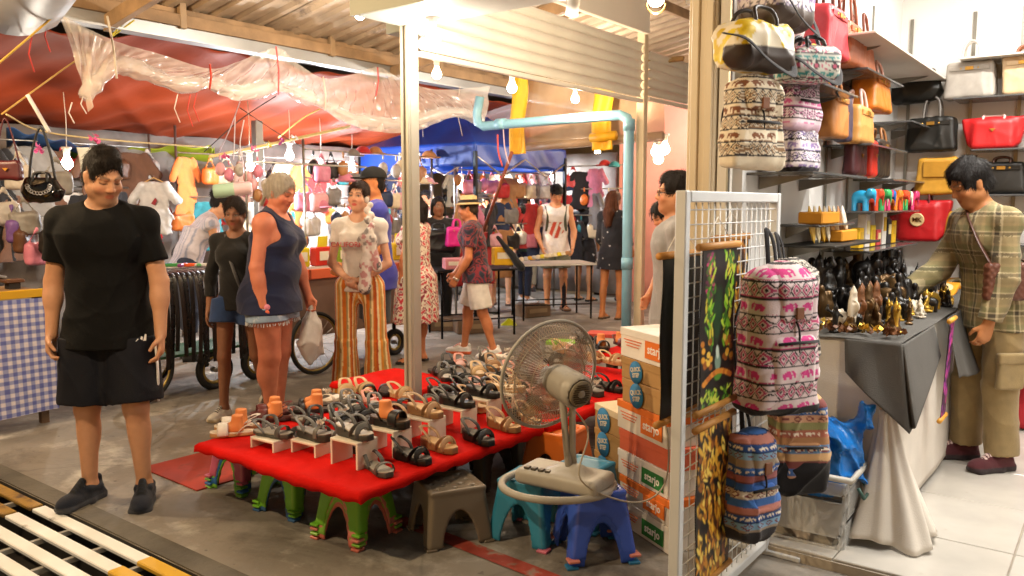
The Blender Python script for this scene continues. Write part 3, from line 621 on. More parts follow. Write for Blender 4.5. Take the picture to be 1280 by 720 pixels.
        t0 = W_ + d * .022 * u + th * .026 * u; t1 = t0 + (d * .62 + th * .62 + n * .45) * .045 * u; t2 = t1 + (d * .9 + n * (.3 + .5 * math.sin(c)) - th * .1) * .033 * u
        b.cap(t0, t1, .0135 * u, .0105 * u, k=.01); b.cap(t1, t2, .0105 * u, .0085 * u, k=.004)
        s.J['pm' + q] = W_ + d * .08 * u + n * .02 * u; s.J['hd' + q] = d
    def _skincol(s, V):
        c = np.tile(s.skin, (len(V), 1)); L = (V - s.Hc) @ s.Rh / s.hs; x, y, z = np.abs(L[:, 0]), L[:, 1], L[:, 2]; fr = (y > .045) & (z > -.13) & (z < .14)
        def mix(m, col, a):
            m = (m * a)[:, None]; return c * (1 - m) + np.array(col) * m
        g = lambda v, w: np.exp(-(v / w) ** 2)
        c = mix(fr * np.maximum(g(np.hypot(x - .042, z + .035), .022), .9 * g(np.hypot(x, z + .03), .014)), s.skin * np.array((1.06, .72, .70)), .55)
        lw = .024; m = np.clip(1.6 - ((x / lw) ** 2 + ((z + .0635) / .0125) ** 2) * 1.3, 0, 1) * (y > .06); c = mix(m, hexc(s.lips) if s.lips else s.skin * np.array((.85, .42, .40)), .85)
        br = np.array((.03, .018, .012)); m = np.clip(1.5 - np.abs(z - .0265 - .004 * np.sin((x - .012) * 80)) / .0055, 0, 1) * (x > .011) * (x < .052) * (y > .05); c = mix(np.clip(m, 0, 1), br, .72)
        if s.eyes == 'open':
            m = np.clip(1.5 - ((x - .031) / .0145) ** 2 - ((z - .005) / .0065) ** 2, 0, 1) * (y > .055); c = mix(m, (.5, .46, .42), .8)
            m = np.clip(1.8 - (np.hypot(x - .031, z - .005) / .0058) ** 2, 0, 1) * (y > .055); c = mix(np.clip(m, 0, 1), (.018, .011, .008), .95)
            m = np.clip(1.4 - np.abs(z - .0112 + ((x - .031) / .03) ** 2 * .02) / .003, 0, 1) * (np.abs(x - .031) < .016) * (y > .055); c = mix(np.clip(m, 0, 1), br, .7)
        else:
            m = np.clip(1.5 - np.abs(z + .0015 + ((x - .031) / .016) ** 2 * -.003) / .0035, 0, 1) * (np.abs(x - .031) < .017) * (y > .05); c = mix(np.clip(m, 0, 1), br, .8)
        if s.stubble:
            m = ((z < -.035) & (y > -.02) & (x < .075)).astype(float) * np.clip((-.03 - z) / .02, 0, 1) * (1 - np.clip(1.5 - ((x / .022) ** 2 + ((z + .0635) / .012) ** 2), 0, 1)); c = mix(m * (z > -.14), s.skin * .42, s.stubble)
        for q in 'RL':                          # redder knuckles, knees and elbows
            for j, w in (('el', .05), ('knee', .06)):
                c = mix(np.exp(-(np.linalg.norm(V - s.J[j + q], axis=1) / w) ** 2), s.skin * np.array((.92, .72, .66)), .35)
        return c
    # ---- clothes
    def top(s, m, sleeve=.55, hem=.06, t=.014, neck='crew', fold=.006, seed=1, cfn=None, drape=.012, res=None, name='shirt', tank=False, coll=0.0):
        H, g, J, Rt = s.H, s.g, s.J, s.Rt; u = H / 1.75; gg = g * u; f = s.sex == 'f'; res = res or max(s.res, .007); lo, hi = s.lo.copy(), s.hi.copy(); lo[2] = s.P[2] - hem * H - .05; hi[2] = s.Nb[2] + .12
        b = SDF(lo, hi, res); k = .04 * u
        b.ell(s.Cc, np.array(((.138 if f else .163) * gg, .108 * gg, .175 * u)) + t, Rt, k=k); b.ell(s.Wc, np.array(((.128 if f else .145) * gg, .098 * gg, .17 * u)) + t + drape * .2, Rt, k=k)
        if s.belly: b.ell(s.Wc + Rt @ np.array((0, .05 * s.belly * gg, -.01)), np.array((.13 * gg * (1 + s.belly * .3), (.10 + .05 * s.belly) * gg, .14 * u)) + t * 1.2, k=k)
        z0 = -(.10 + hem) * H; s.hem = hem; pr = .158 * gg * s.hip + t + drape + .012; pr = max(pr, s.hw + .09 * gg + .046) if hem > .03 else pr; py_ = max(.122 * gg + t + drape + .012, .09 * gg + .052) if hem > .03 else .122 * gg + t + drape
        _loft(b, s.Wc, (Rt + np.eye(3)) / 2, [(z0, 0, -.006, pr, py_), (-.04, 0, 0, (.135 if f else .148) * gg + t + drape * .45, .104 * gg + t + drape * .5), (.12 * H, 0, 0, (.135 if f else .155) * gg + t, .10 * gg + t)], k=k)
        for q, sg in (('R', 1), ('L', -1)):
            b.ell(s.P + np.array((sg * .072 * gg, -.055 * gg, -.02)), np.array((.088, .088, .10)) * gg + t, k=.05) if hem > .02 else None
            if f: b.ell(s.Cc + Rt @ np.array((sg * .068 * gg, .085 * gg * (.7 + .3 * s.bust) + .004, -.005 * u - .02 * (s.bust - 1))), np.array((.060, .052, .064)) * u * s.bust + t * .8, k=.075)
            else: b.ell(s.Cc + Rt @ np.array((sg * .07 * gg, .065 * gg, .03 * u)), np.array((.085, .045, .075)) * gg + t * .8, k=.08)
            b.cap(s.Nb + Rt @ np.array((0, 0, -.012)), J['sh' + q] + Rt @ np.array((0, 0, .006)), .045 * gg + t * .6, .037 * gg + t * .8, k=.035); b.cap(J['sh' + q], s.Cc + Rt @ np.array((0, -.01, .09 * u)), .055 * gg + t, .07 * gg + t, k=k)
            if sleeve > 0:
                ag = gg * (1 if not f else .9); S_, E_, W_ = J['sh' + q], J['el' + q], J['wr' + q]; e1 = S_ + (E_ - S_) * min(sleeve, 1); b.ell(S_, np.array((.047, .05, .046)) * ag + t * .6, k=.03)
                (b.cap if sleeve > 1 else lambda *a, **kk: _cone(b, *a, **kk))(S_, e1, .044 * ag + t * .8, .045 * ag + t * 1.25, k=.03)
                if sleeve > 1: _cone(b, E_, E_ + (W_ - E_) * (sleeve - 1), .041 * ag + t * 1.4, .033 * ag + t * 1.3, k=.025)
        if fold: b.disp(fold_fn(fold, seed))
        nb = s.Nb + Rt @ np.array((0, .02, .04)) * u; dp = {'crew': .062, 'scoop': .10, 'v': .12, 'tank': .13}[neck]
        b.ell(nb + Rt @ np.array((0, .03, 0)) * u, np.array((.078 if neck != 'tank' else .09, .09, dp)) * u, Rt, k=.008, op='sub')
        if neck == 'v': b.cap(nb + Rt @ np.array((0, .1, -.04)) * u, nb + Rt @ np.array((0, .13, -.14)) * u, .05, .01, k=.01, op='sub')
        if tank:
            for q, sg in (('R', 1), ('L', -1)): b.ell(J['sh' + q] + Rt @ np.array((sg * .045, 0, -.02)) * u, np.array((.062, .16, .105)) * gg, Rt, k=.01, op='sub')
        b.clip(s.P - (0, 0, hem * H), (0, 0, -1)); s.shirt = b.build(name, m, s.root, cfn=cfn); return s.shirt
    def legs_(s, m, length=.6, t=.02, flare=0.0, fold=.003, seed=2, cfn=None, res=None, name='shorts', rise=.075, hipt=None):
        """length 0..1 along the thigh, 1..2 along the shin"""
        H, g, J = s.H, s.g, s.J; u = H / 1.75; gg = g * u; f = s.sex == 'f'; res = res or max(s.res, .007); lo, hi = s.lo.copy(), s.hi.copy(); rise = min(rise, .03 - s.hem) if s.hem > .03 else rise; hi[2] = s.P[2] + max(rise, 0) * H + .05; lo[2] = 0.0
        b = SDF(lo, hi, res); ht = t * .6 if hipt is None else hipt
        b.ell(s.P + (0, -.008, .035 * u), np.array((.158 * gg * s.hip, .112 * gg, .15 * u)) + ht, k=.04)
        for q, sg in (('R', 1), ('L', -1)):
            b.ell(s.P + np.array((sg * .072 * gg, -.055 * gg, -.02)), np.array((.088, .088, .10)) * gg + ht, k=.05)
            h, kn, an = J['hip' + q], J['knee' + q], J['ank' + q]; r0 = .09 * gg + t * .9; rk = .056 * gg + t
            h = h + np.array((sg * .005, 0, .01))
            if length <= 1:
                e = h + (kn - h) * length; _cone(b, h + np.array((0, 0, .02)), e, r0, r0 + (rk - r0) * length + flare + t * .8, k=.035)
            else:
                L = length - 1; b.cap(h, kn, r0, rk + flare * .3, k=.04); _cone(b, kn + (kn - an) * .02, kn + (an - kn) * L, rk + flare * .3, .042 * gg + t + flare, k=.03)
        if fold: b.disp(fold_fn(fold, seed, .6))
        b.clip(s.P + (0, 0, rise * H), (0, 0, 1)); s.pants = b.build(name, m, s.root, cfn=cfn); return s.pants
    def skirt(s, m, zlo, zhi, r0, r1, fold=.008, cfn=None, name='skirt', ry=.75, pleat=9):
        res = max(s.res, .008); lo, hi = s.lo.copy(), s.hi.copy(); lo[:2] -= .1; hi[:2] += .1; lo[2] = zlo - .03; hi[2] = zhi + .03; b = SDF(lo, hi, res)
        _loft(b, (s.P[0], s.P[1], 0), np.eye(3), [(zlo, 0, 0, r1, r1 * ry), (s.P[2], 0, -.01, (r0 + r1) / 2 + .01, ((r0 + r1) / 2) * .8), (zhi, 0, 0, r0, r0 * ry)])
        b.disp(lambda X, Y, Z: -fold * np.sin(pleat * np.arctan2(Y, X) + 3 * Z) * np.clip((zhi - Z) * 3, 0, 1)); return b.build(name, m, s.root, cfn=cfn)
    def shoes(s, upper, sole, hi=.075, name='shoe', lace=None, open_=False, sides='RL'):
        up, so = np.array(hexc(upper)), np.array(hexc(sole))
        for q in sides:
            an, fd, nu = s.J['ank' + q], s.J['fd' + q], s.J['fu' + q]; u = s.H / 1.75 * (.98 if s.sex == 'f' else 1.1); sd = np.cross(fd, nu); A = np.stack([sd, fd, nu], 1); O = an - nu * .045 * s.H
            P_ = lambda x, y, z: O + A @ (np.array((x, y, z)) * u); c = P_(0, .06, .06); b = SDF(c - .24, c + .24, max(.006, s.res * .6))
            b.rbox(P_(0, -.012, .016), np.array((.040, .055, .020)) * u, .012 * u, A, k=.01); b.rbox(P_(0, .095, .013), np.array((.047, .075, .014)) * u, .012 * u, A, k=.03)
            b.ell(P_(0, .15, .014), np.array((.045, .035, .015)) * u, A, k=.02)
            if not open_:
                b.ell(P_(0, .115, .034), np.array((.044, .082, .036)) * u, A, k=.012); b.cap(P_(0, -.03, .04), P_(0, .06, .044), .037 * u, .036 * u, k=.02); b.cap(P_(0, -.036, .045), P_(0, -.046, hi + .012), .030 * u, .020 * u, k=.015)
                for sx in (-1, 1): b.cap(P_(sx * .026, -.03, .06), P_(sx * .026, .04, hi - .012), .017 * u, .015 * u, k=.015)
                b.cap(P_(0, .09, .066), P_(0, .045, hi + .022), .022 * u, .017 * u, k=.012); b.ell(P_(0, .0, hi + .035), np.array((.031, .040, .055)) * u, A, k=.006, op='sub')
                for q_ in range(4): b.cap(P_(-.022, .065 + .018 * q_, .084 - .011 * q_), P_(.022, .065 + .018 * q_, .084 - .011 * q_), .0045 * u, k=.002)
            else:
                for y0, y1 in ((.12, .09), (.07, .05)): b.cap(P_(-.042, y0, .02), P_(0, y1 + .03, .058), .008 * u, k=.01); b.cap(P_(.042, y0, .02), P_(0, y1 + .03, .058), .008 * u, k=.01)
            def cf(V):
                L = (V - O) @ A / u; z = L[:, 2]; k = np.clip((z - .027) / .004, 0, 1)[:, None]; c = so * (1 - k) + up * k
                if lace is not None:
                    m = ((np.abs(L[:, 0]) < .02) & (L[:, 1] > .03) & (L[:, 1] < .12) & (z > .045) & (np.sin(L[:, 1] * 420) > -.2))[:, None]; c = np.where(m, hexc(lace), c)
                return c
            b.build(name, VC('cloth'), s.root, cfn=cf)
    def hair(s, m, style='short', vol=.012, name='hair', seed=0):
        h, p, A = s.hs, s.hp, s.Rh; c = s.Hc; res = .006 if s.res < .008 else .009; b = SDF(c - .34, c + (.22, .22, .2), res); v = vol
        e = lambda q, r, k=.02, op='add': b.ell(p(*q), np.array(r) * h, A, k * h, op)
        e((0, -.014, .038), (.076 + v, .096 + v, .088 + v)); e((0, -.045, -.02), (.07 + v * .8, .06 + v, .06))
        if style in ('long', 'wavy'):
            n = s.Nb; b.cap(p(0, -.07, .0), n + s.Rt @ np.array((0, -.095, -.02)), .075 * h, .075 * h, k=.03)
            b.cap(n + s.Rt @ np.array((0, -.095, -.02)), n + s.Rt @ np.array((0, -.13, -.26)), .08 * h, .04 * h, k=.03)
            for sg in (-1, 1): b.cap(p(sg * .075, -.02, .0), p(sg * .08, -.03, -.13), .025 * h, .03 * h, k=.03)
        if style == 'bob':
            for sg in (-1, 1): b.cap(p(sg * .07, -.01, .03), p(sg * .08, .0, -.09), .028 * h, .03 * h, k=.03)
            b.cap(p(0, -.075, .0), p(0, -.085, -.10), .075 * h, .065 * h, k=.03)
        if style == 'tied':
            e((0, -.115, -.01), (.035, .035, .04), .015); b.cap(p(0, -.125, -.01), p(0, -.135, -.13), .022 * h, .012 * h, k=.02)
        if style == 'bun': e((0, -.118, .055), (.045, .04, .045), .012)
        e((0, .122, -.032), (.080, .088, .122), .012, 'sub')
        for sg in (-1, 1): e((sg * .098, .045, -.03), (.038, .042, .07), .01, 'sub')
        if style == 'short':
            b.cap(p(-.03, .058, .098), p(.04, .056, .10), .018 * h, .02 * h, k=.03); e((0, -.01, .115), (.06, .07, .02 + v), .02); e((0, -.02, -.13), (.12, .12, .075), .015, 'sub')
            for sg in (-1, 1): e((sg * .103, -.01, -.01), (.03, .12, .07), .012, 'sub')
            for sg in (-1, 1): e((sg * .088, -.008, -.02), (.026, .028, .036), .008, 'sub'); 
        if style == 'swept': b.cap(p(-.05, .065, .095), p(.055, .07, .085), .026 * h, .034 * h, k=.03); e((0, -.02, -.14), (.12, .12, .075), .015, 'sub')
        if style == 'fringe': b.cap(p(-.045, .08, .075), p(.045, .08, .075), .02 * h, .02 * h, k=.02)
        rr = np.random.default_rng(seed); ph = rr.uniform(0, 6, 3)
        b.disp(lambda X, Y, Z: -.003 * (np.sin(95 * X + 35 * Y + 12 * Z + ph[0] + 2 * np.sin(30 * Y)) + np.sin(75 * Y - 80 * X + 20 * Z + ph[1]) + 1.2 * np.sin(33 * X + 41 * Y + 25 * Z + ph[2])) * .7)
        o = b.build(name, m, s.root)
        if s.res < .0125:                        # loose strands that follow the flow away from the crown
            V = np.empty(len(o.data.vertices) * 3); o.data.vertices.foreach_get('co', V); V = V.reshape(-1, 3); N_ = np.empty(len(V) * 3); o.data.vertices.foreach_get('normal', N_); N_ = N_.reshape(-1, 3); n = 2600 if s.res < .008 else 1100
            i = rr.integers(0, len(V), n); v, nn = V[i], N_[i]; cr = p(.01, -.055, .13); f = v - cr; f[:, 2] -= .02; f += rr.normal(0, .03, f.shape)
            if style in ('long', 'bob', 'wavy'): f[:, 2] -= .12
            f -= nn * (f * nn).sum(1)[:, None]; f /= np.linalg.norm(f, axis=1)[:, None] + 1e-9; sd = np.cross(nn, f); L = rr.uniform(.018, .045, n)[:, None] * (1.5 if style in ('long', 'bob', 'swept') else 1); w = .0011 if s.res < .008 else .002
            p0 = v - nn * .002; p1 = v + f * L * .5 + nn * .0045; p2 = v + f * L + nn * (.003 + rr.normal(0, .0035, (n, 1))) + sd * rr.normal(0, .004, (n, 1)); A = np.stack([p0 - sd * w, p0 + sd * w, p1 + sd * w, p1 - sd * w, p2], 1).reshape(-1, 3); k5 = np.arange(n) * 5
            g = MB(); g.add(A, [(k, k + 1, k + 2, k + 3) for k in k5] + [(k + 3, k + 2, k + 4) for k in k5]); tag(g.build('hair_strands', m, o), kind='stuff')
        return o
    def cap_hat(s, m, brim=(0, 1, 0), name='cap', badge=None):
        h, p, A = s.hs, s.hp, s.Rh; b = SDF(s.Hc - .25, s.Hc + .25, .006 if s.res < .009 else .009); B = _n(brim)
        b.ell(p(0, -.012, .05), np.array((.092, .112, .094)) * h, A, k=.01); b.clip(p(0, 0, .045), -A[:, 2])
        q = p(0, -.012, .05); v = A @ B; w = np.cross(A[:, 2], v); b.ell(q + v * .125 * h - A[:, 2] * .004, np.array((.078, .07, .008)) * h, np.stack([w, v, A[:, 2]], 1), k=.01); return b.build(name, m, s.root)
    def bag_strap(s, pts, m, r=.014, flat=.25, name='strap'):
        return MB().tube(smooth_path(pts, 6), r, 8, flat=flat).build(name, m, s.root)
def stripes(c1, c2, f, axis=0, duty=.5, c3=None):
    a, b = np.array(hexc(c1)), np.array(hexc(c2)); d = np.array(hexc(c3)) if c3 else None
    def fn(V):
        t = (V[:, axis] * f) % 1; o = np.where((t < duty)[:, None], a, b)
        if d is not None: o = np.where((np.abs(t - duty) < .09)[:, None] | (t > .93)[:, None], d, o)
        return o
    return fn
def blobs(base, cols, n, lo, hi, r, seed=0, jag=.4):
    rr = np.random.default_rng(seed); P = rr.uniform(lo, hi, (n, 3)); ci = rr.integers(0, len(cols), n); rad = rr.uniform(r * .5, r, n); cc = np.array([hexc(c) for c in cols])
    def fn(V):
        o = np.tile(np.array(hexc(base)), (len(V), 1)); w = 1 + jag * np.sin(V[:, 0] * 130) * np.sin(V[:, 2] * 110 + V[:, 1] * 90)
        for i in range(n):
            o[np.linalg.norm(V - P[i], axis=1) < rad[i] * w] = cc[ci[i]]
        return o
    return fn
def checks(c1, c2, c3, f):
    a, b, c = (np.array(hexc(k)) for k in (c1, c2, c3))
    def fn(V):
        ang = np.arctan2(V[:, 1], V[:, 0]) * .17; t = np.abs(V[:, 0] + V[:, 1] * .6) * f % 1; w = V[:, 2] * f % 1
        o = np.tile(a, (len(V), 1)); o[t < .42] = o[t < .42] * .45 + b * .55; o[w < .42] = o[w < .42] * .45 + b * .55
        o[(t > .62) & (t < .72)] = c; o[(w > .62) & (w < .72)] = c; return o
    return fn
def speckle(cols, f=60):
    P_ = np.array([hexc(c) for c in cols])
    def fn(V):
        w = np.sin(V[:, 0] * f + 2 * np.sin(V[:, 2] * f * .7)) + np.sin(V[:, 2] * f * .9 + 2 * np.sin(V[:, 1] * f * .8)); return P_[np.clip(((w + 2) / 4 * len(cols)).astype(int), 0, len(cols) - 1)]
    return fn
# ================================================================ shoe stall
def stool_mesh(w=.30, wt=.22, h=.27, res=.0075, slots=3, holes=True):
    b = SDF((-w * .62, -w * .62, -.01), (w * .62, w * .62, h + .02), res); tp = (w - wt) / (w + wt); m = (w + wt) / 4
    b.rbox((0, 0, h / 2), (m, m, h / 2), .022, taper=tp, k=0); b.rbox((0, 0, h / 2 - .016), (m - .014, m - .014, h / 2), .015, taper=tp, k=0, op='sub')
    a = w * .235
    for ax in (0, 1):
        p0 = np.zeros(3); p0[1 - ax] = -w; p1 = -p0; X, Y, Z = b.all(); q = X if ax == 0 else Y
        r = np.sqrt((np.abs(q) / (a + (h * .5 - Z) * .08)) ** 2 + (np.maximum(Z, 0) / (h * .66)) ** 2) - 1; b.D = np.maximum(b.D, -r * a * .6).astype(np.float32)
    # raised lip that follows each arch
        l = np.abs(np.sqrt((np.abs(q) / (a + .012 + (h * .5 - Z) * .08)) ** 2 + (np.maximum(Z, 0) / (h * .66 + .014)) ** 2) - 1) * a * .6 - .004
    b.rbox((0, 0, h - .004), (wt / 2 + .004, wt / 2 + .004, .012), .010, k=.008)
    b.rbox((0, 0, h + .006), (wt / 2 - .022, wt / 2 - .022, .004), .003, k=.003, op='sub')
    if holes:
        for i in range(5):
            for j in range(5):
                if (i + j) % 2 == 0: b.ell(((i - 2) * wt * .16, (j - 2) * wt * .16, h), (.009, .009, .02), k=.003, op='sub')
    V, F = b.poly(); me = bpy.data.meshes.new('seat_shell'); me.from_pydata(V.tolist(), [], F.tolist()); me.polygons.foreach_set('use_smooth', np.ones(len(F), bool)); return me
STOOL = stool_mesh(); STOOLP = stool_mesh(holes=False); STOOLW = stool_mesh(.32, .26, .25)
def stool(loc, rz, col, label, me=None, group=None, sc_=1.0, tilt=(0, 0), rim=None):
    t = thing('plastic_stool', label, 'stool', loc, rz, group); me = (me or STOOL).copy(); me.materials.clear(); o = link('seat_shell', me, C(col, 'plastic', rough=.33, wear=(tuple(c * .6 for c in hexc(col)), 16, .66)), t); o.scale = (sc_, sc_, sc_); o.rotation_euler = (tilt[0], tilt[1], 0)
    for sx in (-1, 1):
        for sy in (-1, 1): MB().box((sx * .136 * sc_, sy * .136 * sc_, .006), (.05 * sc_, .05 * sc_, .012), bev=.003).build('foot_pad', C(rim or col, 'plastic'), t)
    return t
def nest(loc, rz, cols, label, what, me=None):
    n = len(cols)
    for i, c in enumerate(cols):
        stool(Vector(loc) + Vector((0, 0, -.018 * (n - 1 - i) * 0 + .021 * i - .0)), rz + R(1.5) * (i % 2), c, label % (['lowest', 'second', 'third', 'fourth'][i] if i < n - 1 else 'topmost'), me, what, sc_=.93)
TZ = .345
SA2 = SA + R(4)
nest(G(446, 668), SA2, ['c06a5a', '7fb040', 'c87a6a', '6fae2e'], '%s stool of the green and pink nest under the front table corner', 'nested stools holding up the shoe table')
nest(G(370, 634), SA2, ['3a5f8a', '6fae2e', '74b432'], '%s stool of the plain green nest under the shoe table edge', 'nested stools holding up the shoe table')
nest(G(307, 606), SA2, ['6fa83a', '2f62a0', '5f9a3a', 'a8506a'], '%s stool of the pink topped nest beside the red mat', 'nested stools holding up the shoe table')
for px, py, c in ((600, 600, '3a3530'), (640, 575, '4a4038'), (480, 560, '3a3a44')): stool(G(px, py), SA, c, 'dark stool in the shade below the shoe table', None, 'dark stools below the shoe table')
redc = mat('red_cloth', (.56, .006, .003), rough=.9, var=.14, vscale=5, bump=.35, bscale=140, spec=.15)
def red_table(u0, u1, v0, v1, lab1, lab2, z=TZ, seed=0, legs=False):
    t = thing('display_board', lab1, 'table', S((u0 + u1) / 2, (v0 + v1) / 2), SA, 'boards laid on stools'); a, b = (v1 - v0) / 2, (u1 - u0) / 2
    MB().box((0, 0, z - .022), (2 * a - .04, 2 * b - .04, .024), bev=.004).build('board', C('6a4a2c', 'wood'), t)
    for sx in (-1, 1):
        MB().box((sx * (a - .12), 0, z - .05), (.05, 2 * b - .1, .034)).build('batten', C('5a3e26', 'wood'), t)
    if legs:
        for sx in (-1, 1):
            for sy in (-1, 1): MB().box((sx * (a - .1), sy * (b - .1), (z - .06) / 2), (.07, .07, z - .06), bev=.004).build('leg', C('4a3626', 'wood'), t)
    r = np.random.default_rng(seed); ph = r.uniform(0, 6, 6); ov = .02
    def f(A, B):
        x = (A * 2 - 1) * (a + ov); y = (B * 2 - 1) * (b + ov); e = np.maximum(np.abs(x) - a, np.abs(y) - b); drop = np.clip(e / ov, 0, 1)
        hang = .042 + .006 * np.sin(x * 5 + ph[0] + y * 4) + .004 * np.sin(x * 57 + y * 49 + ph[1])
        w = .005 * (1 - np.abs(np.sin(x * 5 + 2 * np.sin(y * 4 + ph[2])))) ** 4 + .004 * (1 - np.abs(np.sin(y * 7 + x * 3 + ph[3]))) ** 4 + .001 * np.sin(x * 60 + y * 40)
        xx = np.clip(x, -a, a) + np.sign(x) * np.minimum(np.maximum(np.abs(x) - a, 0), .008) + .003 * np.sin(y * 26) * drop; yy = np.clip(y, -b, b) + np.sign(y) * np.minimum(np.maximum(np.abs(y) - b, 0), .008) + .003 * np.sin(x * 24) * drop
        return xx, yy, z + .003 + w - drop * hang
    c = MB().grid(f, 90, 90).build('table_cloth', redc, None, S((u0 + u1) / 2, (v0 + v1) / 2), (0, 0, SA), thick=.003); tag(c, lab2, 'cloth', 'red cloths on the shoe tables')
red_table(-1.36, -.06, -.17, 1.0, 'low board on nested plastic stools carrying the front shoes', 'bright red cloth on the front shoe table', seed=1)
red_table(-.03, 1.5, .10, 1.02, 'low board beside the steel post behind the front shoe table', 'red cloth on the shoe table beside the steel post', seed=2, legs=True)
red_table(-.03, .55, -.72, -.08, 'small low board with lacy slippers behind the front shoe table', 'red cloth on the small board with the lacy slippers', seed=3, legs=True)
red_table(1.7, 3.9, .25, 1.5, 'low board of shoes beyond the fan', 'red cloth on the shoe table beyond the fan', seed=4, legs=True, z=.40)
mt = thing('floor_mat', 'red mat lying flat on the concrete beside the shoe table', 'mat', G(245, 578), SA + R(-2)); MB().box((.16, .05, .004), (.60, .62, .008), bev=.002).build('mat', mat('red_mat', (.30, .03, .015), rough=.8, var=.2, vscale=4, wear=((.22, .03, .015), 5, .55)), mt)
# ---- display risers and shoes
rism = mat('riser_board', (.74, .66, .54), rough=.6, var=.08, bump=.05)
def riser(loc, rz, h, lab='white bent display riser under a sandal', w=.17, both=False):
    t = thing('display_riser', lab, 'display riser', loc, rz, 'white display risers on the red cloth'); MB().box((0, 0, h - .006), (w, .13, .012), bev=.002).build('shelf', rism, t); MB().box((w / 2 - .006, 0, (h - .012) / 2), (.012, .129, h - .0125), bev=.002).build('upright', rism, t)
    MB().box((-w / 2 + .006, 0, (h - .012) / 2), (.012, .129, h - .0125), bev=.002).build('upright', rism, t); return t
def shoe_proto(kind, c_sole, c_bed, c_strap, res=.0055):
    """sandals along +y (toe); separate sole, footbed and straps"""
    out = []
    so = SDF((-.07, -.15, -.01), (.07, .15, .12), res); hh = {'flat': (.018, .02), 'wedge': (.05, .026), 'platform': (.042, .036), 'clog': (.032, .03)}[kind]
    X, Y, Z = so.all(); wid = .036 + .010 * np.clip((Y + .02) / .1, 0, 1) - .9 * np.clip(np.abs(Y) - .075, 0, 1) ** 1.2; top = np.interp(Y, [-.13, -.04, .04, .13], [hh[0], hh[0] * .95, hh[1], hh[1] + .006]).astype(np.float32)
    d = np.maximum(np.maximum(np.sqrt(np.maximum((np.abs(X) / np.maximum(wid, .004)) ** 2, 1e-9)) * np.maximum(wid, .004) - wid, np.abs(Y) - .125), np.maximum(Z - top, -Z)); so.D = d.astype(np.float32)
    V, F = so.poly(); out.append(('sole', V, F, c_sole))
    be = SDF((-.07, -.15, -.01), (.07, .15, .12), res); be.D = np.maximum(np.maximum(np.abs(X) - wid - .001, np.abs(Y) - .1255), np.maximum(Z - top - .006, top - .002 - Z)).astype(np.float32); V, F = be.poly(); out.append(('footbed', V, F, c_bed)); zt = lambda y: float(np.interp(y, [-.13, -.04, .04, .13], [hh[0], hh[0] * .95, hh[1], hh[1] + .006]))
    return out, zt
SHOE = {}
def make_shoe(key, kind, c_sole, c_bed, c_strap, form=False, flower=None, cross=False, label='', ank=True, broad=False):
    parts, zt = shoe_proto(kind, c_sole, c_bed, c_strap); t = thing('sandal', label, 'sandal', (0, 0, 0), 0, 'sandals on the red tables')
    for n, V, F, c in parts:
        g = MB(); g.add(V, F.tolist(), smooth=True); g.build(n, C(c, 'leather'), t)
    def strap(y, dy, hgt, w, x=.046):
        pts = [Vector((-x, y - dy, zt(y) * .5)), Vector((-x - .001, y - dy * .8, zt(y) + .012)), Vector((-x * .7, y - dy * .3, zt(y) + hgt * .8)), Vector((0, y, zt(y) + hgt)), Vector((x * .7, y + dy * .3, zt(y) + hgt * .8)), Vector((x + .001, y + dy * .8, zt(y) + .012)), Vector((x, y + dy, zt(y) * .5))]
        MB().tube(smooth_path(pts, 4), w, 8, flat=.16).build('strap', C(c_strap, 'leather'), t)
    if broad: strap(.055, .0, .052, .030); 
    else:
        strap(.07, .012 if cross else 0, .040, .016)
        if cross: strap(.05, -.02, .046, .014)
    if ank:
        h = .056; pts = [Vector((-.036, -.02, zt(-.02) * .8)), Vector((-.038, -.05, zt(-.05) + h * .55)), Vector((-.028, -.10, zt(-.1) + h * .95)), Vector((0, -.122, zt(-.12) + h)), Vector((.028, -.10, zt(-.1) + h * .95)), Vector((.038, -.05, zt(-.05) + h * .55)), Vector((.036, -.02, zt(-.02) * .8))]
        MB().tube(smooth_path(pts, 4), .011, 8, flat=.2).build('heel_strap', C(c_strap, 'leather'), t)
    if form:
        b = SDF((-.06, -.12, 0), (.06, .11, .18), .006); b.cap((0, -.02, zt(0) + .03), (0, .03, zt(0) + .022), .034, .03, k=.02); _cone(b, (0, -.02, zt(0) + .01), (0, -.025, zt(0) + .098), .037, .032, k=.015); b.build('foot_form', mat('orange_foam', (.72, .24, .07), rough=.6, var=.08, bump=.05), t)
    if flower:
        g = MB()
        for i in range(26):
            a = random.uniform(0, 6.28); r_ = random.uniform(0, .03); g.add(*_petal((math.cos(a) * r_, .065 + math.sin(a) * r_, zt(.06) + .045 + random.uniform(0, .02)), random.uniform(0, 6.28), .016))
        tag(g.build('flower', C(flower, 'cloth'), t), kind='stuff')
    SHOE[key] = t; t['used'] = 0; t['base'] = label; return t
def _petal(c, a, s_):
    M = Matrix.Translation(Vector(c)) @ Euler((random.uniform(.2, 1.2), 0, a)).to_matrix().to_4x4(); v = [(0, 0, 0), (s_ * .6, s_ * .5, s_ * .2), (0, s_ * 1.3, s_ * .5), (-s_ * .6, s_ * .5, s_ * .2)]
    return [tuple(M @ Vector(q)) for q in v], [(0, 1, 2, 3)]
make_shoe('white_form', 'flat', 'b58a5a', 'e0d0b8', 'ddd6cc', form=True, broad=True, label='white sandal on an orange foot form at the table end')
make_shoe('maroon_form', 'flat', '3a1a18', '5a2a24', '5a1f1c', form=True, broad=True, label='maroon sandal on an orange foot form')
make_shoe('black_form', 'flat', '1a1714', '2a2420', '17151a', form=True, ank=False, label='black slip-on sandal on an orange foot form')
make_shoe('wedge_form', 'platform', '15130f', '5a4634', '1a1715', form=True, broad=True, label='black platform sandal on an orange foot form')
make_shoe('grey', 'wedge', '3c3a36', 'b5aca0', '56534e', cross=True, label='grey wedge sandal with a heel strap')
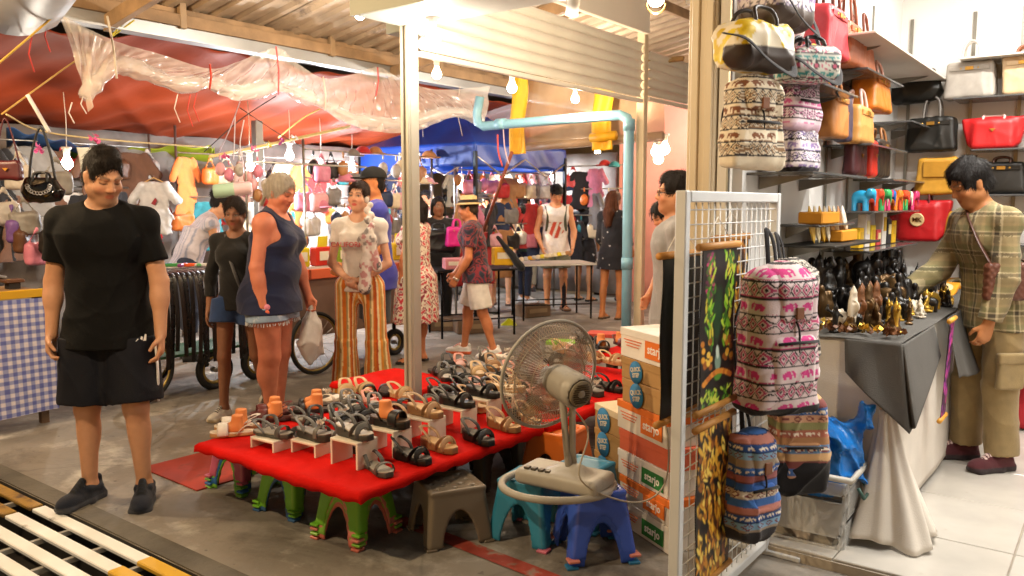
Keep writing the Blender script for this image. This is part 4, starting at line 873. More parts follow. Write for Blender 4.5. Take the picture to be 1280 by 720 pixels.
make_shoe('greyflat', 'flat', '4a4843', '8f8a80', '4e4a46', label='flat grey strap sandal')
make_shoe('flower', 'platform', '35332f', '8a8680', '66625c', flower='e4dccf', label='grey sandal topped with a white flower')
make_shoe('tan', 'wedge', '8a6440', 'c09a6a', 'a5805a', cross=True, label='tan wedge sandal with a heel strap')
make_shoe('black', 'wedge', '0f0e0d', '2a2622', '141211', cross=True, label='black wedge sandal with crossed straps')
make_shoe('blackflat', 'flat', '121110', '26221e', '171514', broad=True, ank=False, label='flat black slide sandal')
make_shoe('beige', 'clog', 'b89468', 'd8bf98', 'c8a87c', cross=True, label='beige strap sandal')
make_shoe('white', 'flat', 'cfc4b0', 'e0d6c6', 'ded4c6', flower='eadfd2', ank=False, label='lacy white slipper')
make_shoe('pink', 'flat', 'b88a7a', 'd0a08c', 'c88878', label='dusty pink strap sandal')
def put_shoe(key, px, py, z, deg, pair=0.0, where=' on the front shoe table'):
    s_ = SHOE[key]; base = G(px, py, z)
    for i in range(2 if pair else 1):
        o = s_ if not s_['used'] else copy_tree(s_); s_['used'] = 1
        o['label'] = s_['base'] + where; o.location = base + Vector((math.cos(R(deg)), math.sin(R(deg)), 0)) * (pair * i) + Vector((0, 0, .004)); o.rotation_euler = (0, 0, R(deg) + random.uniform(-.2, .2)); o.scale = (.9,) * 3
Z1 = TZ + .004
# on risers along the front edge:   pixel of the riser foot, riser height, shoe, turn
RIS = [(341, 569, .055, 'greyflat', 235), (392, 575, .065, 'flower', 228), (443, 590, .125, 'grey', 230), (487, 575, .125, 'wedge_form', 225), (531, 560, .125, 'tan', 225), (571, 545, .12, 'black', 222), (603, 532, .12, 'black', 222), (634, 520, .10, 'beige', 222)]
for px, py, h, k, a in RIS:
    q = G(px, py - 10, Z1); riser(q, SA + R(3), h, 'white bent display riser under the ' + ' '.join(SHOE[k]['base'].split()[:3])); s_ = SHOE[k]; o = s_ if not s_['used'] else copy_tree(s_); s_['used'] = 1; o['label'] = s_['base'] + ' on a white riser'; o.location = q + Vector((0, 0, h + .002)); o.rotation_euler = (0, 0, SA + R(96) + random.uniform(-.15, .15) + math.pi); o.scale = (.9,) * 3
for k, px, py, a, pr in (('white_form', 292, 545, 100, .12), ('maroon_form', 341, 527, 110, .12), ('black_form', 392, 516, 105, .11), ('greyflat', 418, 548, 215, 0), ('white', 436, 503, 170, .10), ('beige', 455, 492, 200, .11), ('blackflat', 482, 492, 190, .11), ('beige', 500, 498, 215, 0), ('black', 394, 536, 200, 0), ('flower', 425, 532, 215, 0), ('black', 452, 527, 220, .11),
                      ('grey', 470, 518, 205, .11), ('blackflat', 500, 511, 215, 0), ('greyflat', 473, 590, 225, 0), ('black', 514, 577, 232, 0), ('tan', 548, 563, 232, 0), ('black', 597, 553, 232, 0), ('tan', 629, 537, 230, 0), ('grey', 456, 548, 215, 0), ('tan', 505, 533, 220, 0), ('black', 545, 520, 222, 0)):
    put_shoe(k, px, py, Z1, a + 0, pr)
for k, px, py, a in (('black', 549, 496, 210), ('blackflat', 563, 503, 215), ('black', 579, 493, 214), ('grey', 556, 474, 205), ('black', 578, 479, 210), ('beige', 597, 470, 205), ('blackflat', 603, 483, 205), ('tan', 615, 462, 200), ('black', 560, 462, 200), ('greyflat', 590, 460, 205), ('black', 620, 478, 210), ('pink', 640, 466, 200), ('black', 632, 494, 215), ('pink', 575, 457, 200), ('blackflat', 545, 468, 200), ('grey', 608, 452, 205), ('white', 630, 449, 205)):
    put_shoe(k, px, py, Z1, a, 0, ' beside the steel post')
for k, px, py, a in (('wedge_form', 752, 438, 200), ('maroon_form', 776, 432, 210), ('black_form', 800, 432, 200), ('wedge_form', 822, 428, 190), ('tan', 740, 452, 205), ('pink', 720, 446, 200), ('beige', 700, 440, 200), ('black', 730, 430, 205), ('wedge_form', 838, 418, 190), ('grey', 690, 455, 200), ('white', 712, 434, 210), ('beige', 764, 455, 210)):
    put_shoe(k, px, py, .405, a, 0, ' beyond the fan')
rq = random.Random(4); occ = [o.location.copy() for o in COL.objects if o.name.startswith('sandal')]; ks = ['black', 'blackflat', 'tan', 'grey', 'greyflat', 'beige', 'pink', 'flower', 'black']
for i in range(400):
    u, v = rq.uniform(-1.15, .9), rq.uniform(-.08, .92); q = S(u, v, Z1 + .004)
    if len(occ) > 120 or (abs(u) < .13 and abs(v) < .13) or (u > -.1 and v < .2) or min((q.xy - o.xy).length for o in occ) < (.15 if u < -.1 else .115): continue
    occ.append(q); s_ = SHOE[ks[len(occ) % 9]]; o = copy_tree(s_); o['label'] = s_['base'] + (' on the front shoe table' if u < -.05 else ' beside the steel post'); o.location = q; o.rotation_euler = (0, 0, R(215) + rq.uniform(-.4, .4)); o.scale = (.88,) * 3
# ---- free stools
stool(G(562, 668), R(24), '6f6558', 'square grey brown plastic stool beside the shoe table', STOOLW, sc_=1.0)
stool(G(663, 668), SA + R(8), '2f7f9e', 'teal blue stool carrying the fan base', STOOLP, 'blue stools by the fan', sc_=1.02, rim='c86a80')
stool(G(741, 690), R(12), '2f4fae', 'lowest blue violet stool of the pair in front of the fan', STOOL, 'blue stools by the fan', rim='2a6f9a')
stool(G(741, 690) + Vector((0, 0, .03)), R(14), '3a58bc', 'topmost blue violet stool with a perforated seat in front of the fan', STOOL, 'blue stools by the fan', rim='c87a6a')
stool(G(730, 648), SA, '3585a8', 'teal stool behind the blue violet pair', STOOLP, 'blue stools by the fan')
stool(G(697, 604), SA + R(5), 'd06a26', 'orange stool with a lattice seat behind the fan', STOOL, None, sc_=1.12)
# ---- pedestal fan, seen from behind
FB = G(697, 606, .30); fan = thing('electric_fan', 'beige table fan with wire grille standing on a blue stool', 'fan', FB, 0)
fp = mat('fan_plastic', (.37, .345, .295), rough=.42, var=.1, bump=.03, wear=((.24, .21, .17), 8, .62)); fd_ = C('7d7466', 'plastic')
b = SDF((-.32, -.25, -.03), (.32, .25, .14), .008); M = np.array(Euler((0, 0, R(-32))).to_matrix())
b.rbox((.03, 0, .035), (.20, .105, .035), .025, M); b.cap(M @ np.array((.03, .0, .05)), M @ np.array((.10, .0, .07)), .05, .04, k=.05); b.build('base', fp, fan)
MB().tube([(math.cos(a) * .245, math.sin(a) * .205, .004) for a in np.linspace(0, 2 * math.pi, 37)[:-1]], .017, 8, closed=True).build('base_ring', fp, fan)
for i in range(4): MB().box(tuple(M @ np.array((-.12 + .035 * i, -.055, .073))), (.026, .03, .012), rot=Euler((0, 0, R(-32))), bev=.003).build('speed_button', C('4a443c', 'plastic'), fan)
HC = W(687, 468, FB.y - .10) - FB; ax = Vector((-.52, .83, .18)).normalized()      # the fan blows away from the camera
mb = HC - ax * .02; RT = aim(ax).to_4x4()
for s_ in (-1, 1): MB().tube([Vector(M @ np.array((.07, s_ * .022, .07))), Vector((.05 + s_ * .012, -.02, .16)), HC - ax * .13 + Vector((s_ * .02, 0, -.06))], [.016, .015, .014], 10).build('pole', fp, fan)
b = SDF((-.12, -.12, -.26), (.12, .12, .06), .006); b.cap((0, 0, -.07), (0, 0, -.18), .068, .072, k=.02); b.clip((0, 0, -.225), (0, 0, -1)); b.cap((0, 0, -.30), (0, 0, -.22), .056, k=.004, op='sub')
mo = b.build('motor_housing', fp, fan, loc=HC, rot=RT.to_euler()); MB().lathe([(0, -.224), (.052, -.224), (.055, -.218)], 24).build('rear_cap', C('8f8570', 'plastic'), mo)
for i in range(-4, 5): MB().box((-.0, i * .0095, -.226), (2 * math.sqrt(max(.048 ** 2 - (i * .0095) ** 2, 1e-4)) * .85, .004, .004)).build('vent_slot', C('4e4638', 'plastic'), mo)
MB().lathe([(0, -.229), (.016, -.229), (.018, -.224)], 16).build('knob', fp, mo)
wire = mat('grille_wire', (.42, .36, .28), rough=.4, metal=.5, var=.1); RF = .232
def grille(sign, n=96):
    g = MB(); pr = [(.05, sign * .072), (.12, sign * .068), (.19, sign * .046), (RF, 0)]
    for i in range(n):
        a = 2 * math.pi * i / n; tw = .20
        g.tube([(math.cos(a + tw * (1 - r / RF)) * r, math.sin(a + tw * (1 - r / RF)) * r, z) for r, z in pr], .00125, 4)
    for r, z in ((.05, .072), (.135, .066), (.2, .042)): g.tube([(math.cos(a) * r, math.sin(a) * r, sign * z) for a in np.linspace(0, 2 * math.pi, 41)[:-1]], .002, 5, closed=True)
    return g
for sg, nm in ((-1, 'rear_grille'), (1, 'front_grille')): tag(grille(sg).build(nm, wire, fan, loc=HC, rot=RT.to_euler()), kind='stuff')
MB().tube([(math.cos(a) * (RF + .003), math.sin(a) * (RF + .003), 0) for a in np.linspace(0, 2 * math.pi, 61)[:-1]], .0075, 8, closed=True).build('grille_rim', fp, fan, loc=HC, rot=RT.to_euler())
bm_ = mat('fan_blade', (.5, .44, .34), rough=.25, var=.03, trans=.75, alpha=.45, ior=1.1)
for k in range(3):
    g = MB(); a0 = 2 * math.pi * k / 3 + .4
    def bl(a, b): r = .035 + a * .165; th = a0 + (b - .5) * (1.55 - .5 * a) + .3 * a; return np.cos(th) * r, np.sin(th) * r, (b - .5) * .055
    g.grid(bl, 10, 12); g.build('blade', bm_, fan, loc=HC, rot=RT.to_euler(), thick=.002)
MB().lathe([(0, .03), (.03, .025), (.036, -.03), (0, -.03)], 20).build('hub', fp, fan, loc=HC, rot=RT.to_euler())
cd = smooth_path([W(707, 500, FB.y - .1), W(735, 540, FB.y - .12), W(726, 600, FB.y - .2), W(790, 628, FB.y - .1), W(828, 610, FB.y - .05), W(836, 560, FB.y - .05), W(826, 505, FB.y)], 8); tag(MB().tube(cd, .004, 6).build('power_cord', C('a89e8c', 'plastic')), 'beige power cord looping from the fan to the socket strip', 'cord')
# ---- shoe boxes
BR = R(-66)
def shoebox(loc, rz, dims, cbody, clid, lab, logo=None, lc='e9e2d8', patch=None, disc=None, group='shoe boxes stacked beside the wide post', small=None):
    L, D_, h = dims; t = thing('shoe_box', lab, 'shoe box', loc, rz, group); MB().box((L / 2, D_ / 2, h * .5 - .002), (L - .006, D_ - .006, h - .004), bev=.002).build('carton', C(cbody, 'card'), t); MB().box((L / 2, D_ / 2, h - .018), (L, D_, .034), bev=.002).build('lid', C(clid, 'card'), t)
    if patch:
        MB().box((L * .71, -.0025, h * .46), (L * .40, .003, h * .58)).build('printed_panel', C(patch, 'card'), t)
        text(logo, h * .42, C('f2eee8', 'card'), t, (L * .71, -.0046, h * .48), (R(90), 0, 0), bold=.001)
        for i in range(3): MB().box((L * .26, -.0024, h * (.62 - .1 * i)), (L * (.34 - .05 * i), .003, h * .025)).build('printed_line', C('d86a3a', 'card'), t)
    if disc:
        for x in (L * .34,):
            g = MB().lathe([(0, .0015), (h * .52, .0015), (h * .52, 0)], 28, M=Matrix.Translation(Vector((x, -.004, h * .44))) @ Euler((R(90), 0, 0)).to_matrix().to_4x4()); o = g.build('printed_disc', C(disc, 'card'), t)
            text('QUICK\nSTEP', h * .27, C('d8cdb8', 'card'), t, (x, -.0066, h * .44), (R(90), R(-12), 0), bold=.0008)
    return t
b0 = G(772, 652); ex = Vector((math.cos(BR), math.sin(BR), 0)); ey = Vector((-math.sin(BR), math.cos(BR), 0)); z = .002
STK = [(.42, .30, .125, 'e6e0d8', 'e0dad0', 'white shoe box with a green panel at the bottom of the stack', 'starjo', '2f7a3a', None, 0), (.42, .30, .115, 'dcd4ca', 'e0752a', 'white shoe box with orange lid second from the floor', 'starjo', 'e0752a', None, .008), (.42, .30, .12, 'e2dcd4', 'e6e0d8', 'white shoe box with a green panel below the salmon box', 'starjo', '2f7a3a', None, -.01),
       (.42, .30, .10, 'd8694a', 'd8694a', 'plain salmon shoe box in the tall stack', None, None, None, .0), (.42, .30, .135, 'e2dcd2', 'e0752a', 'white shoe box with orange lid above the salmon box', 'starjo', 'e0752a', None, -.02), (.40, .30, .11, 'b08a58', 'b08a58', 'brown shoe box with a blue disc above the socket strip', None, None, '2f78a8', .02), (.40, .30, .10, 'b08a58', 'ac8654', 'brown shoe box with a blue disc under the topmost box', None, None, '2f78a8', .01), (.43, .31, .135, 'e8e2da', 'e4ded6', 'white shoe box with an orange panel topping the stack', 'starjo', 'e0752a', None, .0)]
for (L, D_, h, cb, cl, lab, logo, patch, disc, off) in STK:
    shoebox(b0 + ex * off + Vector((0, 0, z)), BR + random.uniform(-.02, .02), (L, D_, h), cb, cl, lab, logo, patch=patch, disc=disc); z += h + .001
topz = z
c0 = G(742, 620); z = .002
for i, (h, lab) in enumerate(((.13, 'brown shoe box at the foot of the short stack'), (.12, 'brown shoe box with a blue disc second in the short stack'), (.12, 'brown shoe box with a blue disc third in the short stack'), (.125, 'brown shoe box with a pale lid topping the short stack'))):
    shoebox(c0 + Vector((0, 0, z)), BR + random.uniform(-.03, .03), (.30, .28, h), 'b08a58', 'd8c8a8' if i == 3 else 'a8824e', lab, disc='2f78a8'); z += h + .001
for (px, py, d, cb, cl, lab, patch) in ((850, 428, 5.2, 'b08a58', 'd8d0c4', 'brown shoe box with a white lid behind the tall stack', None), (700, 428, 8.2, 'd8d4cc', '8fc838', 'white shoe box with a green lid on the far red cloth', None), (752, 418, 7.6, 'd8d0c8', 'c84a3a', 'red lidded shoe box on the far red cloth', None)):
    shoebox(W(px, py, d) - Vector((0.15, 0, .1)), SA + R(20), (.32, .22, .11), cb, cl, lab, disc='2f78a8' if patch is None and cb == 'b08a58' else None, group='shoe boxes beyond the fan')
sk = thing('socket_strip', 'white mains socket strip lying on the orange lidded box', 'socket strip', b0 + ex * .10 + ey * .02 + Vector((0, 0, .602)), BR + R(4)); MB().box((.13, .03, .018), (.26, .06, .034), bev=.006).build('body', whp, sk)
for i in range(3): MB().box((.06 + .07 * i, .03, .036), (.04, .04, .004), bev=.002).build('socket', C('b8b2a6', 'plastic'), sk)
MB().box((.2, .03, .055), (.03, .03, .04), bev=.006).build('plug', whp, sk)
# ================================================================ bag shop
def motif(x, z):
    """1 where a small walking elephant covers the cell (x, z in -1..1)"""
    e = lambda cx, cz, rx, rz: ((x - cx) / rx) ** 2 + ((z - cz) / rz) ** 2 < 1
    m = e(-.08, .12, .52, .42) | e(.45, .25, .30, .30) | ((np.abs(x - .72) < .10) & (z < .25) & (z > -.45)) | ((np.abs(x + .42) < .13) & (z < .1) & (z > -.62)) | ((np.abs(x - .20) < .13) & (z < .1) & (z > -.62)) | ((np.abs(x + .64 + (z - .1) * .1) < .05) & (z > -.3) & (z < .2))
    return m & ~e(.33, .2, .10, .16)
def eleph_print(bg, ink, ink2=None, dark='2a2426', band=.085, cell=.075, off=0.0, ang=False, z0=0.0):
    B, I, K, D2 = (np.array(hexc(c)) for c in (bg, ink, ink2 or ink, dark))
    def fn(V):
        s_ = np.where(np.abs(V[:, 1]) > np.abs(V[:, 0]) * 1.0, V[:, 0], V[:, 1]) if not ang else np.arctan2(V[:, 0], -V[:, 1]) * .13
        zz = (V[:, 2] - z0) / band + off; r = np.floor(zz).astype(int); t = zz - r; o = np.tile(B, (len(V), 1)); ev = (r % 2 == 0)
        x = ((s_ / cell + .5 * r) % 1) * 2 - 1; o[ev & motif(x, t * 2.3 - 1.15)] = I; y = ((s_ / (cell * .55)) % 1) * 2 - 1; dm = np.abs(y) + np.abs(t * 2 - 1) * 1.15
        o[~ev & (dm < .85) & (dm > .5)] = K; o[~ev & (dm < .28)] = D2; o[~ev & (np.abs(dm - 1.15) < .12)] = D2; o[(t < .06) | (t > .94)] = D2; o[(t > .09) & (t < .13)] = K; return o
    return fn
def stripe_print(cols, period=.16, cell=.05):
    P_ = np.array([hexc(c) for c in cols])
    def fn(V):
        s_ = np.where(np.abs(V[:, 1]) > np.abs(V[:, 0]), V[:, 0], V[:, 1]); t = (V[:, 2] / period) % 1 * len(cols); i = t.astype(int) % len(cols); o = P_[i].copy(); f = t - np.floor(t)
        x = ((s_ / cell) % 1) * 2 - 1; m = (i % 3 == 0) & motif(x, f * 2.4 - 1.2); o[m] = np.array(hexc('e8dcc8')); dm = np.abs(x) + np.abs(f * 2 - 1); o[(i % 4 == 2) & (dm < .8) & (dm > .45)] = np.array(hexc('7a3a3a')); o[(f < .08)] *= .35; return o
    return fn
def backpack(loc, rz, w, d, h, pr, label, base='17151a', flap=True, tilt=0.0, hang=None, pocket=True, res=.006, group=None, strapc='161418', base_h=.12):
    t = thing('backpack', label, 'backpack', loc, rz, group)
    b = SDF((-w * .7, -d * .75, -.03), (w * .7, d * .75, h + .05), res); b.rbox((0, 0, h * .46), (w / 2, d / 2, h * .46), min(w, d) * .24, taper=.07); b.ell((0, -d * .2, h * .26), (w * .44, d * .42, h * .22), k=.05); b.cap((-w * .22, 0, h * .9), (w * .22, 0, h * .9), d * .24, k=.05); b.disp(fold_fn(.013, int(h * 999 + w * 77)))
    B = np.array(hexc(base))
    def cf(V):
        o = pr(V); o[V[:, 2] < h * base_h] = B; return o
    b.build('body', VC(), t, cfn=cf)
    if flap:
        f = SDF((-w * .6, -d * .95, h * .5), (w * .6, d * .7, h + .07), res); f.ell((0, -d * .06, h * .86), (w * .40, d * .50, h * .15), k=.02); f.rbox((0, -d * .47, h * .74), (w * .27, .022, h * .13), .02, k=.05); f.disp(fold_fn(.003, 5)); fo = f.build('flap', VC(), t, cfn=pr); MB().box((0, -d * .47 - .027, h * .68), (.035, .008, .045), bev=.002).build('leather_tab', C('7a4a2c', 'leather'), fo)
        MB().tube(smooth_path([(-w * .2, -d * .4, h * .72), (0, -d * .57, h * .6), (w * .02, -d * .6, h * .42)], 5), .004, 6).build('draw_cord', C('1a1616', 'cloth'), t)
    if pocket:
        f = SDF((-w * .6, -d * .95, 0), (w * .6, 0, h * .7), res); f.rbox((0, -d * .45, h * .34), (w * .36, d * .16, h * .19), .03, k=.02); po = f.build('front_pocket', VC(), t, cfn=pr); MB().tube([(-w * .33, -d * .615, h * .485), (0, -d * .635, h * .488), (w * .33, -d * .615, h * .485)], .006, 6).build('zip', C('141215', 'cloth'), po)
    for sg in (-1, 1): MB().tube(smooth_path([(sg * w * .16, d * .45, h * .9), (sg * w * .3, d * .75, h * .6), (sg * w * .34, d * .6, h * .2), (sg * w * .38, d * .3, h * .08)], 5), .017, 8, flat=.22).build('shoulder_strap', C(strapc, 'cloth'), t)
    if hang: MB().tube(smooth_path([(-.02, d * .2, h * .93), (-.015, d * .3, h + hang * .6), (0, d * .42, h + hang), (.015, d * .3, h + hang * .6), (.02, d * .2, h * .93)], 5), .010, 8, flat=.3).build('hang_loop', C(strapc, 'cloth'), t)
    return t
def handbag(loc, rz, w, d, h, col, label, style='tote', handle=None, hh=.12, taper=.08, kind='leather', gold=True, res=.008, group=None, emblem=False, flap=None, cfn=None):
    t = thing('handbag', label, 'handbag', loc, rz, group); m = VC('leather') if cfn else C(col, kind)
    b = SDF((-w * .75, -d * .8, -.02), (w * .75, d * .8, h + .05), res)
    if style == 'duffel':
        b.rbox((0, 0, h * .48), (w / 2, d / 2, h * .48), min(d, h) * .30); b.disp(fold_fn(.012, int(w * 999)))
        pts = [(-w * .48, 0, h * .7), (-w * .44, -d * .55, h * .5), (-w * .1, -d * .62, h * .12), (w * .3, -d * .6, -.02), (w * .5, -d * .3, h * .25), (w * .5, 0, h * .7)]; MB().tube(smooth_path(pts, 5), .017, 8, flat=.2, up=(0, -1, 0)).build('shoulder_strap', C('17151a', 'cloth'), t) if cfn else None
    elif style == 'wing':
        b.rbox((0, 0, h * .45), (w * .36, d / 2, h * .45), .03, taper=.05); b.rbox((0, 0, h * .55), (w / 2, d * .3, h * .43), .02, k=.04, taper=-.12); b.disp(fold_fn(.003, 3))
    elif style == 'slouch': b.ell((0, 0, h * .36), (w / 2, d * .55, h * .4), p=2.6, k=.02); b.rbox((0, 0, h * .6), (w * .38, d * .3, h * .38), .03, k=.06); b.disp(fold_fn(.008, 2))
    else: b.rbox((0, 0, h / 2), (w / 2, d / 2, h / 2), .026, taper=taper); b.disp(fold_fn(.006, int(w * 777)))
    b.build('body', m, t, cfn=cfn); hc = handle or col
    if style != 'plain':
        for sy in (-1, 1):
            a = w * .17; y = sy * d * .30; MB().tube(smooth_path([(-a, y * 1.2, h * .78), (-a * 1.02, y * 1.1, h * 1.0), (-a * .8, y * .8, h + hh * .75), (0, y * .6, h + hh), (a * .8, y * .8, h + hh * .75), (a * 1.02, y * 1.1, h * 1.0), (a, y * 1.2, h * .78)], 5), .0085, 8).build('handle', C(hc, 'leather'), t)
    gm = C('c89a4a', 'metal')
    if style == 'tote':
        MB().box((0, -d / 2 * (1 - taper * .6) - .004, h * .80), (w * .78, .008, .028), bev=.003).build('belt', m if not cfn else C('2a2220', 'leather'), t)
        if gold: MB().box((0, -d / 2 * (1 - taper * .6) - .011, h * .80), (.05, .006, .024), bev=.002).build('clasp', gm, t)
        for sx in (-1, 1): MB().lathe([(0, .006), (.008, .004), (.009, 0)], 10, M=Matrix.Translation(Vector((sx * w * .17, -d / 2 - .001, h * .80))) @ Euler((R(90), 0, 0)).to_matrix().to_4x4()).build('stud', gm, t)
    if style in ('wing', 'slouch', 'duffel', 'plain') and gold: MB().prism([(-.018, 0), (.018, 0), (0, -.02)], .005, M=Matrix.Translation(Vector((0, -d / 2 - .006, h * .62)))).build('clasp', gm, t)
    if flap: MB().box((0, -d / 2 - .006, h * .68), (w * .62, .012, h * .42), bev=.01).build('flap', C(flap, 'leather'), t)
    if emblem:
        M = Matrix.Translation(Vector((0, -d / 2 - .004, h * .52))) @ Euler((R(90), 0, 0)).to_matrix().to_4x4(); MB().lathe([(0, .003), (.040, .003), (.046, .005), (.048, 0)], 24, M=M).build('emblem_disc', C('e0c490', 'metal', metal=.3), t); text('MK', .042, C('6a4a2a', 'metal'), t, (0, -d / 2 - .0095, h * .52), (R(90), 0, 0), name='emblem_letters', ext=.002, bold=.001)
    return t
# ---- white grid stand
wh = mat('stand_white', (.62, .63, .63), rough=.4, var=.05, bump=.03, wear=((.42, .38, .33), 12, .7)); SL, SH = .885, 1.565
st = thing('grid_stand', 'white metal display stand with wire grid at the shop corner', 'display stand', S(-1.03, 2.24), SA)
for y in (0, SL): MB().box((0, y, SH / 2), (.040, .036, SH), bev=.004).build('post', wh, st)
for z in (SH - .02, .05): MB().box((0, SL / 2, z), (.042, SL - .042, .038), bev=.004).build('rail', wh, st)
vw = MB().tube([(0, 0, .07), (0, 0, SH - .04)], .0026, 5).mesh('wire'); hw_ = MB().tube([(0, .02, 0), (0, SL - .02, 0)], .0026, 5).mesh('wire')
for i in range(1, 17): link('wire', vw, wh, st, (0, SL * i / 17, 0))
for i in range(1, 30): link('wire', hw_, wh, st, (.004, 0, .05 + i * .05))
for y in (0, SL): MB().box((0, y, .012), (.32, .035, .022), bev=.004).build('foot', wh, st)
# painted scrolls
def paint(strokes, bg):
    def fn(a, b):
        o = np.tile(np.array(hexc(bg)), (len(a), 1)); z = 1 - b
        for (cx, cz, rx, rz, ang, c, soft) in strokes:
            ca, sa = math.cos(ang), math.sin(ang); x = (a - cx); y = (z - cz) * 2.7; X = x * ca + y * sa; Y = -x * sa + y * ca; m = np.clip((1.15 - ((X / rx) ** 2 + (Y / (rz)) ** 2)) / soft, 0, 1)[:, None]; o = o * (1 - m) + np.array(hexc(c)) * m
        return o
    return fn
r_ = random.Random(3); A1 = []
A1.append((.5, .42, .16, .5, 0, '123a1c', .8))
for i in range(60): A1.append((.22 + r_.uniform(-.1, .1), r_.uniform(.04, .32), .05, .03, r_.uniform(0, 3), r_.choice(['8a1f5a', 'b8356a', '5a1a3a', '3a5a1a']), .5))
for i in range(110):
    x = r_.choice([.25, .3, .8, .85, .75]); z = r_.uniform(.05, .62); A1.append((x + r_.uniform(-.09, .09), z, .028, .09, r_.uniform(-.7, .7), r_.choice(['3f7a1c', '6fae22', 'a8c83a', '2a5a1a', 'c8b83a']), .5))
for i in range(26): A1.append((r_.choice([.2, .8]) + r_.uniform(-.12, .12), r_.uniform(.58, .74), .055, .055, r_.uniform(0, 3), r_.choice(['d89a2a', 'b8701c', 'e0b84a', '8a4a14']), .5))
A1 += [(.5, .72, .09, .16, 0, '7f9a8a', .5), (.5, .8, .12, .10, 0, '4f8a2a', .5), (.5, .66, .05, .12, 0, 'c8d8c8', .5)]
for i in range(14): A1.append((.1 + i * .06, .83 - .05 * math.sin(i * .24), .06, .05, .3, r_.choice(['d88a2a', 'b8641a']), .5))
for i in range(60): A1.append((r_.uniform(.05, .95), r_.uniform(.885, .99), .022, .07, r_.uniform(-1, 1), r_.choice(['5f9a1c', 'a8c83a', '2f6a1a', 'c8d04a']), .5))
r2 = random.Random(8); A2 = []
for i in range(240): A2.append((r2.uniform(.05, .95), r2.uniform(.02, .98), .022 + r2.random() * .03, .10 + .08 * r2.random(), r2.gauss(-.25, .35), r2.choice(['c88a1c', 'e0b03a', '8a4a10', '5a2a0a', 'd8a030', '3a1a08', '1a0e06']), .7))
for i in range(8): A2.append((r2.uniform(.1, .9), r2.uniform(.05, .95), .16, .22, 0, '080605', .9))
for i in range(150): A2.append((r2.uniform(.05, .95), r2.uniform(.02, .98), .018 + r2.random() * .02, .09, r2.gauss(-.25, .4), r2.choice(['e8b83a', 'c8801a', 'f0d060', '9a5a14']), .6))
def scroll(y0, y1, z1, z0, x, strokes, bg, label, group='painted scrolls on the stand', rods=True):
    t = thing('painted_scroll', label, 'painting', S(-1.03, 2.24), SA, group); h = z1 - z0
    MB().grid(lambda a, b: (x + .004 * np.sin(b * 9) + .0 * a, y0 + (y1 - y0) * a, z0 + h * b), 64, 170, cfn=paint(strokes, bg)).build('canvas', VC('paint'), t, thick=.002)
    if rods:
        for z in (z1, z0): MB().tube([(x, y0 - .025, z), (x, y1 + .02, z)], .013, 12).build('rod', C('b8803a', 'wood'), t)
        MB().tube([(x, y0 + .02, z1), (x - .01, (y0 + y1) / 2, z1 + .10), (x, y1 - .02, z1)], .002, 5).build('hanging_string', C('d8d0c4', 'cloth'), t)
    return t
scroll(.06, .36, 1.375, .80, .045, A1, '0c0d0b', 'black velvet scroll painted with a bamboo village')
scroll(.06, .36, .745, .16, .045, A2, '070605', 'black velvet scroll painted with golden leaves')
scroll(.40, .72, 1.39, .75, -.05, A2, '070605', 'black scroll on the shoe shop side of the stand grid')
scroll(-.02, .30, 1.345, .765, -.062, A1[:1], '050505', 'plain backed black scroll hanging at the stand post')
# backpacks hung on the stand (local x = away from the grid)
pk = eleph_print('d8c6c8', 'd03a86', 'b8406e', band=.062, cell=.085)
def on_stand(y, x, z): return S(-1.03 + y, 2.24 + x, z)
backpack(on_stand(.50, .16, .745), SA + R(62), .285, .18, .56, pk, 'pink and white elephant print rucksack hung high on the grid stand', hang=.12, base_h=.05, res=.0045, group='rucksacks on the grid stand')
backpack(on_stand(.80, .10, .80), SA + R(80), .26, .16, .50, eleph_print('cfc6b8', '2a2422', '3a3230', band=.05, cell=.06), 'black and cream elephant rucksack behind the pink one', hang=.1, group='rucksacks on the grid stand', res=.006)
bl = ['2f5a9e', '9a8a78', '7fa8c8', '264a8a', 'b8786a', '3a6ab0', 'c8b8a0', '2f5aa0', '9a5a58']
backpack(on_stand(.40, .11, .27), SA + R(66), .19, .13, .42, stripe_print(bl, .26), 'blue banded elephant rucksack with grey base hung low', hang=.06, base='2c2a2e', group='rucksacks on the grid stand', res=.005)
backpack(on_stand(.74, .17, .36), SA + R(40), .22, .14, .42, stripe_print(['a8624e', '8a8a5a', 'c89a7a', '3a5f9a', '7a3f3a', 'c8a070', '5f86b0', 'a87a52'], .24), 'rust and blue banded rucksack with black lower panel', hang=.06, flap=False, base='121014', base_h=.34, group='rucksacks on the grid stand', res=.005)
# ---- shelves
gl = mat('smoked_glass', (.10, .10, .10), rough=.12, var=.04, alpha=.82, spec=.6); alr = C('8a8880', 'metal')
def shelf(u0, u1, v0, v1, z, label, m=None, group='glass shelves'):
    t = thing('wall_shelf', label, 'shelf', S((u0 + u1) / 2, (v0 + v1) / 2, z), SA, group); a, b = abs(v1 - v0), abs(u1 - u0)
    MB().box((0, 0, -.006), (a, b, .012), bev=.002).build('board', m or gl, t)
    on_left = v0 < 2.1
    for k in (-.32, .32):
        if on_left: MB().prism([(-a / 2, -.014), (a / 2 - .06, -.014), (a / 2 - .08, -.022), (-a / 2, -.075)], .008, M=Matrix.Translation(Vector((0, k * b, 0)))).build('bracket', alr, t)
        else: MB().prism([(-b / 2 + .06, -.014), (b / 2, -.014), (b / 2, -.075), (-b / 2 + .08, -.022)], .008, M=Matrix.Translation(Vector((k * a, 0, 0))) @ Euler((0, 0, R(90))).to_matrix().to_4x4()).build('bracket', alr, t)
    return t
VL = 2.018; UB = 3.055                            # wall faces
def zl(px, py, v=2.15): q = onU(px, py, v); u, v_, z = SUV(q); return u, z
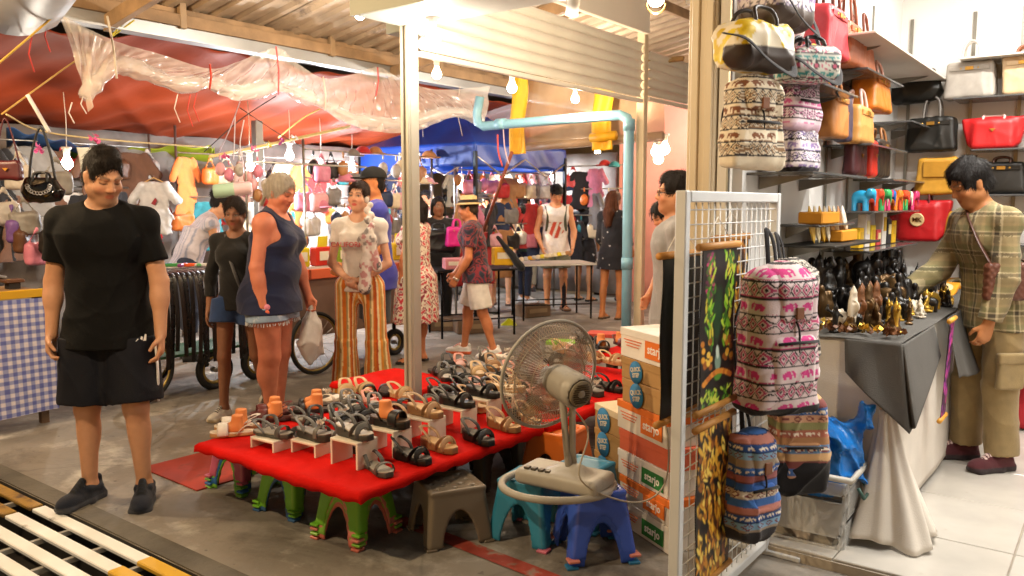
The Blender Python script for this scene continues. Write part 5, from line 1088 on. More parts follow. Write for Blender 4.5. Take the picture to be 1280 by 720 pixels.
def zb(px, py, u=2.9): q = onV(px, py, u); u_, v, z = SUV(q); return v, z
for px in (912, 978, 1036, 1064, 1088):
    u, z = zl(px, 100, VL); tag(MB().box((.004, 0, 1.6), (.008, .022, 2.4)).build('wall_rail', alr, None, S(u, VL), (0, 0, SA)), 'slotted metal shelf rail on the side wall', 'rail', 'slotted rails on the side wall')
for px in (1137, 1215, 1276):
    v, z = zb(px, 100, UB); tag(MB().box((0, -.004, 1.6), (.022, .008, 2.5)).build('wall_rail', alr, None, S(UB, v), (0, 0, SA)), 'slotted metal shelf rail on the back wall', 'rail', 'slotted rails on the back wall')
u0, z_1 = zl(905, 92); u1, _ = zl(1000, 92); Z_A = z_1
shelf(.10, .78, VL, VL + .30, zl(940, 92)[1], 'smoked glass shelf under the yellow holdall', group='glass shelves on the side wall'); ZA = zl(940, 92)[1]
shelf(.10, 1.02, VL, VL + .30, zl(960, 214)[1], 'smoked glass shelf under the elephant rucksacks', group='glass shelves on the side wall'); ZB = zl(960, 214)[1]
ZC = zl(1040, 80)[1]; shelf(1.10, 1.95, VL, VL + .26, ZC, 'smoked glass shelf under the coral tote', group='glass shelves on the side wall')
ZD = zl(1060, 180)[1]; shelf(1.25, 2.15, VL, VL + .26, ZD, 'smoked glass shelf under the tan handbags', group='glass shelves on the side wall')
ZE = zl(1098, 146)[1]; shelf(2.25, 3.0, VL, VL + .26, ZE, 'smoked glass shelf under the orange handbag', group='glass shelves on the side wall')
ZF = zl(1080, 222)[1]; shelf(1.9, 2.85, VL, VL + .24, ZF, 'smoked glass shelf under the burgundy purse', group='glass shelves on the side wall')
ZG = zl(1060, 264)[1]; shelf(1.45, 2.75, VL, VL + .24, ZG, 'smoked glass shelf under the coloured glass fish', group='glass shelves on the side wall')
ZH = zl(1070, 311)[1]; shelf(1.3, 2.6, VL, VL + .26, ZH, 'smoked glass shelf under the yellow cards', group='glass shelves on the side wall')
wsh = mat('white_shelf', (.62, .56, .48), rough=.5, var=.05); shelf(.9, 2.95, VL, VL + .34, zl(1090, 46, 2.3)[1], 'long white top shelf on the side wall', wsh, 'white shelves'); shelf(UB - .32, UB, 2.45, 5.2, zb(1200, 72, 2.74)[1], 'long white top shelf on the back wall', wsh, 'white shelves')
BZ = {}
for nm, py, v0 in (('a', 122, 2.42), ('b', 187, 2.55), ('c', 243, 2.5), ('d', 304, 2.4)):
    z = zb(1200, py, 2.76)[1]; BZ[nm] = z; shelf(UB - .30, UB, v0, 5.2, z, {'a': 'smoked glass shelf under the pale grey handbag', 'b': 'smoked glass shelf under the red winged handbag', 'c': 'smoked glass shelf under the mustard handbag', 'd': 'smoked glass shelf under the large red tote'}[nm], group='glass shelves on the back wall')
# ---- bags on the shelves; onside = facing into the shop from the side wall
FS = SA + R(90)                                   # front of a bag on the side wall looks along +v
def side(px0, px1, z, v=VL + .15):
    u0 = zl(px0, 100, v + .03)[0]; u1 = zl(px1, 100, v + .03)[0]; return S((u0 + u1) / 2 + (.07 if px1 < 1010 else .02), v, z), abs(u1 - u0)
lil = eleph_print('cfc6cc', '8a74a8', '6a5a86', band=.05, cell=.06)
q, w = side(902, 975, ZA); handbag(q, FS + R(-25), .32, .20, .20, 'd8c030', 'cream holdall printed with yellow bananas and a dark base', 'duffel', '2a2220', .05, cfn=(lambda V: np.where((V[:, 2] < .085)[:, None] & (V[:, 1] < 0)[:, None], hexc('3a2e28'), blobs('e6dcc4', ['d8b820', 'e0c838', 'c8a818'], 280, (-.25, -.2, 0), (.25, .2, .3), .04, 2)(V))), gold=False, group='patterned bags on the side wall')
q, w = side(930, 1005, ZA + .205); handbag(q, FS + R(-15), .33, .22, .24, 'c8b8c8', 'lilac elephant print holdall lying on the banana holdall', 'duffel', '1f1a1c', .05, cfn=(lambda V: np.where((V[:, 2] < .08)[:, None], hexc('4a3c34'), lil(V))), gold=False, group='patterned bags on the side wall')
q, w = side(985, 1040, ZA); handbag(q, FS, .30, .20, .20, '888888', 'many coloured speckled holdall behind the banana one', 'duffel', '17151a', .05, cfn=speckle(['2f8a7a', 'c8486a', '2a2430', 'd8a83a', '8a4aa0', '1f1c22']), gold=False, group='patterned bags on the side wall')
q, w = side(955, 1005, ZA + .0); handbag(q + VV * .10, FS + R(-35), .26, .16, .15, '888888', 'teal and rose zigzag pouch squeezed behind the banana holdall', 'duffel', '17151a', .03, cfn=eleph_print('c8c8c0', '2f8a8a', 'b84a6a', band=.035, cell=.04), gold=False, group='patterned bags on the side wall')
cr = eleph_print('ddd0b8', '7a4a2c', '8a6a4a', band=.052, cell=.07)
backpack(side(912, 968, ZB)[0], FS + R(-28), .25, .12, .38, cr, 'cream rucksack with rows of brown elephants', group='rucksacks on the side wall shelf', base='d8ccb4', res=.0055)
backpack(side(975, 1025, ZB + .19)[0], FS + R(-10), .25, .12, .27, eleph_print('d8c4cc', 'c85a92', '9a4a78', band=.05, cell=.06), 'small pink elephant rucksack stacked on the lilac one', flap=False, group='rucksacks on the side wall shelf', base='c8a8b8')
backpack(side(985, 1025, ZB)[0], FS + R(-5), .25, .13, .22, lil, 'lilac elephant rucksack under the pink one', flap=False, group='rucksacks on the side wall shelf', base='2a2428', pocket=False)
q, w = side(1024, 1050, ZC); handbag(q, FS, .32, .13, .25, 'b8323c', 'coral red tote with thin brown handles', 'tote', '6a3424', .14, taper=.14, group='handbags on the side wall')
q, w = side(1052, 1070, ZC); handbag(q, FS, .29, .12, .23, '9a4f2a', 'rust brown tote beside the coral one', 'tote', '7a3c20', .13, taper=.14, group='handbags on the side wall')
q, w = side(1072, 1082, ZC); handbag(q, FS, .26, .12, .20, 'a85a30', 'russet handbag at the shelf end near the corner', 'tote', '6a3018', .12, taper=.14, group='handbags on the side wall')
q, w = side(1030, 1058, ZD); handbag(q, FS, .27, .13, .24, 'b07238', 'tan tote with stiff sides', 'tote', '8a5424', .08, taper=.1, group='handbags on the side wall')
q, w = side(1050, 1066, ZD); handbag(q, FS, .28, .07, .24, '3c3448', 'thin dark violet bag between tan totes', 'plain', group='handbags on the side wall')
q, w = side(1064, 1090, ZD); handbag(q, FS, .29, .13, .21, 'c08a4a', 'light tan handbag with gold clasps', 'tote', 'd0b0a8', .09, taper=.1, group='handbags on the side wall')
q, w = side(1078, 1110, ZE); handbag(q, FS, .36, .15, .21, 'b86a1e', 'burnt orange handbag on its own shelf', 'tote', 'c89a8c', .08, taper=.15, group='handbags on the side wall')
q, w = side(1072, 1086, ZF); handbag(q, FS, .28, .07, .20, '3a1218', 'burgundy ribbed purse standing upright', 'plain', group='handbags on the side wall')
q, w = side(1092, 1100, ZF); handbag(q, FS, .14, .08, .22, 'c02a1c', 'small scarlet pouch beside the burgundy purse', 'plain', group='handbags on the side wall')
q, w = side(1100, 1112, ZF); handbag(q, FS, .30, .10, .24, '2a241c', 'dark olive satchel with a tan edge', 'tote', '8a5a30', .06, group='handbags on the side wall')
q, w = side(1040, 1050, ZD); handbag(q + Vector((0, 0, 0)), FS, .20, .10, .26, '3a2a20', 'brown chain bag hanging behind the tan tote', 'plain', group='handbags on the side wall')
FB_ = SA                                          # back wall: front looks along -u
def back(px0, px1, z, u=UB - .15):
    v0 = zb(px0, 100, u - .05)[0]; v1 = zb(px1, 100, u - .05)[0]; return S(u, (v0 + v1) / 2, z), abs(v1 - v0)
q, w = back(1102, 1178, BZ['a']); handbag(q, FB_, w, .17, .24, '16140f', 'soft black handbag with patent shine beside the pale grey one', 'slouch', '17150f', .04, gold=False, group='handbags on the back wall')
q, w = back(1181, 1244, BZ['a']); handbag(q, FB_, w, .16, .25, '9a938a', 'pale grey structured handbag with wrapped handles', 'tote', 'b8b0a8', .14, taper=.05, group='handbags on the back wall')
q, w = back(1252, 1305, BZ['a']); handbag(q, FB_, w, .16, .26, 'c8ac86', 'cream leather bucket handbag past the pale grey one', 'tote', '7a4426', .06, taper=-.08, group='handbags on the back wall')
q, w = back(1137, 1198, BZ['b']); handbag(q, FB_, w, .16, .24, '1b1a17', 'black structured handbag with steel clasp and wrapped handles', 'tote', '6a6560', .14, taper=.05, group='handbags on the back wall')
q, w = back(1208, 1284, BZ['b']); handbag(q, FB_, w, .17, .22, 'b81e20', 'bright red winged handbag with white wrapped handles', 'wing', 'd8b8b0', .0, group='handbags on the back wall')
q, w = back(1150, 1205, BZ['c']); handbag(q, FB_, w, .12, .26, 'b8862c', 'mustard satchel with a silver tassel', 'plain', '7a5a2a', group='handbags on the back wall', flap='a87824')
q, w = back(1228, 1290, BZ['c']); handbag(q, FB_, w, .15, .22, '17140f', 'black handbag with a gold bar clasp', 'tote', '4a2c1c', .03, group='handbags on the back wall')
q, w = back(1120, 1194, BZ['d']); handbag(q, FB_, w, .16, .30, 'a8141a', 'large red tote with a gold ring emblem', 'wing', '5a1014', .09, gold=False, emblem=True, group='handbags on the back wall')
q, w = back(1193, 1215, BZ['d']); handbag(q, FB_, .14, .10, .22, 'b8862c', 'small mustard purse beside the large red tote', 'plain', group='handbags on the back wall')
# ---- souvenir counter
TH = .92; cgrey = mat('grey_cloth', (.085, .080, .072), rough=.9, var=.1, vscale=8, bump=.2, bscale=220); cwhite = mat('white_cloth', (.62, .57, .50), rough=.9, var=.06, vscale=6, bump=.2, bscale=200, sheen=.1); cred = mat('crimson_cloth', (.33, .012, .02), rough=.85, var=.12, bump=.25, bscale=120)
ct = thing('souvenir_counter', 'long souvenir counter against the side wall', 'counter', S(.28, 2.04), SA)
MB().box((.29, 1.3, TH - .02), (.60, 2.62, .03), bev=.004).build('top', C('8a7a64', 'wood'), ct)
for x in (.04, .54):
    for y in (.05, 1.3, 2.55): MB().box((x, y, (TH - .04) / 2), (.05, .05, TH - .04), bev=.003).build('leg', C('6a5a48', 'wood'), ct)
def drape(pts_top, pts_bot, n, amp, freq, m, name, label, thick=.003, nv=24, ph=0, group=None):
    T = [Vector(p) for p in pts_top]; B = [Vector(p) for p in pts_bot]; tt = np.linspace(0, 1, len(T))
    def f(a, b):
        o = []
        for k in range(3): o.append(np.interp(a, tt, [p[k] for p in T]) * (1 - b) + np.interp(a, tt, [p[k] for p in B]) * b)
        w = amp * b * (np.sin(a * freq + ph + b * .8) + .4 * np.sin(a * freq * 2.3 + 1)); return o[0] + w * .5, o[1] + w, o[2]
    return tag(MB().grid(f, n, nv).build(name, m, None, thick=thick), label, 'cloth', group)
e_ = lambda u, v, z: S(u, v, z)
drape([e_(2.5, 2.645, TH), e_(.26, 2.645, TH), e_(.25, 2.63, TH), e_(.25, 2.02, TH)], [e_(2.5, 2.665, .08), e_(.24, 2.665, .08), e_(.23, 2.65, .08), e_(.22, 2.02, .08)], 60, .02, 26, cwhite, 'counter_cloth', 'long white cloth hanging round the souvenir counter')
g = MB()
def gtop(a, b):
    x = -.02 + .66 * a; y = -.06 + 2.7 * b; ov = np.clip(-y / .05, 0, 1); return x, y, TH + .002 + .003 * np.sin(x * 20 + y * 7)
g.grid(gtop, 30, 60); tag(g.build('counter_cloth', cgrey, None, S(.28, 2.04), (0, 0, SA), thick=.003), 'dark grey cloth spread over the souvenir counter top', 'cloth')
drape([e_(.90, 2.69, TH + .004), e_(.22, 2.69, TH + .004), e_(.205, 2.68, TH + .004), e_(.205, 2.45, TH + .004)], [e_(.95, 2.72, .76), e_(.18, 2.76, .58), e_(.16, 2.74, .55), e_(.16, 2.47, .78)], 40, .02, 11, cgrey, 'counter_cloth', 'pointed grey cloth corner hanging over the counter end', ph=1)
drape([e_(1.9, 2.70, TH + .006), e_(1.2, 2.70, TH + .006)], [e_(2.1, 2.85, .55), e_(1.15, 2.78, .62)], 30, .03, 12, cgrey, 'counter_cloth', 'dark grey cloth hanging from the counter beside the customer', ph=2)
# white cloth cone dropping to the floor at the corner
cc = e_(.26, 2.62, 0)
g = MB(); g.grid(lambda a, b: (cc.x + (.035 + .15 * b ** 1.3) * np.cos(a * 4.1 + 2.3) * (1 + .16 * np.sin(a * 18.85 + 2 * b) + .08 * np.sin(a * 44 + b)) + .02 * b, cc.y + (.035 + .15 * b ** 1.3) * np.sin(a * 4.1 + 2.3) * (1 + .16 * np.sin(a * 18.85 + 2 * b) + .08 * np.sin(a * 44 + b)) - .05 * b, .62 - (.545 + .015 * np.sin(a * 13)) * b), 90, 24); tag(g.build('hanging_cloth', cwhite, None, thick=.003), 'white cloth bunched to the floor at the counter corner', 'cloth')
sc2 = thing('painted_scroll', 'narrow purple flowered scroll hanging at the counter corner', 'painting', S(.95, 2.74), SA, 'painted scrolls on the stand'); MB().grid(lambda a, b: (.0 + .02 * b, -.05 + .12 * a, .45 + .50 * b), 30, 90, cfn=paint([(r_.uniform(0, 1), r_.uniform(0, 1), .10, .09, r_.uniform(0, 3), r_.choice(['8a2a8a', 'a83aa0', '5a1a6a', 'c8488a', '2a1030']), .5) for i in range(120)], '1a0c1c')).build('canvas', VC('paint'), sc2, thick=.003)
for z in (.45, .95): MB().tube([(.0 + (z - .45) * .04, -.08, z), (.0 + (z - .45) * .04, .10, z)], .012, 10).build('rod', C('c88f30', 'wood'), sc2)
# red covered table along the back wall
t = thing('back_counter', 'counter along the back wall covered with crimson cloth', 'counter', S(2.80, 2.75), SA); MB().box((1.2, .1, .80), (2.4, .28, .03), bev=.004).build('top', C('8a7a64', 'wood'), t)
for x in (.1, 2.3): MB().box((x, .1, .39), (.05, .05, .78)).build('leg', C('6a5a48', 'wood'), t)
drape([e_(2.66, 2.75, .822), e_(2.66, 5.0, .822)], [e_(2.60, 2.75, .07), e_(2.60, 5.0, .07)], 120, .018, 50, cred, 'counter_cloth', 'crimson cloth hanging from the back counter')
g = MB(); g.box((0, 0, 0), (2.4, .32, .004)); tag(g.build('counter_cloth', cgrey, None, S(2.81, 3.95, .824), (0, 0, SA)), 'dark cloth over the back counter top', 'cloth')
drape([e_(2.655, 2.72, .83), e_(2.65, 3.1, .83)], [e_(2.5, 2.70, .30), e_(2.48, 3.0, .42)], 24, .03, 9, cgrey, 'counter_cloth', 'dark cloth corner hanging off the back counter', ph=1)
drape([e_(2.5, 2.72, .80), e_(2.2, 2.72, .80)], [e_(2.5, 2.80, .06), e_(2.1, 2.80, .06)], 24, .03, 12, cwhite, 'counter_cloth', 'white cloth reaching the tiles behind the customer', ph=1)
# ---- souvenirs on the counter
def fig_mesh(kind, res=.006):
    b = SDF((-.09, -.09, -.01), (.09, .09, .24), res)
    if kind == 'seated': b.ell((0, 0, .03), (.055, .04, .028)); b.ell((0, .005, .075), (.032, .024, .04)); b.ell((0, 0, .13), (.022, .022, .026)); b.cap((0, 0, .15), (0, 0, .178), .009, .003); b.cap((.03, 0, .09), (.045, -.02, .05), .011); b.cap((-.03, 0, .09), (-.045, -.02, .05), .011); b.rbox((0, 0, .006), (.055, .045, .01), .004)
    if kind == 'elephant':
        b.ell((0, 0, .085), (.032, .055, .04)); b.ell((0, -.065, .105), (.024, .026, .03)); b.cap((0, -.085, .095), (0, -.088, .03), .010, .006)
        for sx in (-1, 1): b.cap((sx * .018, -.03, .07), (sx * .02, -.03, .0), .014); b.cap((sx * .018, .035, .07), (sx * .02, .035, .0), .014); b.ell((sx * .032, -.055, .11), (.008, .02, .026))
    if kind == 'dancer': b.cap((0, 0, .0), (0, 0, .07), .022, .014); b.ell((0, 0, .105), (.022, .016, .035)); b.ell((0, 0, .155), (.015, .016, .018)); b.cap((0, 0, .17), (0, 0, .21), .008, .002); b.cap((.018, 0, .125), (.055, -.01, .15), .008); b.cap((.055, -.01, .15), (.05, -.01, .18), .006); b.cap((-.018, 0, .125), (-.055, -.01, .10), .008); b.rbox((0, 0, .006), (.03, .03, .01), .003)
    if kind == 'pair': b.ell((-.02, 0, .05), (.025, .025, .05)); b.ell((.02, .005, .065), (.025, .022, .06)); b.ell((-.02, -.005, .115), (.018, .018, .02)); b.ell((.022, 0, .14), (.018, .018, .02)); b.cap((-.02, -.01, .08), (.03, -.02, .07), .010); b.rbox((0, 0, .006), (.05, .035, .01), .004)
    if kind == 'mask': b.ell((0, .02, .10), (.04, .018, .10), k=.01); b.ell((0, -.002, .11), (.010, .02, .03)); b.ell((.018, .0, .135), (.011, .012, .007), op='sub', k=.004); b.ell((-.018, .0, .135), (.011, .012, .007), op='sub', k=.004); b.ell((0, 0, .06), (.016, .014, .006), op='sub', k=.004); b.cap((0, .02, .19), (0, .02, .225), .016, .004)
    V, F = b.poly(); me = bpy.data.meshes.new('figure'); me.from_pydata(V.tolist(), [], F.tolist()); me.polygons.foreach_set('use_smooth', np.ones(len(F), bool)); return me
FG = {k: fig_mesh(k) for k in ('seated', 'elephant', 'dancer', 'pair', 'mask')}
FM = dict(black=mat('black_lacquer', (.012, .010, .009), rough=.3, var=.1, bump=.15, bscale=120), gold=mat('gold_paint', (.62, .38, .06), rough=.32, metal=.75, var=.2, vscale=40, bump=.2, bscale=150), bronze=mat('bronze_paint', (.10, .055, .02), rough=.35, metal=.6, var=.3, vscale=40), bone=mat('bone', (.62, .54, .42), rough=.5, var=.12), wood=C('6a3f1c', 'wood'))
FN = dict(seated='seated figure', elephant='standing elephant', dancer='dancing figure', pair='embracing pair', mask='carved mask'); seen_ = {}
def figure(kind, fm, loc, rz, sc_=1.0, where='on the souvenir counter'):
    me = seen_.get((kind, fm))
    if me is None: me = FG[kind].copy(); me.materials.append(FM[fm]); seen_[kind, fm] = me
    o = link('figurine', me, None, None, loc, (0, 0, rz)); o.scale = (sc_,) * 3; col_ = {'black': 'black lacquered', 'gold': 'gold painted', 'bronze': 'dark bronze', 'bone': 'pale bone', 'wood': 'brown wooden'}[fm]
    return tag(o, '%s %s figurine %s' % (col_, FN[kind], where), 'figurine', '%s figurines %s' % (col_, where))
rf = random.Random(11)
def cspot(px, py, z=TH + .008): return G(px, py, z)
for i in range(74):                                # black mass at the wall side
    u, v = rf.uniform(.45, 2.75), rf.uniform(2.07, 2.48); figure(rf.choice(['seated', 'elephant', 'dancer', 'pair', 'pair']), rf.choice(['black', 'black', 'black', 'bronze']), S(u, v, TH + .008 + (.10 if v < 2.2 else 0)), rf.uniform(0, 6.28), rf.uniform(.85, 1.35), 'packed along the wall side')
for i in range(58): u, v = rf.uniform(.30, 1.9), rf.uniform(2.36, 2.62); figure(rf.choice(['seated', 'dancer', 'seated', 'elephant']), rf.choice(['gold', 'gold', 'bronze', 'bone', 'black']), S(u, v, TH + .008), rf.uniform(2.5, 5.5), rf.uniform(.45, .8), 'along the open counter edge')
for i in range(8): figure('mask', rf.choice(['wood', 'bone', 'wood', 'bronze']), S(.42 + .05 * i, 2.44 + .02 * (i % 3), TH + .03), SA + R(70), .85, 'leaning near the rucksacks')
st_ = MB().box((.1, 0, .05), (.16, 2.0, .1), bev=.004).build('display_step', C('1a1816', 'wood'), None, S(1.7, 2.03, TH + .006), (0, 0, SA)); tag(st_, 'black step board behind the dark figurines', 'display step')
for i, (px, py) in enumerate(((1152, 372), (1180, 362), (1196, 355))):
    t = thing('picture_frame', 'mustard yellow framed insect box on the counter end', 'picture frame', G(px, py, TH + .03), SA + R(-8), 'mustard framed boxes on the counter end'); A = Euler((R(28), 0, 0)); MB().box((0, 0, 0), (.16, .16, .03), rot=A, bev=.006).build('frame', C('d08a1c', 'wood'), t); MB().lathe([(0, .017), (.055, .017), (.058, .014)], 20, M=A.to_matrix().to_4x4()).build('insert', C('c8b488', 'card'), t); MB().lathe([(0, .022), (.028, .020), (.03, .017)], 12, M=A.to_matrix().to_4x4()).build('specimen', C('4a3a1c', 'gloss'), t)
for i in range(5):                                 # flat carved garlands near the cloth corner
    g = MB()
    for k in range(44): a = rf.uniform(0, 6.28); r2_ = rf.uniform(0, .075); g.add(*_petal((math.cos(a) * r2_ * 1.5, math.sin(a) * r2_, rf.uniform(0, .02)), rf.uniform(0, 6.28), .022))
    tag(g.build('carved_brooch', FM['gold'] if i % 2 else FM['wood'], None, S(.34 + .05 * (i % 2), 2.14 + .115 * i, TH + .012), (0, 0, i)), 'heap of flat carved leaves lying on the grey cloth', 'ornament', 'carved leaf heaps on the grey cloth', kind='stuff')
# ---- goods on the small side shelves
q0 = zl(1015, 300, 2.2)
lf = lambda c: mat('leaf_' + c, hexc(c), rough=.35, var=.25, vscale=30, bump=.1)
sh_ = shelf(.55, 1.45, VL, VL + .28, zl(1010, 306)[1], 'dark shelf under the standing carved leaves', C('2a2824', 'paint'), 'dark shelves'); zz = zl(1010, 306)[1]
for i, c in enumerate(['c8a040', 'd8c8a0', 'c89a30', 'e0d4b8', 'b88a3a', 'd0c0a0', '8a5a2a', 'cfc4b0']):
    o = MB().lathe([(0, 0), (.022, .03), (.032, .09), (.026, .15), (.008, .19), (0, .195)], 14, M=Matrix.Diagonal((1, .4, 1, 1))).build('carved_leaf', lf(c), None, S(.62 + .085 * i, VL + .16, zz + .004), (R(-10), 0, FS)); tag(o, 'tall carved leaf ornament standing on the dark shelf', 'ornament', 'carved leaves on the dark shelf')
for i in range(2): tag(MB().box((0, 0, .03), (.30, .12, .06), bev=.006).build('gift_box', C('c8861c', 'card'), None, S(.72 + .36 * i, VL + .15, zl(1010, 265)[1] - .06 if i == 0 else zz + .004), (0, 0, FS)), 'flat mustard gift box %s' % ('above the carved leaves' if i == 0 else 'beside the carved leaves'), 'box')
shelf(.55, 1.2, VL, VL + .2, zl(1010, 265)[1] - .062, 'narrow glass shelf holding a mustard gift box', group='glass shelves on the side wall')
FISHC = ['2f9ac8', 'd84a2a', 'e0b020', '3aa05a', 'e8e0d0', 'c8386a', '1f5fa8', 'e07a20']
for i in range(14):
    b = FG['elephant']; me = b.copy(); me.materials.append(C(FISHC[i % 8], 'gloss')); o = link('glass_figurine', me, None, None, S(1.55 + .085 * i, VL + .14 + .03 * (i % 2), ZG + .003), (0, 0, FS + R(40 * (i % 3)))); o.scale = (.95,) * 3; tag(o, 'small bright glazed %s animal on the side wall shelf' % ['blue', 'red', 'yellow', 'green', 'white', 'pink', 'navy', 'orange'][i % 8], 'figurine', 'bright glazed animals on the side wall shelf')
for i in range(7):
    c = ['e0b020', 'd8d0c8', 'e0c030', 'c84a4a', 'd8d4cc', '2a2a2e', 'e0b020'][i]; h = [.12, .20, .13, .10, .22, .16, .15][i]
    o = thing('card_pack', 'small %s gift pack on the lowest side shelf' % ['yellow', 'white', 'pale yellow', 'red', 'tall white', 'dark', 'golden'][i], 'gift pack', S(1.55 + .14 * i, VL + .13, ZH + .003), FS, 'gift packs on the lowest side shelf'); MB().box((0, 0, h / 2), (.10, .05, h), bev=.003).build('box', C(c, 'card'), o); MB().box((0, -.027, h * .6), (.06, .004, h * .4)).build('printed_label', C('e8d8a0' if i % 2 else 'c8a030', 'card'), o)
# ---- storage box with the blue carrier bag
BX = G(1012, 690); t = thing('storage_box', 'clear plastic storage box on the floor behind the stand', 'storage box', BX + Vector((.03, .1, 0)), SA + R(2)); cp = mat('clear_plastic', (.80, .80, .77), rough=.25, var=.08, alpha=.42, trans=.2, bump=.05)
b = SDF((-.26, -.2, -.01), (.26, .2, .40), .009); b.rbox((0, 0, .185), (.19, .15, .185), .03, taper=-.06); b.rbox((0, 0, .20), (.183, .143, .185), .025, taper=-.06, op='sub', k=0); b.build('tub', cp, t)
MB().tube([(x * .205, y * .165, .372) for x, y in ((-1, -1), (0, -1), (1, -1), (1, 0), (1, 1), (0, 1), (-1, 1), (-1, 0))], .014, 6, closed=True).build('rim', C('c8c4ba', 'plastic'), t)
MB().tube([(.21, -.05, .31), (.235, -.05, .27), (.235, .05, .27), (.21, .05, .31)], .008, 6).build('latch', C('3a5a52', 'plastic'), t)
b = SDF((-.17, -.13, 0), (.17, .13, .2), .012); b.rbox((0, 0, .09), (.15, .11, .08), .04); b.disp(fold_fn(.02, 3)); tag(b.build('folded_stock', VC(), None, cfn=speckle(['8a8478', 'b0a898', '6a6258', 'c8beb0'], 30), loc=t.location + Vector((0, 0, .01)), rot=(0, 0, SA)), 'pale folded stock seen through the clear box', 'cloth')
b = SDF((-.28, -.22, -.03), (.34, .22, .42), .009); b.ell((0, 0, .10), (.19, .145, .16), p=2.5); b.cap((.12, .05, .2), (.21, .1, .34), .08, .03, k=.06); b.cap((-.08, .02, .2), (.1, .02, .2), .07, k=.05); b.disp(fold_fn(.03, 7)); b.disp(fold_fn(.014, 17, 2.6))
tag(b.build('carrier_bag', mat('blue_plastic', (.012, .17, .55), rough=.3, var=.12, bump=.5, bscale=28, trans=.1), None, loc=t.location + Vector((0, 0, .28)), rot=(0, 0, SA)), 'crumpled blue carrier bag stuffed into the clear box', 'bag')
# ================================================================ lane stalls and background
# ---- red tarpaulin canopy
tarp = mat('red_tarpaulin', (.25, .034, .007), rough=.65, var=.22, vscale=1.6, bump=.3, bscale=7, spec=.3)
def tarp_f(a, b):
    u = -3.2 + 10.4 * a; v = -3.17 - 3.8 * b; z = 2.88 - .52 * b - .10 * np.sin(b * 3.14) + .035 * np.sin(u * 2.3 + b * 5) * (1 - b) + .02 * np.sin(u * 6 - b * 9) + .015 * np.sin(u * 13 + b * 14) - .12 * b * np.abs(np.sin(u * .55 + .4)) - .035 * np.exp(-((u - 1.2 - 2.5 * b) / .12) ** 2) - .03 * np.exp(-((u + .5 - 3.2 * b) / .1) ** 2)
    return v, u, z
tag(MB().grid(tarp_f, 160, 50).build('tarpaulin', tarp, None, P1, (0, 0, SA), thick=.004), 'big red tarpaulin stretched over the stalls beside the lane', 'tarpaulin')
# ---- rolled clear plastic sheet tied along the beam
pls = mat('clear_sheet', (.80, .73, .66), rough=.12, var=.12, vscale=5, alpha=.40, bump=.35, bscale=6, spec=.8, stretch=(1, 1, 3)); VS = -2.82
t = thing('rain_sheet', 'rolled clear plastic rain sheet tied in swags below the eaves beam', 'plastic sheet', (0, 0, 0), 0)
rollp = [onU(px, py, VS) for px, py in ((104, 122), (122, 100), (150, 82), (185, 92), (225, 106), (262, 104), (300, 116), (345, 108), (375, 118), (400, 128), (440, 148), (480, 154), (515, 152), (560, 140), (590, 145), (603, 150))]
pth = smooth_path(rollp, 9); n_ = len(pth); tie = [262, 345, 400]
def rad(i):
    px = 104 + (603 - 104) * i / n_; r = .062 + .010 * math.sin(i * .35) + .006 * math.sin(i * 1.1)
    for tx in tie: r -= .025 * math.exp(-((px - tx) / 10) ** 2)
    return r * (.6 + .4 * min(1, i / 6)) * (.55 + .45 * min(1, (n_ - i) / 8))
g = MB().tube(pth, [rad(i) for i in range(n_)], 20); V = g.v[0]; k_ = np.arange(len(V)); V += (np.sin(k_ % 20 * 1.9 + k_ // 20 * .22) * .010)[:, None] * np.array((.3, .3, 1)); g.build('roll', pls, t)
topl = [onU(px, py, VS - .05) for px, py in ((74, 18), (140, 50), (200, 68), (262, 86), (300, 76), (345, 60), (372, 80), (404, 98), (440, 93), (472, 84), (500, 98), (545, 112), (612, 108))]
tp = smooth_path(topl, 6)
def sheet(a, b):
    i = a * (len(tp) - 1); j = a * (n_ - 1); A = [np.interp(i, range(len(tp)), [p[k] for p in tp]) for k in range(3)]; B = [np.interp(j, range(n_), [p[k] for p in pth]) for k in range(3)]; bb = b * 1.18; b = bb; w = (.035 * np.abs(np.sin(a * 42 + b * 3 + 2 * np.sin(a * 17))) + .02 * np.abs(np.sin(a * 110 - 5 * b)) + .012 * np.sin(a * 260 + 9 * b)) * np.clip(b * 2, .25, 1)
    return A[0] * (1 - b) + B[0] * b + w * .8, A[1] * (1 - b) + B[1] * b - w * .6, A[2] * (1 - b) + B[2] * b - .06 * np.sin(b * 3.14) * 0
MB().grid(sheet, 420, 30).build('loose_sheet', pls, t)
MB().grid(lambda a, b: tuple(np.interp(a, [0, 1], [onU(74, 18, VS)[k], onU(100, 75, VS)[k]]) * (1 - b) + np.interp(a, [0, 1], [onU(150, 62, VS)[k], onU(120, 108, VS)[k]]) * b + (.02 * np.sin(b * 30) if k == 1 else 0) for k in range(3)), 12, 30).build('loose_sheet', pls, t)
for (a, b_, c_) in (((262, 80), (262, 112), 'c83a24'), ((345, 58), (348, 118), 'd05a5a'), ((404, 96), (406, 138), 'e0c8b8'), ((134, 20), (146, 98), 'd8cdbc'), ((472, 84), (470, 120), 'd05a5a')):
    MB().tube([onU(a[0], a[1], VS + .12), onU((a[0] + b_[0]) / 2 + 2, (a[1] + b_[1]) / 2, VS + .14), onU(b_[0], b_[1], VS + .12)], .008, 6).build('tie', C(c_, 'cloth'), t)
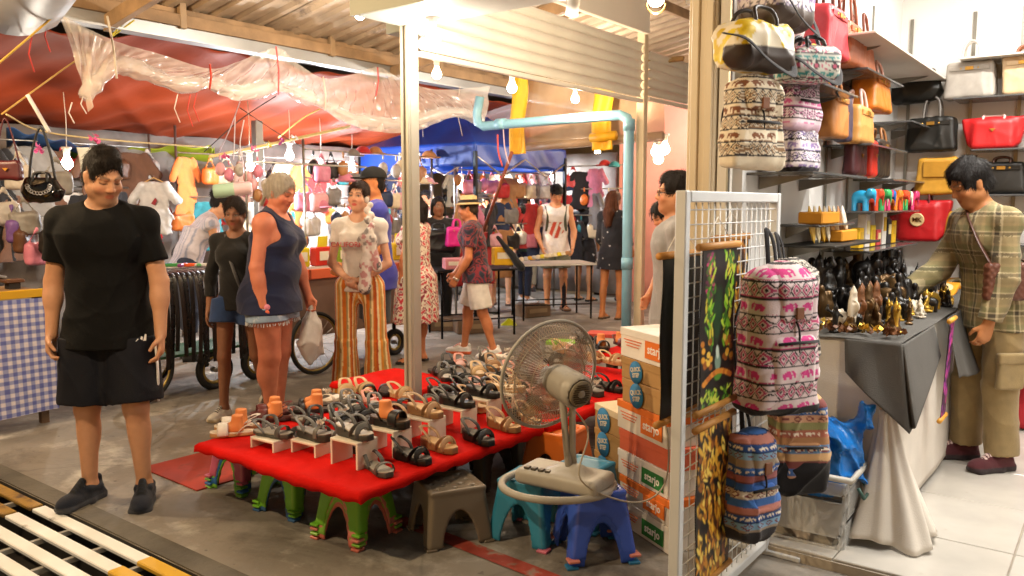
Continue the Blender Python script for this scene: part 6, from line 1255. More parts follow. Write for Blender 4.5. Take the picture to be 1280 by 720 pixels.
for px, py, L, c_ in ((90, 128, 26, 'd8d0c8'), (105, 118, 24, 'd8d0c8'), (222, 118, 35, 'd8ccc0'), (238, 118, 40, 'c83a2a'), (246, 116, 36, 'c83a2a'), (60, 25, 40, 'b83024'), (40, 45, 45, 'b83024'), (575, 108, 62, 'd8c8b4')):
    d_ = onU(px, py, VS).y; MB().tube([W(px, py, d_), W(px - 4, py + L * .5, d_), W(px + 3, py + L, d_)], .008, 6, flat=.4).build('loose_end', C(c_, 'cloth'), t)
# ---- ropes
def rope(pts, c, label, r=.007, cat='rope'): tag(MB().tube(smooth_path([W(*p) for p in pts], 6), r, 6).build('rope', C(c, 'cloth'), None), label, cat, 'ropes and lines over the stalls')
rope([(-20, 95, 5.2), (35, 48, 5.4), (72, 16, 5.6)], 'b8923a', 'yellow rope rising to the metal gutter tray')
rope([(2, 143, 5.6), (55, 104, 6.0), (98, 74, 6.4), (150, 45, 6.9)], 'b89048', 'yellow rope running up behind the plastic sheet')
rope([(8, 143, 5.6), (45, 162, 5.9), (105, 172, 6.3), (200, 180, 7.2), (262, 184, 7.8)], 'cdb884', 'cream rope carrying the hanging handbags')
rope([(130, 20, 6.6), (150, 30, 6.6), (140, 45, 6.6), (168, 25, 6.7)], 'c8b83a', 'yellow cord looped round the eaves beam')
rope([(34, 118, 5.7), (48, 142, 5.75), (62, 166, 5.8)], 'd8d2d0', 'white cloth strip tied to the cream rope', .014)
rope([(300, 127, 7.6), (288, 160, 7.6), (274, 190, 7.6)], 'c8c0d0', 'white string above the pink purses', .005)
rope([(294, 145, 7.6), (293, 175, 7.6), (292, 200, 7.6)], 'd8d4dc', 'white string holding the pale green purse', .005)
rope([(305, 150, 7.6), (300, 182, 7.6), (306, 210, 7.6)], 'd8d4dc', 'short white string by the bulb', .005)
rope([(255, 190, 7.7), (300, 150, 7.7), (345, 120, 7.7)], '3a3530', 'dark cable crossing below the tarpaulin', .005)
rope([(300, 135, 7.5), (345, 165, 8.2), (380, 185, 8.8)], '3a3530', 'dark cable sagging behind the plastic sheet', .005)
rope([(348, 172, 8.6), (378, 148, 8.6), (400, 136, 8.6)], 'd8c070', 'yellow cord tied to the plastic roll', .008)
rope([(262, 196, 7.6), (340, 180, 8.3), (437, 158, 9.2)], 'd8c886', 'pale bamboo pole carrying pegs and ribbons', .016, 'pole')
rope([(622, 168, 8.0), (623, 190, 8.0), (628, 208, 8.0)], 'c8483a', 'red cord dangling from the blue pipe', .007)
rope([(629, 160, 8.0), (631, 185, 8.0), (636, 205, 8.0)], 'b8a0b0', 'pale cord dangling from the blue pipe', .006)
for i, (px, py, c_) in enumerate(((282, 195, 'c8588a'), (300, 190, 'd8d0c8'), (318, 187, 'd87aa0'), (335, 182, 'd0c060'), (352, 178, 'b04a8a'), (368, 175, 'd8d4d0'), (120, 174, 'd85a9a'), (48, 186, 'd05aa0'))):
    d_ = 7.6 + (px - 280) * .01 if px > 200 else 5.9; q = W(px, py, d_); g = MB()
    for k in range(10): g.add(*_petal(tuple(q + Vector((random.uniform(-.03, .03), random.uniform(-.02, .02), random.uniform(-.04, .02)))), random.uniform(0, 6.28), .028))
    tag(g.build('ribbon_bow', C(c_, 'cloth'), None), '%s ribbon bow tied on the line above the bags' % ['pink', 'white', 'rose', 'yellow', 'violet', 'off-white', 'hot pink', 'magenta'][i], 'ribbon', kind='stuff')
# ---- blue water pipe crossing the lane
pipe = mat('blue_pipe', (.19, .40, .55), rough=.35, var=.08, wear=((.2, .35, .4), 7, .6)); PZ = 2.29; t = thing('water_pipe', 'pale blue plastic water pipe bent along the cream post', 'pipe', (0, 0, 0), 0)
a0 = S(2.78, -.075, 0); A_ = [a0 + Vector((0, 0, .0)), a0 + Vector((0, 0, 1.2)), a0 + Vector((0, 0, PZ - .09)), a0 + Vector((0, 0, PZ - .03)) - VV * .02, a0 + Vector((0, 0, PZ)) - VV * .09, a0 + Vector((0, 0, PZ)) - VV * .8, a0 + Vector((0, 0, PZ - .01)) - VV * 1.62, a0 + Vector((0, 0, PZ + .03)) - VV * 1.69, a0 + Vector((0, 0, PZ + .12)) - VV * 1.70, a0 + Vector((0, 0, PZ + .28)) - VV * 1.66]
MB().tube(A_, .045, 16).build('run', pipe, t)
for q, dr in ((A_[1] + Vector((0, 0, -.2)), (0, 0, 1)), (A_[2], (0, 0, 1)), (A_[5] - VV * .6, tuple(VV))): MB().tube([q - Vector(dr) * .05, q + Vector(dr) * .05], .052, 16).build('coupling', pipe, t)
# ---- rolled blind with two yellow banners across the lane
bp = mat('brown_plastic', (.46, .33, .22), rough=.35, var=.2, vscale=4, alpha=.7, bump=.3, bscale=14); t = thing('roller_blind', 'half rolled brown plastic rain blind hanging across the lane', 'blind', S(3.35, 0), SA)
zt_, zb_ = 2.80, 2.12; MB().grid(lambda a, b: (-1.75 + 1.72 * a, .03 * np.sin(a * 17 + b * 3), zt_ - (zt_ - zb_) * b), 50, 20).build('sheet', bp, t)
MB().tube([(-1.78, 0, zb_ - .02), (-.04, 0, zb_ + .02)], .045, 12).build('roll', bp, t); MB().tube([(-1.8, 0, zt_), (.15, 0, zt_ + .02)], .025, 8).build('bar', C('a08050', 'wood'), t)
yb = mat('yellow_banner', (.78, .43, .015), rough=.5, var=.12, vscale=6, bump=.35, bscale=18)
for x, w, lab in ((-1.62, .20, 'yellow banner hanging at the pipe end of the blind'), (-.62, .22, 'yellow banner wrapped round the middle of the blind')):
    t = thing('cloth_banner', lab, 'banner', S(3.27, x), SA); MB().grid(lambda a, b: (-w / 2 + w * a + .01 * np.sin(b * 8), -.02 + .025 * np.sin(a * 7 + b * 5), 2.83 - .80 * b), 14, 40).build('strip', yb, t, thick=.004)
    if x > -1: MB().tube([(-w / 2 - .01, -.03, 2.15), (w / 2 + .04, -.03, 2.16)], .045, 12).build('wrapped_end', yb, t)
tag(MB().grid(lambda a, b: (-.1 + 2.2 * a, .02 * np.sin(a * 9), 3.0 - .72 * b - .1 * a), 20, 10).build('awning_sheet', mat('white_sheet', (.62, .6, .6), rough=.5, var=.08, bump=.2, bscale=10), None, S(4.7, .1), (0, 0, SA), thick=.004), 'white plastic sheet behind the cream post', 'sheet')
tag(MB().grid(lambda a, b: (-.3 + 2.8 * a, .05 * np.sin(b * 3), 2.32 - .22 * b), 20, 10).build('awning_sheet', bp, None, S(5.2, .2), (0, 0, SA), thick=.004), 'brown plastic awning below the white sheet', 'sheet')
# ---- blue canopy tent
bt = mat('blue_canopy', (.012, .06, .36), rough=.4, var=.14, vscale=3, bump=.25, bscale=10); TC = W(594, 300, 10.0); TC.z = 0; t = thing('canopy_tent', 'blue canopy tent with white lettering and dark legs', 'tent', TC, SA)
TW, TD, TZ0, TZ1 = 2.05, 2.0, 1.98, 2.27
def side_cloth(p, q, nm='valance'):
    MB().grid(lambda a, b: (p[0] + (q[0] - p[0]) * a + .01 * np.sin(a * 25 + b * 4), p[1] + (q[1] - p[1]) * a + .012 * np.sin(a * 19), TZ1 - (TZ1 - TZ0 + .008 * np.sin(a * 21)) * b), 40, 8).build(nm, bt, t, thick=.003)
c4 = [(0, 0), (-TW, 0), (-TW, TD), (0, TD)]
for i in range(4): side_cloth(c4[i], c4[(i + 1) % 4])
for i in range(4):
    p, q = c4[i], c4[(i + 1) % 4]; MB().grid(lambda a, b: ((p[0] + (q[0] - p[0]) * a) * (1 - b) - TW / 2 * b, (p[1] + (q[1] - p[1]) * a) * (1 - b) + TD / 2 * b, TZ1 + .62 * b - .06 * np.sin(b * 3.14)), 12, 12).build('roof_panel', bt, t)
for x, y in c4: MB().box((x * .99 - .0, y * .985 + .01, 1.08), (.045, .045, 2.16), bev=.004).build('leg', C('2a2e34', 'metal'), t)
for (p, q) in (((0, 0), (-TW, 0)), ((0, 0), (0, TD))):
    for s_ in (0, 1): MB().tube([(p[0] + (q[0] - p[0]) * (.5 * s_), p[1] + (q[1] - p[1]) * (.5 * s_) + .03, 2.10), (p[0] + (q[0] - p[0]) * (.25 + .5 * s_), p[1] + (q[1] - p[1]) * (.25 + .5 * s_) + .03, 1.88), (p[0] + (q[0] - p[0]) * (.5 + .5 * s_), p[1] + (q[1] - p[1]) * (.5 + .5 * s_) + .03, 2.10)], .014, 6).build('truss_bar', C('b0aca4', 'metal'), t)
text('JDER', .20, C('c8d0dc', 'cloth'), t, (-1.06, -.03, 2.10), (R(90), 0, 0), bold=.004, ext=.002)
# ---- stall tables in the far lane
def trestle(loc, rz, L, D_, h, top, label, legc='2a2826', group=None):
    t = thing('stall_table', label, 'table', loc, rz, group); MB().box((L / 2, D_ / 2, h - .012), (L, D_, .024), bev=.003).build('top', C(top, 'paint'), t)
    for x in (.06, L - .06):
        for y in (.05, D_ - .05): MB().tube([(x, y, 0), (x, y, h - .024)], .014, 6).build('leg', C(legc, 'metal'), t)
    for y in (.05, D_ - .05): MB().tube([(.06, y, .2), (L - .06, y, .2)], .009, 6).build('stretcher', C(legc, 'metal'), t)
    return t
trestle(G(650, 402), R(14), 1.05, .7, .74, 'cfc8be', 'white topped stall table in front of the man in the vest'); trestle(G(548, 425), R(22), 1.0, .6, .78, '1c1a1a', 'black stall table behind the hat man', '17171a')
# ---- small goods to fill racks and counters
def _mesh(b, name):
    V, F = b.poly(); me = bpy.data.meshes.new(name); me.from_pydata(V.tolist(), [], F.tolist()); me.polygons.foreach_set('use_smooth', np.ones(len(F), bool)); return me
b = SDF((-.17, -.09, -.36), (.17, .09, .04), .013); b.rbox((0, 0, -.22), (.12, .05, .10), .04); b.cap((-.09, 0, -.14), (0, 0, 0), .011); b.cap((.09, 0, -.14), (0, 0, 0), .011); b.disp(fold_fn(.008, 3)); HB = _mesh(b, 'hanging_bag')
b = SDF((-.30, -.08, -.75), (.30, .08, .04), .016); _loft(b, (0, 0, 0), np.eye(3), [(-.70, 0, 0, .22, .04), (-.35, 0, 0, .17, .035), (-.10, 0, 0, .19, .035), (-.05, 0, 0, .10, .03)]); b.cap((.13, 0, -.10), (.25, 0, -.28), .05, .055); b.cap((-.13, 0, -.10), (-.25, 0, -.28), .05, .055); b.cap((0, 0, -.05), (0, 0, .03), .008); b.disp(fold_fn(.010, 9)); GM = _mesh(b, 'garment')
b = SDF((-.13, -.18, -.03), (.13, .13, .13), .012); b.ell((0, .0, .0), (.095, .105, .10)); b.clip((0, 0, 0), (0, 0, -1)); b.ell((0, -.11, .006), (.08, .065, .010), k=.01); CP = _mesh(b, 'cap')
b = SDF((-.09, -.09, -.24), (.09, .09, .04), .012); b.ell((0, 0, -.14), (.065, .06, .085)); b.cap((0, 0, -.06), (0, 0, .03), .007); b.disp(fold_fn(.010, 6)); PU = _mesh(b, 'soft_purse')
PAL = {'pink': 'c87a90', 'white': 'b4aea8', 'black': '1a1718', 'cream': 'd8c8a8', 'red': 'b02a2a', 'navy': '24304f', 'tan': 'a8774a', 'grey': '7a7672', 'rose': 'd8a0a4', 'green': '3f7a4a', 'mustard': 'c89428', 'violet': '6a4a86', 'teal': '2f7f86', 'orange': 'd07030', 'brown': '5a3a26', 'yellow': 'd8c030'}
GC = {}
def good(kind, cname, loc, rz, where, group, sc_=1.0, rnd=random):
    me0, nm, word, cat = {'bag': (HB, 'hanging_bag', 'shoulder bag', 'bag'), 'shirt': (GM, 'hanging_shirt', 'shirt', 'shirt'), 'cap': (CP, 'cap', 'cap', 'cap'), 'purse': (PU, 'soft_purse', 'soft purse', 'purse')}[kind]; k = (kind, cname)
    if k not in GC: me = me0.copy(); me.materials.append(C(PAL[cname], 'leather' if kind in ('bag', 'purse') else 'cloth')); GC[k] = me
    o = link(nm, GC[k], None, None, loc, (0, 0, rz)); o.scale = (sc_, sc_ * (.6 if kind == 'shirt' else 1), sc_); return tag(o, '%s %s %s' % (cname, word, where), cat, group)
def rack(p0, p1, h, rows, n, kinds, cols, where, label, group, face=0.0, seed=1, jit=.03, sc_=1.0):
    n = int(n * 1.5); p0, p1 = Vector(p0), Vector(p1); rr = random.Random(seed); d = p1 - p0; L = d.length; rz = math.atan2(d.y, d.x); t = thing('goods_rack', label, 'rack', p0, rz, 'racks of goods beside the lane')
    for x in (0, L): MB().tube([(x, 0, 0), (x, 0, h)], .016, 6).build('upright', C('8a8680', 'metal'), t)
    for z in rows: MB().tube([(0, 0, z), (L, 0, z)], .010, 6).build('rail', C('9a968e', 'metal'), t)
    for z in rows:
        for i in range(n): q = p0 + d * ((i + .5 + rr.uniform(-.25, .25)) / n) + Vector((0, 0, z + rr.uniform(-.05, .0))); good(rr.choice(kinds), rr.choice(cols), q + Vector((rr.uniform(-jit, jit), rr.uniform(-jit, jit), 0)), rz + face + rr.uniform(-.5, .5), where, group, sc_ * rr.uniform(.85, 1.1))
SOFT = ['pink', 'white', 'rose', 'cream', 'black', 'grey', 'tan', 'red', 'navy']; CLO = ['white', 'black', 'navy', 'grey', 'red', 'cream', 'brown', 'orange', 'teal']
# racks along the far side of the lane
rack(S(2.1, -3.6), S(4.1, -3.6), 2.2, [1.5, 1.8, 2.1], 9, ['bag', 'purse', 'cap'], SOFT, 'on the pale rack behind the women', 'chrome rack crowded with pale bags behind the women', 'bags on the pale rack behind the women', seed=2)
rack(S(4.2, -3.3), S(6.4, -3.3), 2.2, [1.25, 1.6, 1.95], 9, ['bag', 'purse', 'shirt', 'bag'], SOFT, 'on the rack beside the blue tent', 'chrome rack of bags beside the blue tent', 'bags on the rack beside the blue tent', seed=3)
rack(S(1.6, -5.2), S(5.8, -5.2), 2.4, [1.6, 2.1], 12, ['shirt', 'bag'], CLO, 'on the long rack under the tarpaulin', 'long clothes rack under the red tarpaulin', 'clothes on the long rack under the tarpaulin', seed=4)
rack(S(-.8, -5.4), S(1.4, -5.4), 2.3, [1.7, 2.15], 9, ['shirt', 'shirt', 'bag'], ['white', 'black', 'brown', 'grey', 'cream', 'red'], 'behind the black T-shirt man', 'clothes rack behind the black T-shirt man', 'clothes behind the black T-shirt man', seed=5)
rack(S(-2.8, -4.6), S(-1.0, -4.6), 2.2, [1.2, 1.65, 2.1], 8, ['bag', 'shirt', 'purse'], ['orange', 'mustard', 'black', 'white', 'violet', 'grey', 'red', 'teal'], 'behind the gingham counter', 'rack of bright goods behind the gingham counter', 'goods behind the gingham counter', seed=6)
rack(S(7.2, -6.2), S(7.2, -2.6), 2.3, [1.35, 1.75, 2.1], 12, ['bag', 'shirt', 'cap', 'purse'], SOFT + CLO, 'at the far end under the blue tent', 'rack of mixed goods under the blue tent', 'goods under the blue tent', seed=7)
bk = mat('backdrop_cloth', (.24, .21, .19), rough=.8, var=.3, vscale=3, bump=.2, bscale=20)  # sheets added to reflect light into the dark gaps behind the goods
for u0, v0, L, rz_, lb in ((-2.9, -5.9, 9.2, SA + R(90), 'added bounce sheet behind the racks under the tarpaulin'), (8.1, -6.6, 3.4, SA, 'added bounce sheet behind the blue tent')): tag(MB().grid(lambda a, b: (L * a, .04 * np.sin(a * L * 9 + b), 2.35 - 2.3 * b), 90, 8).build('backdrop_cloth', bk, None, S(u0, v0), (0, 0, rz_), thick=.004), lb, 'backdrop')
# pink purses and pale roll hung over the girl
for i, (px, py, cn) in enumerate(((275, 205, 'rose'), (286, 212, 'pink'), (299, 206, 'white'), (310, 215, 'rose'), (322, 208, 'pink'), (316, 225, 'rose'), (306, 232, 'pink'), (322, 238, 'tan'), (332, 225, 'white'), (331, 244, 'red'))):
    good('purse', cn, W(px, py - 8, 7.5), i, 'hanging from the bamboo pole', 'purses hanging from the bamboo pole', .75)
b = SDF((-.2, -.08, -.08), (.2, .08, .08), .009); b.cap((-.13, 0, 0), (.13, 0, 0), .062, .058); b.clip((-.16, 0, 0), (-1, 0, 0)); b.clip((.16, 0, 0), (1, 0, 0)); tag(b.build('barrel_purse', VC('leather'), None, cfn=lambda V: np.where((V[:, 0] < .02)[:, None], hexc('a8c8b0'), hexc('d8b8bc')), loc=W(291, 237, 7.1), rot=(0, R(-6), R(12))), 'pale green and pink barrel purse hung above the young woman', 'purse')
# ---- handbags on the cream rope
t = handbag(W(11, 226, 5.35), R(8), .17, .07, .13, '4a0f18', 'small burgundy handbag with a gold badge on the cream rope', 'plain', gold=True, group='handbags on the cream rope', res=.006)
MB().tube(smooth_path([(-.07, 0, .12), (-.04, 0, .28), (0.0, 0, .40), (.04, 0, .28), (.07, 0, .12)], 5), .006, 6).build('strap', C('4a0f18', 'leather'), t)
t = handbag(W(54, 253, 5.55), R(10), .25, .10, .17, '0c0b0d', 'glossy black handbag with chain strap on the cream rope', 'slouch', '141215', .03, kind='gloss', gold=False, group='handbags on the cream rope', res=.006)
MB().tube(smooth_path([(-.08, 0, .14), (-.05, 0, .34), (0.01, 0, .50), (.06, 0, .34), (.085, 0, .14)], 5), .009, 6).build('strap', C('17161a', 'leather'), t); g = MB()
for i in range(12): a = math.pi * i / 11; q = Vector((math.cos(a) * .07, -.065, .11 - math.sin(a) * .05)); g.tube([q + Vector((math.cos(w) * .011, 0, math.sin(w) * .011)) for w in np.linspace(0, 6.283, 9)[:-1]], .004, 5, closed=True)
g.build('chain', C('b8bcc8', 'metal'), t)
for i, (px, py, cn) in enumerate(((22, 205, 'white'), (30, 262, 'grey'), (70, 212, 'grey'), (4, 250, 'white'), (46, 300, 'pink'), (30, 285, 'brown'), (58, 285, 'black'), (14, 272, 'violet'))): good('bag', cn, W(px, py - 15, 6.3), .3 * i, 'hung behind the glossy black handbag', 'bags hung behind the glossy black handbag', .9)
# ---- gingham covered counter
GZ = .93; ct = thing('gingham_counter', 'market counter covered with blue gingham cloth', 'counter', S(-3.1, -3.35), SA); MB().box((.43, 1.05, GZ - .02), (.86, 2.1, .03), bev=.004).build('top', C('8a6a48', 'wood'), ct)
for x in (.06, .80):
    for y in (.06, 2.04): MB().box((x, y, (GZ - .035) / 2), (.05, .05, GZ - .035)).build('leg', C('5a4430', 'wood'), ct)
MB().box((.872, 1.05, GZ - .012), (.03, 2.12, .055), bev=.003).build('yellow_edge', C('c89a18', 'paint'), ct)
def ging(a, b):
    x = (a * 2.1 / .055) % 1 < .5; z = (b * .80 / .055) % 1 < .5; o = np.tile(np.array(hexc('cfc8d0')), (len(a), 1)); n = x.astype(int) + z.astype(int); o[n == 1] = hexc('8f93bc'); o[n == 2] = hexc('5a62a4'); return o
tag(MB().grid(lambda a, b: (.892 + .012 * np.sin(a * 24) * b + .02 * b, 2.1 * a, GZ - .045 - (.80 + .02 * np.sin(a * 5)) * b), 310, 120, cfn=ging).build('gingham_cloth', VC(), None, S(-3.1, -3.35), (0, 0, SA)), 'blue and white gingham cloth hanging from the counter', 'cloth')
rg = random.Random(5)
for i in range(22):
    cn = rg.choice(['black', 'brown', 'pink', 'tan', 'red', 'grey', 'violet']); x, y = rg.uniform(.08, .80), rg.uniform(.9, 2.05); dz = .02 + .05 * rg.random(); w, d_ = rg.uniform(.10, .18), rg.uniform(.09, .13)
    o = thing('wallet', '%s wallet laid out on the gingham counter' % cn, 'wallet', S(-3.1 + y, -3.35 + x, GZ - .003), SA + rg.uniform(-.5, .5), 'wallets on the gingham counter'); A = Euler((R(rg.uniform(-30, 30)), 0, 0)); MB().box((0, 0, dz + .03), (w, d_, .022), rot=A, bev=.005).build('cover', C(PAL[cn], 'leather'), o); MB().box((0, -d_ * .2, dz + .03), (w * .2, .02, .026), rot=A, bev=.002).build('clasp', C('c8a860', 'metal'), o); MB().box((0, 0, (dz + .02) / 2), (w * .7, d_ * .6, dz + .02)).build('support', C('2a2422', 'card'), o)
t = thing('handbag', 'brown and pink flap handbag standing on the gingham counter', 'handbag', S(-1.45, -2.72, GZ), SA + R(20), 'handbags on the gingham counter'); MB().box((0, 0, .09), (.26, .09, .18), bev=.015).build('body', C('4a2c24', 'leather'), t); MB().box((-.02, -.05, .12), (.14, .02, .14), bev=.006).build('flap', C('c86a78', 'leather'), t)
t = thing('handbag', 'dark brown boxy handbag on the gingham counter edge', 'handbag', S(-1.95, -2.75, GZ), SA, 'handbags on the gingham counter'); MB().box((0, 0, .10), (.30, .10, .20), bev=.02).build('body', C('2a1a16', 'leather'), t); MB().box((0, -.052, .13), (.26, .012, .10), bev=.005).build('flap', C('3a221c', 'leather'), t)
t = thing('price_card', 'yellow price card on a bamboo upright', 'sign', S(-1.9, -3.0, GZ), SA + R(10)); MB().tube([(0, .02, 0), (0, .02, 1.25)], .028, 8).build('upright', C('c8a050', 'wood'), t); MB().box((-.06, -.012, .50), (.16, .006, .40), bev=.002).build('card', C('d8b010', 'card'), t); text('sud', .07, C('3a3010', 'card'), t, (-.06, -.017, .60), (R(90), 0, 0))
# awnings behind
ga = mat('green_awning', (.36, .42, .02), rough=.5, var=.2, vscale=2, bump=.2, bscale=12)
def awn(pts, m, label, d): tag(MB().grid(lambda a, b: tuple((np.interp(a, np.linspace(0, 1, len(pts)), [W(p[0], p[1], p[3])[k] for p in pts]) * (1 - b) + np.interp(a, np.linspace(0, 1, len(pts)), [W(p[0], p[2], p[3] + .5)[k] for p in pts]) * b) + (.02 * np.sin(a * 20 + b * 6) if k == 2 else 0) for k in range(3)), 40, 16).build('awning', m, None, thick=.004), label, 'awning', 'awnings of the stalls under the tarpaulin')
awn([(160, 186, 214, 9.6), (210, 183, 212, 9.8), (262, 183, 205, 10.0), (268, 186, 196, 10.0)], ga, 'yellow green awning above the stooping person', 9.6); awn([(68, 184, 212, 8.8), (105, 184, 206, 8.9)], mat('leaf_awning', (.16, .34, .03), rough=.5, var=.15), 'leaf green awning behind the handbags', 8.8)
awn([(8, 160, 184, 8.0), (60, 172, 190, 8.2), (112, 184, 190, 8.4)], mat('navy_awning', (.02, .06, .16), rough=.5, var=.15), 'dark blue awning under the tarpaulin', 8); awn([(155, 168, 182, 11.2), (250, 166, 186, 11.4), (338, 163, 200, 11.6)], mat('grey_awning', (.38, .36, .36), rough=.6, var=.1), 'grey corrugated sheet behind the awnings', 11)
t = thing('notice_sheet', 'white printed plastic sheet hanging under the tarpaulin', 'notice', W(118, 210, 6.9), R(12)); MB().grid(lambda a, b: (-.13 + .26 * a + .05 * b, .01 * np.sin(b * 7), .17 - .36 * b), 20, 20).build('sheet', mat('white_print_sheet', (.7, .74, .72), rough=.4, var=.1), t, thick=.002)
for i in range(4): MB().box((-.02 + .03 * i, -.012, .10 - .07 * i), (.05, .003, .012)).build('printed_line', C('3a7a6a', 'card'), t)
t = thing('hanging_shirt', 'white T-shirt with a dark red print on a hanger', 'shirt', W(192, 222, 8.6), R(-8)); me = GM.copy(); me.materials.append(C('aaa6a2', 'cloth')); o = link('shirt', me, None, t); o.scale = (1.0, 1, .85); MB().prism([(-.03, -.03), (.02, .03), (.035, .0), (.01, -.05)], .01, M=Matrix.Translation(Vector((.02, -.05, -.24)))).build('print', C('7a1a20', 'cloth'), t); MB().tube([(-.2, 0, -.09), (0, 0, 0), (.2, 0, -.09)], .006, 5).build('hanger', C('b08a50', 'wood'), t)
# ---- hand cart hung with belts
BU0, BU1, BV = -.42, .62, -2.42; t = thing('belt_cart', 'hand cart with bicycle wheels hung with belts', 'cart', S(BU0, BV - .55), SA); dk = C('1f1d1c', 'metal'); L_ = BU1 - BU0
MB().box((.24, L_ / 2, .955), (.60, L_, .02), bev=.003).build('top', C('3a2e26', 'wood'), t)
for x in (.02, .46):
    for y in (.05, L_ - .05): MB().tube([(x, y, .25), (x, y, .945)], .014, 6).build('upright', dk, t)
for y in (.05, L_ - .05): MB().tube([(.02, y, .32), (.46, y, .32)], .014, 6).build('cross_bar', dk, t)
MB().box((.24, L_ / 2, .33), (.5, L_ * .9, .02)).build('lower_board', C('2f5a3a', 'paint'), t)
def wheel(parent, loc, r, rot, spokes=18, tyre=.018, name='wheel'):
    w = MB().tube([(math.cos(a) * r, math.sin(a) * r, 0) for a in np.linspace(0, 6.283, 41)[:-1]], tyre, 8, closed=True).build(name, C('141312', 'plastic', rough=.7), parent, loc=loc, rot=rot); MB().tube([(math.cos(a) * (r - tyre * 1.1), math.sin(a) * (r - tyre * 1.1), 0) for a in np.linspace(0, 6.283, 41)[:-1]], tyre * .55, 8, closed=True).build('rim', C('a08a50', 'metal'), w)
    g = MB()
    for i in range(spokes): a = 6.283 * i / spokes; g.tube([(math.cos(a + .35) * .02, math.sin(a + .35) * .02, .012 * (-1) ** i), (math.cos(a) * (r - tyre), math.sin(a) * (r - tyre), 0)], .0016, 4)
    g.build('spokes', C('b8b4ac', 'metal'), w); MB().lathe([(0, .03), (.02, .03), (.022, -.03), (0, -.03)], 12).build('hub', C('8a8680', 'metal'), w); return w
wheel(t, (.50, .03, .275), .255, (0, R(90), 0)); wheel(t, (-.02, .35, .255), .235, (0, R(90), 0)); wheel(t, (.40, L_ + .1, .16), .14, (0, R(90), 0), 5, .03, 'caster'); wheel(t, (.44, L_ - .35, .16), .14, (0, R(90), 0), 5, .03, 'caster')
blm = [C('100c0b', 'leather', rough=.3), C('1c120e', 'leather', rough=.3), C('0c0b0d', 'leather', rough=.28)]
for i in range(23):
    u = BU0 + .03 + (L_ - .06) * i / 22; rr = random.uniform(-.01, .01); lo_ = random.uniform(.22, .40); o = thing('belt', 'black leather belt hanging over the cart edge', 'belt', S(u, BV - .55), SA + rr, 'black leather belts on the cart')
    MB().tube(smooth_path([(-.06, 0, .975), (.2, 0, .983 + random.uniform(0, .02)), (.45, 0, .995), (.535, 0, .975), (.572, 0, .91), (.578 + random.uniform(0, .03), random.uniform(-.01, .01), .65), (.575 + random.uniform(-.01, .03), random.uniform(-.02, .02), lo_)], 6), .019, 8, flat=.16, up=(0, 0, 1)).build('strap', blm[i % 3], o); MB().box((-.075, 0, .978), (.045, .045, .008), bev=.002).build('buckle', C('a8a49c', 'metal'), o)
for i, (px, py, c_, nm) in enumerate(((238, 326, 'd8582a', 'orange'), (218, 328, '3f8a4a', 'green'), (255, 324, 'c8c4bc', 'white'), (205, 322, '2f5a9a', 'blue'), (228, 322, '8a3a7a', 'purple'), (248, 330, '5aa05a', 'pale green'))):
    o = thing('key_fob', '%s strap fob lying on the belt cart' % nm, 'fob', W(px, py, 7.0), .4 * i, 'fobs on the belt cart'); o.location.z = .968; MB().box((0, 0, .03), (.16, .04, .03), bev=.008).build('fob', C(c_, 'plastic'), o); MB().tube([(math.cos(a) * .02 + .1, math.sin(a) * .02, .03) for a in np.linspace(0, 6.28, 13)[:-1]], .004, 5, closed=True).build('ring', C('c8c4bc', 'metal'), o); MB().box((0, 0, .008), (.14, .035, .016)).build('backing', C('d8d0c4', 'card'), o)
# ---- snack cart behind the women
q = G(372, 470); cu, cv, _ = SUV(q); t = thing('vendor_cart', 'metal vendor cart with salmon panels and bicycle wheels', 'cart', S(cu - .1, cv - .55), SA); pm = mat('cart_steel', (.30, .20, .15), rough=.35, metal=.55, var=.2, vscale=3)
MB().box((.30, .75, .60), (.60, 1.5, .52), bev=.006).build('body', pm, t); MB().box((.30, .75, .90), (.66, 1.56, .09), bev=.006).build('upper_tray', C('d8653c', 'paint'), t); MB().box((.30, .75, .955), (.62, 1.5, .02)).build('counter_top', C('cfc8bc', 'paint'), t)
for k in range(4): MB().box((.634, .2 + .37 * k, .90), (.006, .02, .085)).build('panel_seam', C('8a3a20', 'paint'), t)
wheel(t, (.66, .22, .29), .265, (0, R(90), 0)); wheel(t, (-.06, .22, .29), .265, (0, R(90), 0)); wheel(t, (.5, 1.35, .13), .11, (0, R(90), 0), 5, .03, 'caster'); MB().tube([(.5, 1.35, .2), (.5, 1.35, .34)], .02, 6).build('caster_fork', dk, t)
MB().tube([(0, .02, .97), (0, .02, 1.9), (0, 1.48, 1.9), (0, 1.48, .97)], .013, 6).build('hanging_frame', C('a8a49c', 'metal'), t)
for i in range(6):
    cn, nm = [('d8c020', 'yellow'), ('c83020', 'red'), ('7f9a28', 'olive green'), ('d8c020', 'lemon'), ('b82a1c', 'dark red'), ('d8b828', 'golden')][i]; o = thing('snack_jar', '%s packet rack on the salmon panelled cart' % nm, 'packet', S(cu - .1 + .15 + .24 * i, cv - .55 + .55, .967), SA, 'packets on the salmon panelled cart'); MB().box((0, 0, .085), (.10, .17, .17), bev=.01).build('box', C(cn, 'plastic'), o); MB().box((.03, 0, .20), (.006, .11, .13), rot=Euler((0, R(8), 0)), bev=.002).build('price_card', C('e0d028', 'card'), o); MB().box((.053, 0, .09), (.004, .10, .08)).build('printed_label', C('e0d8c0', 'card'), o)
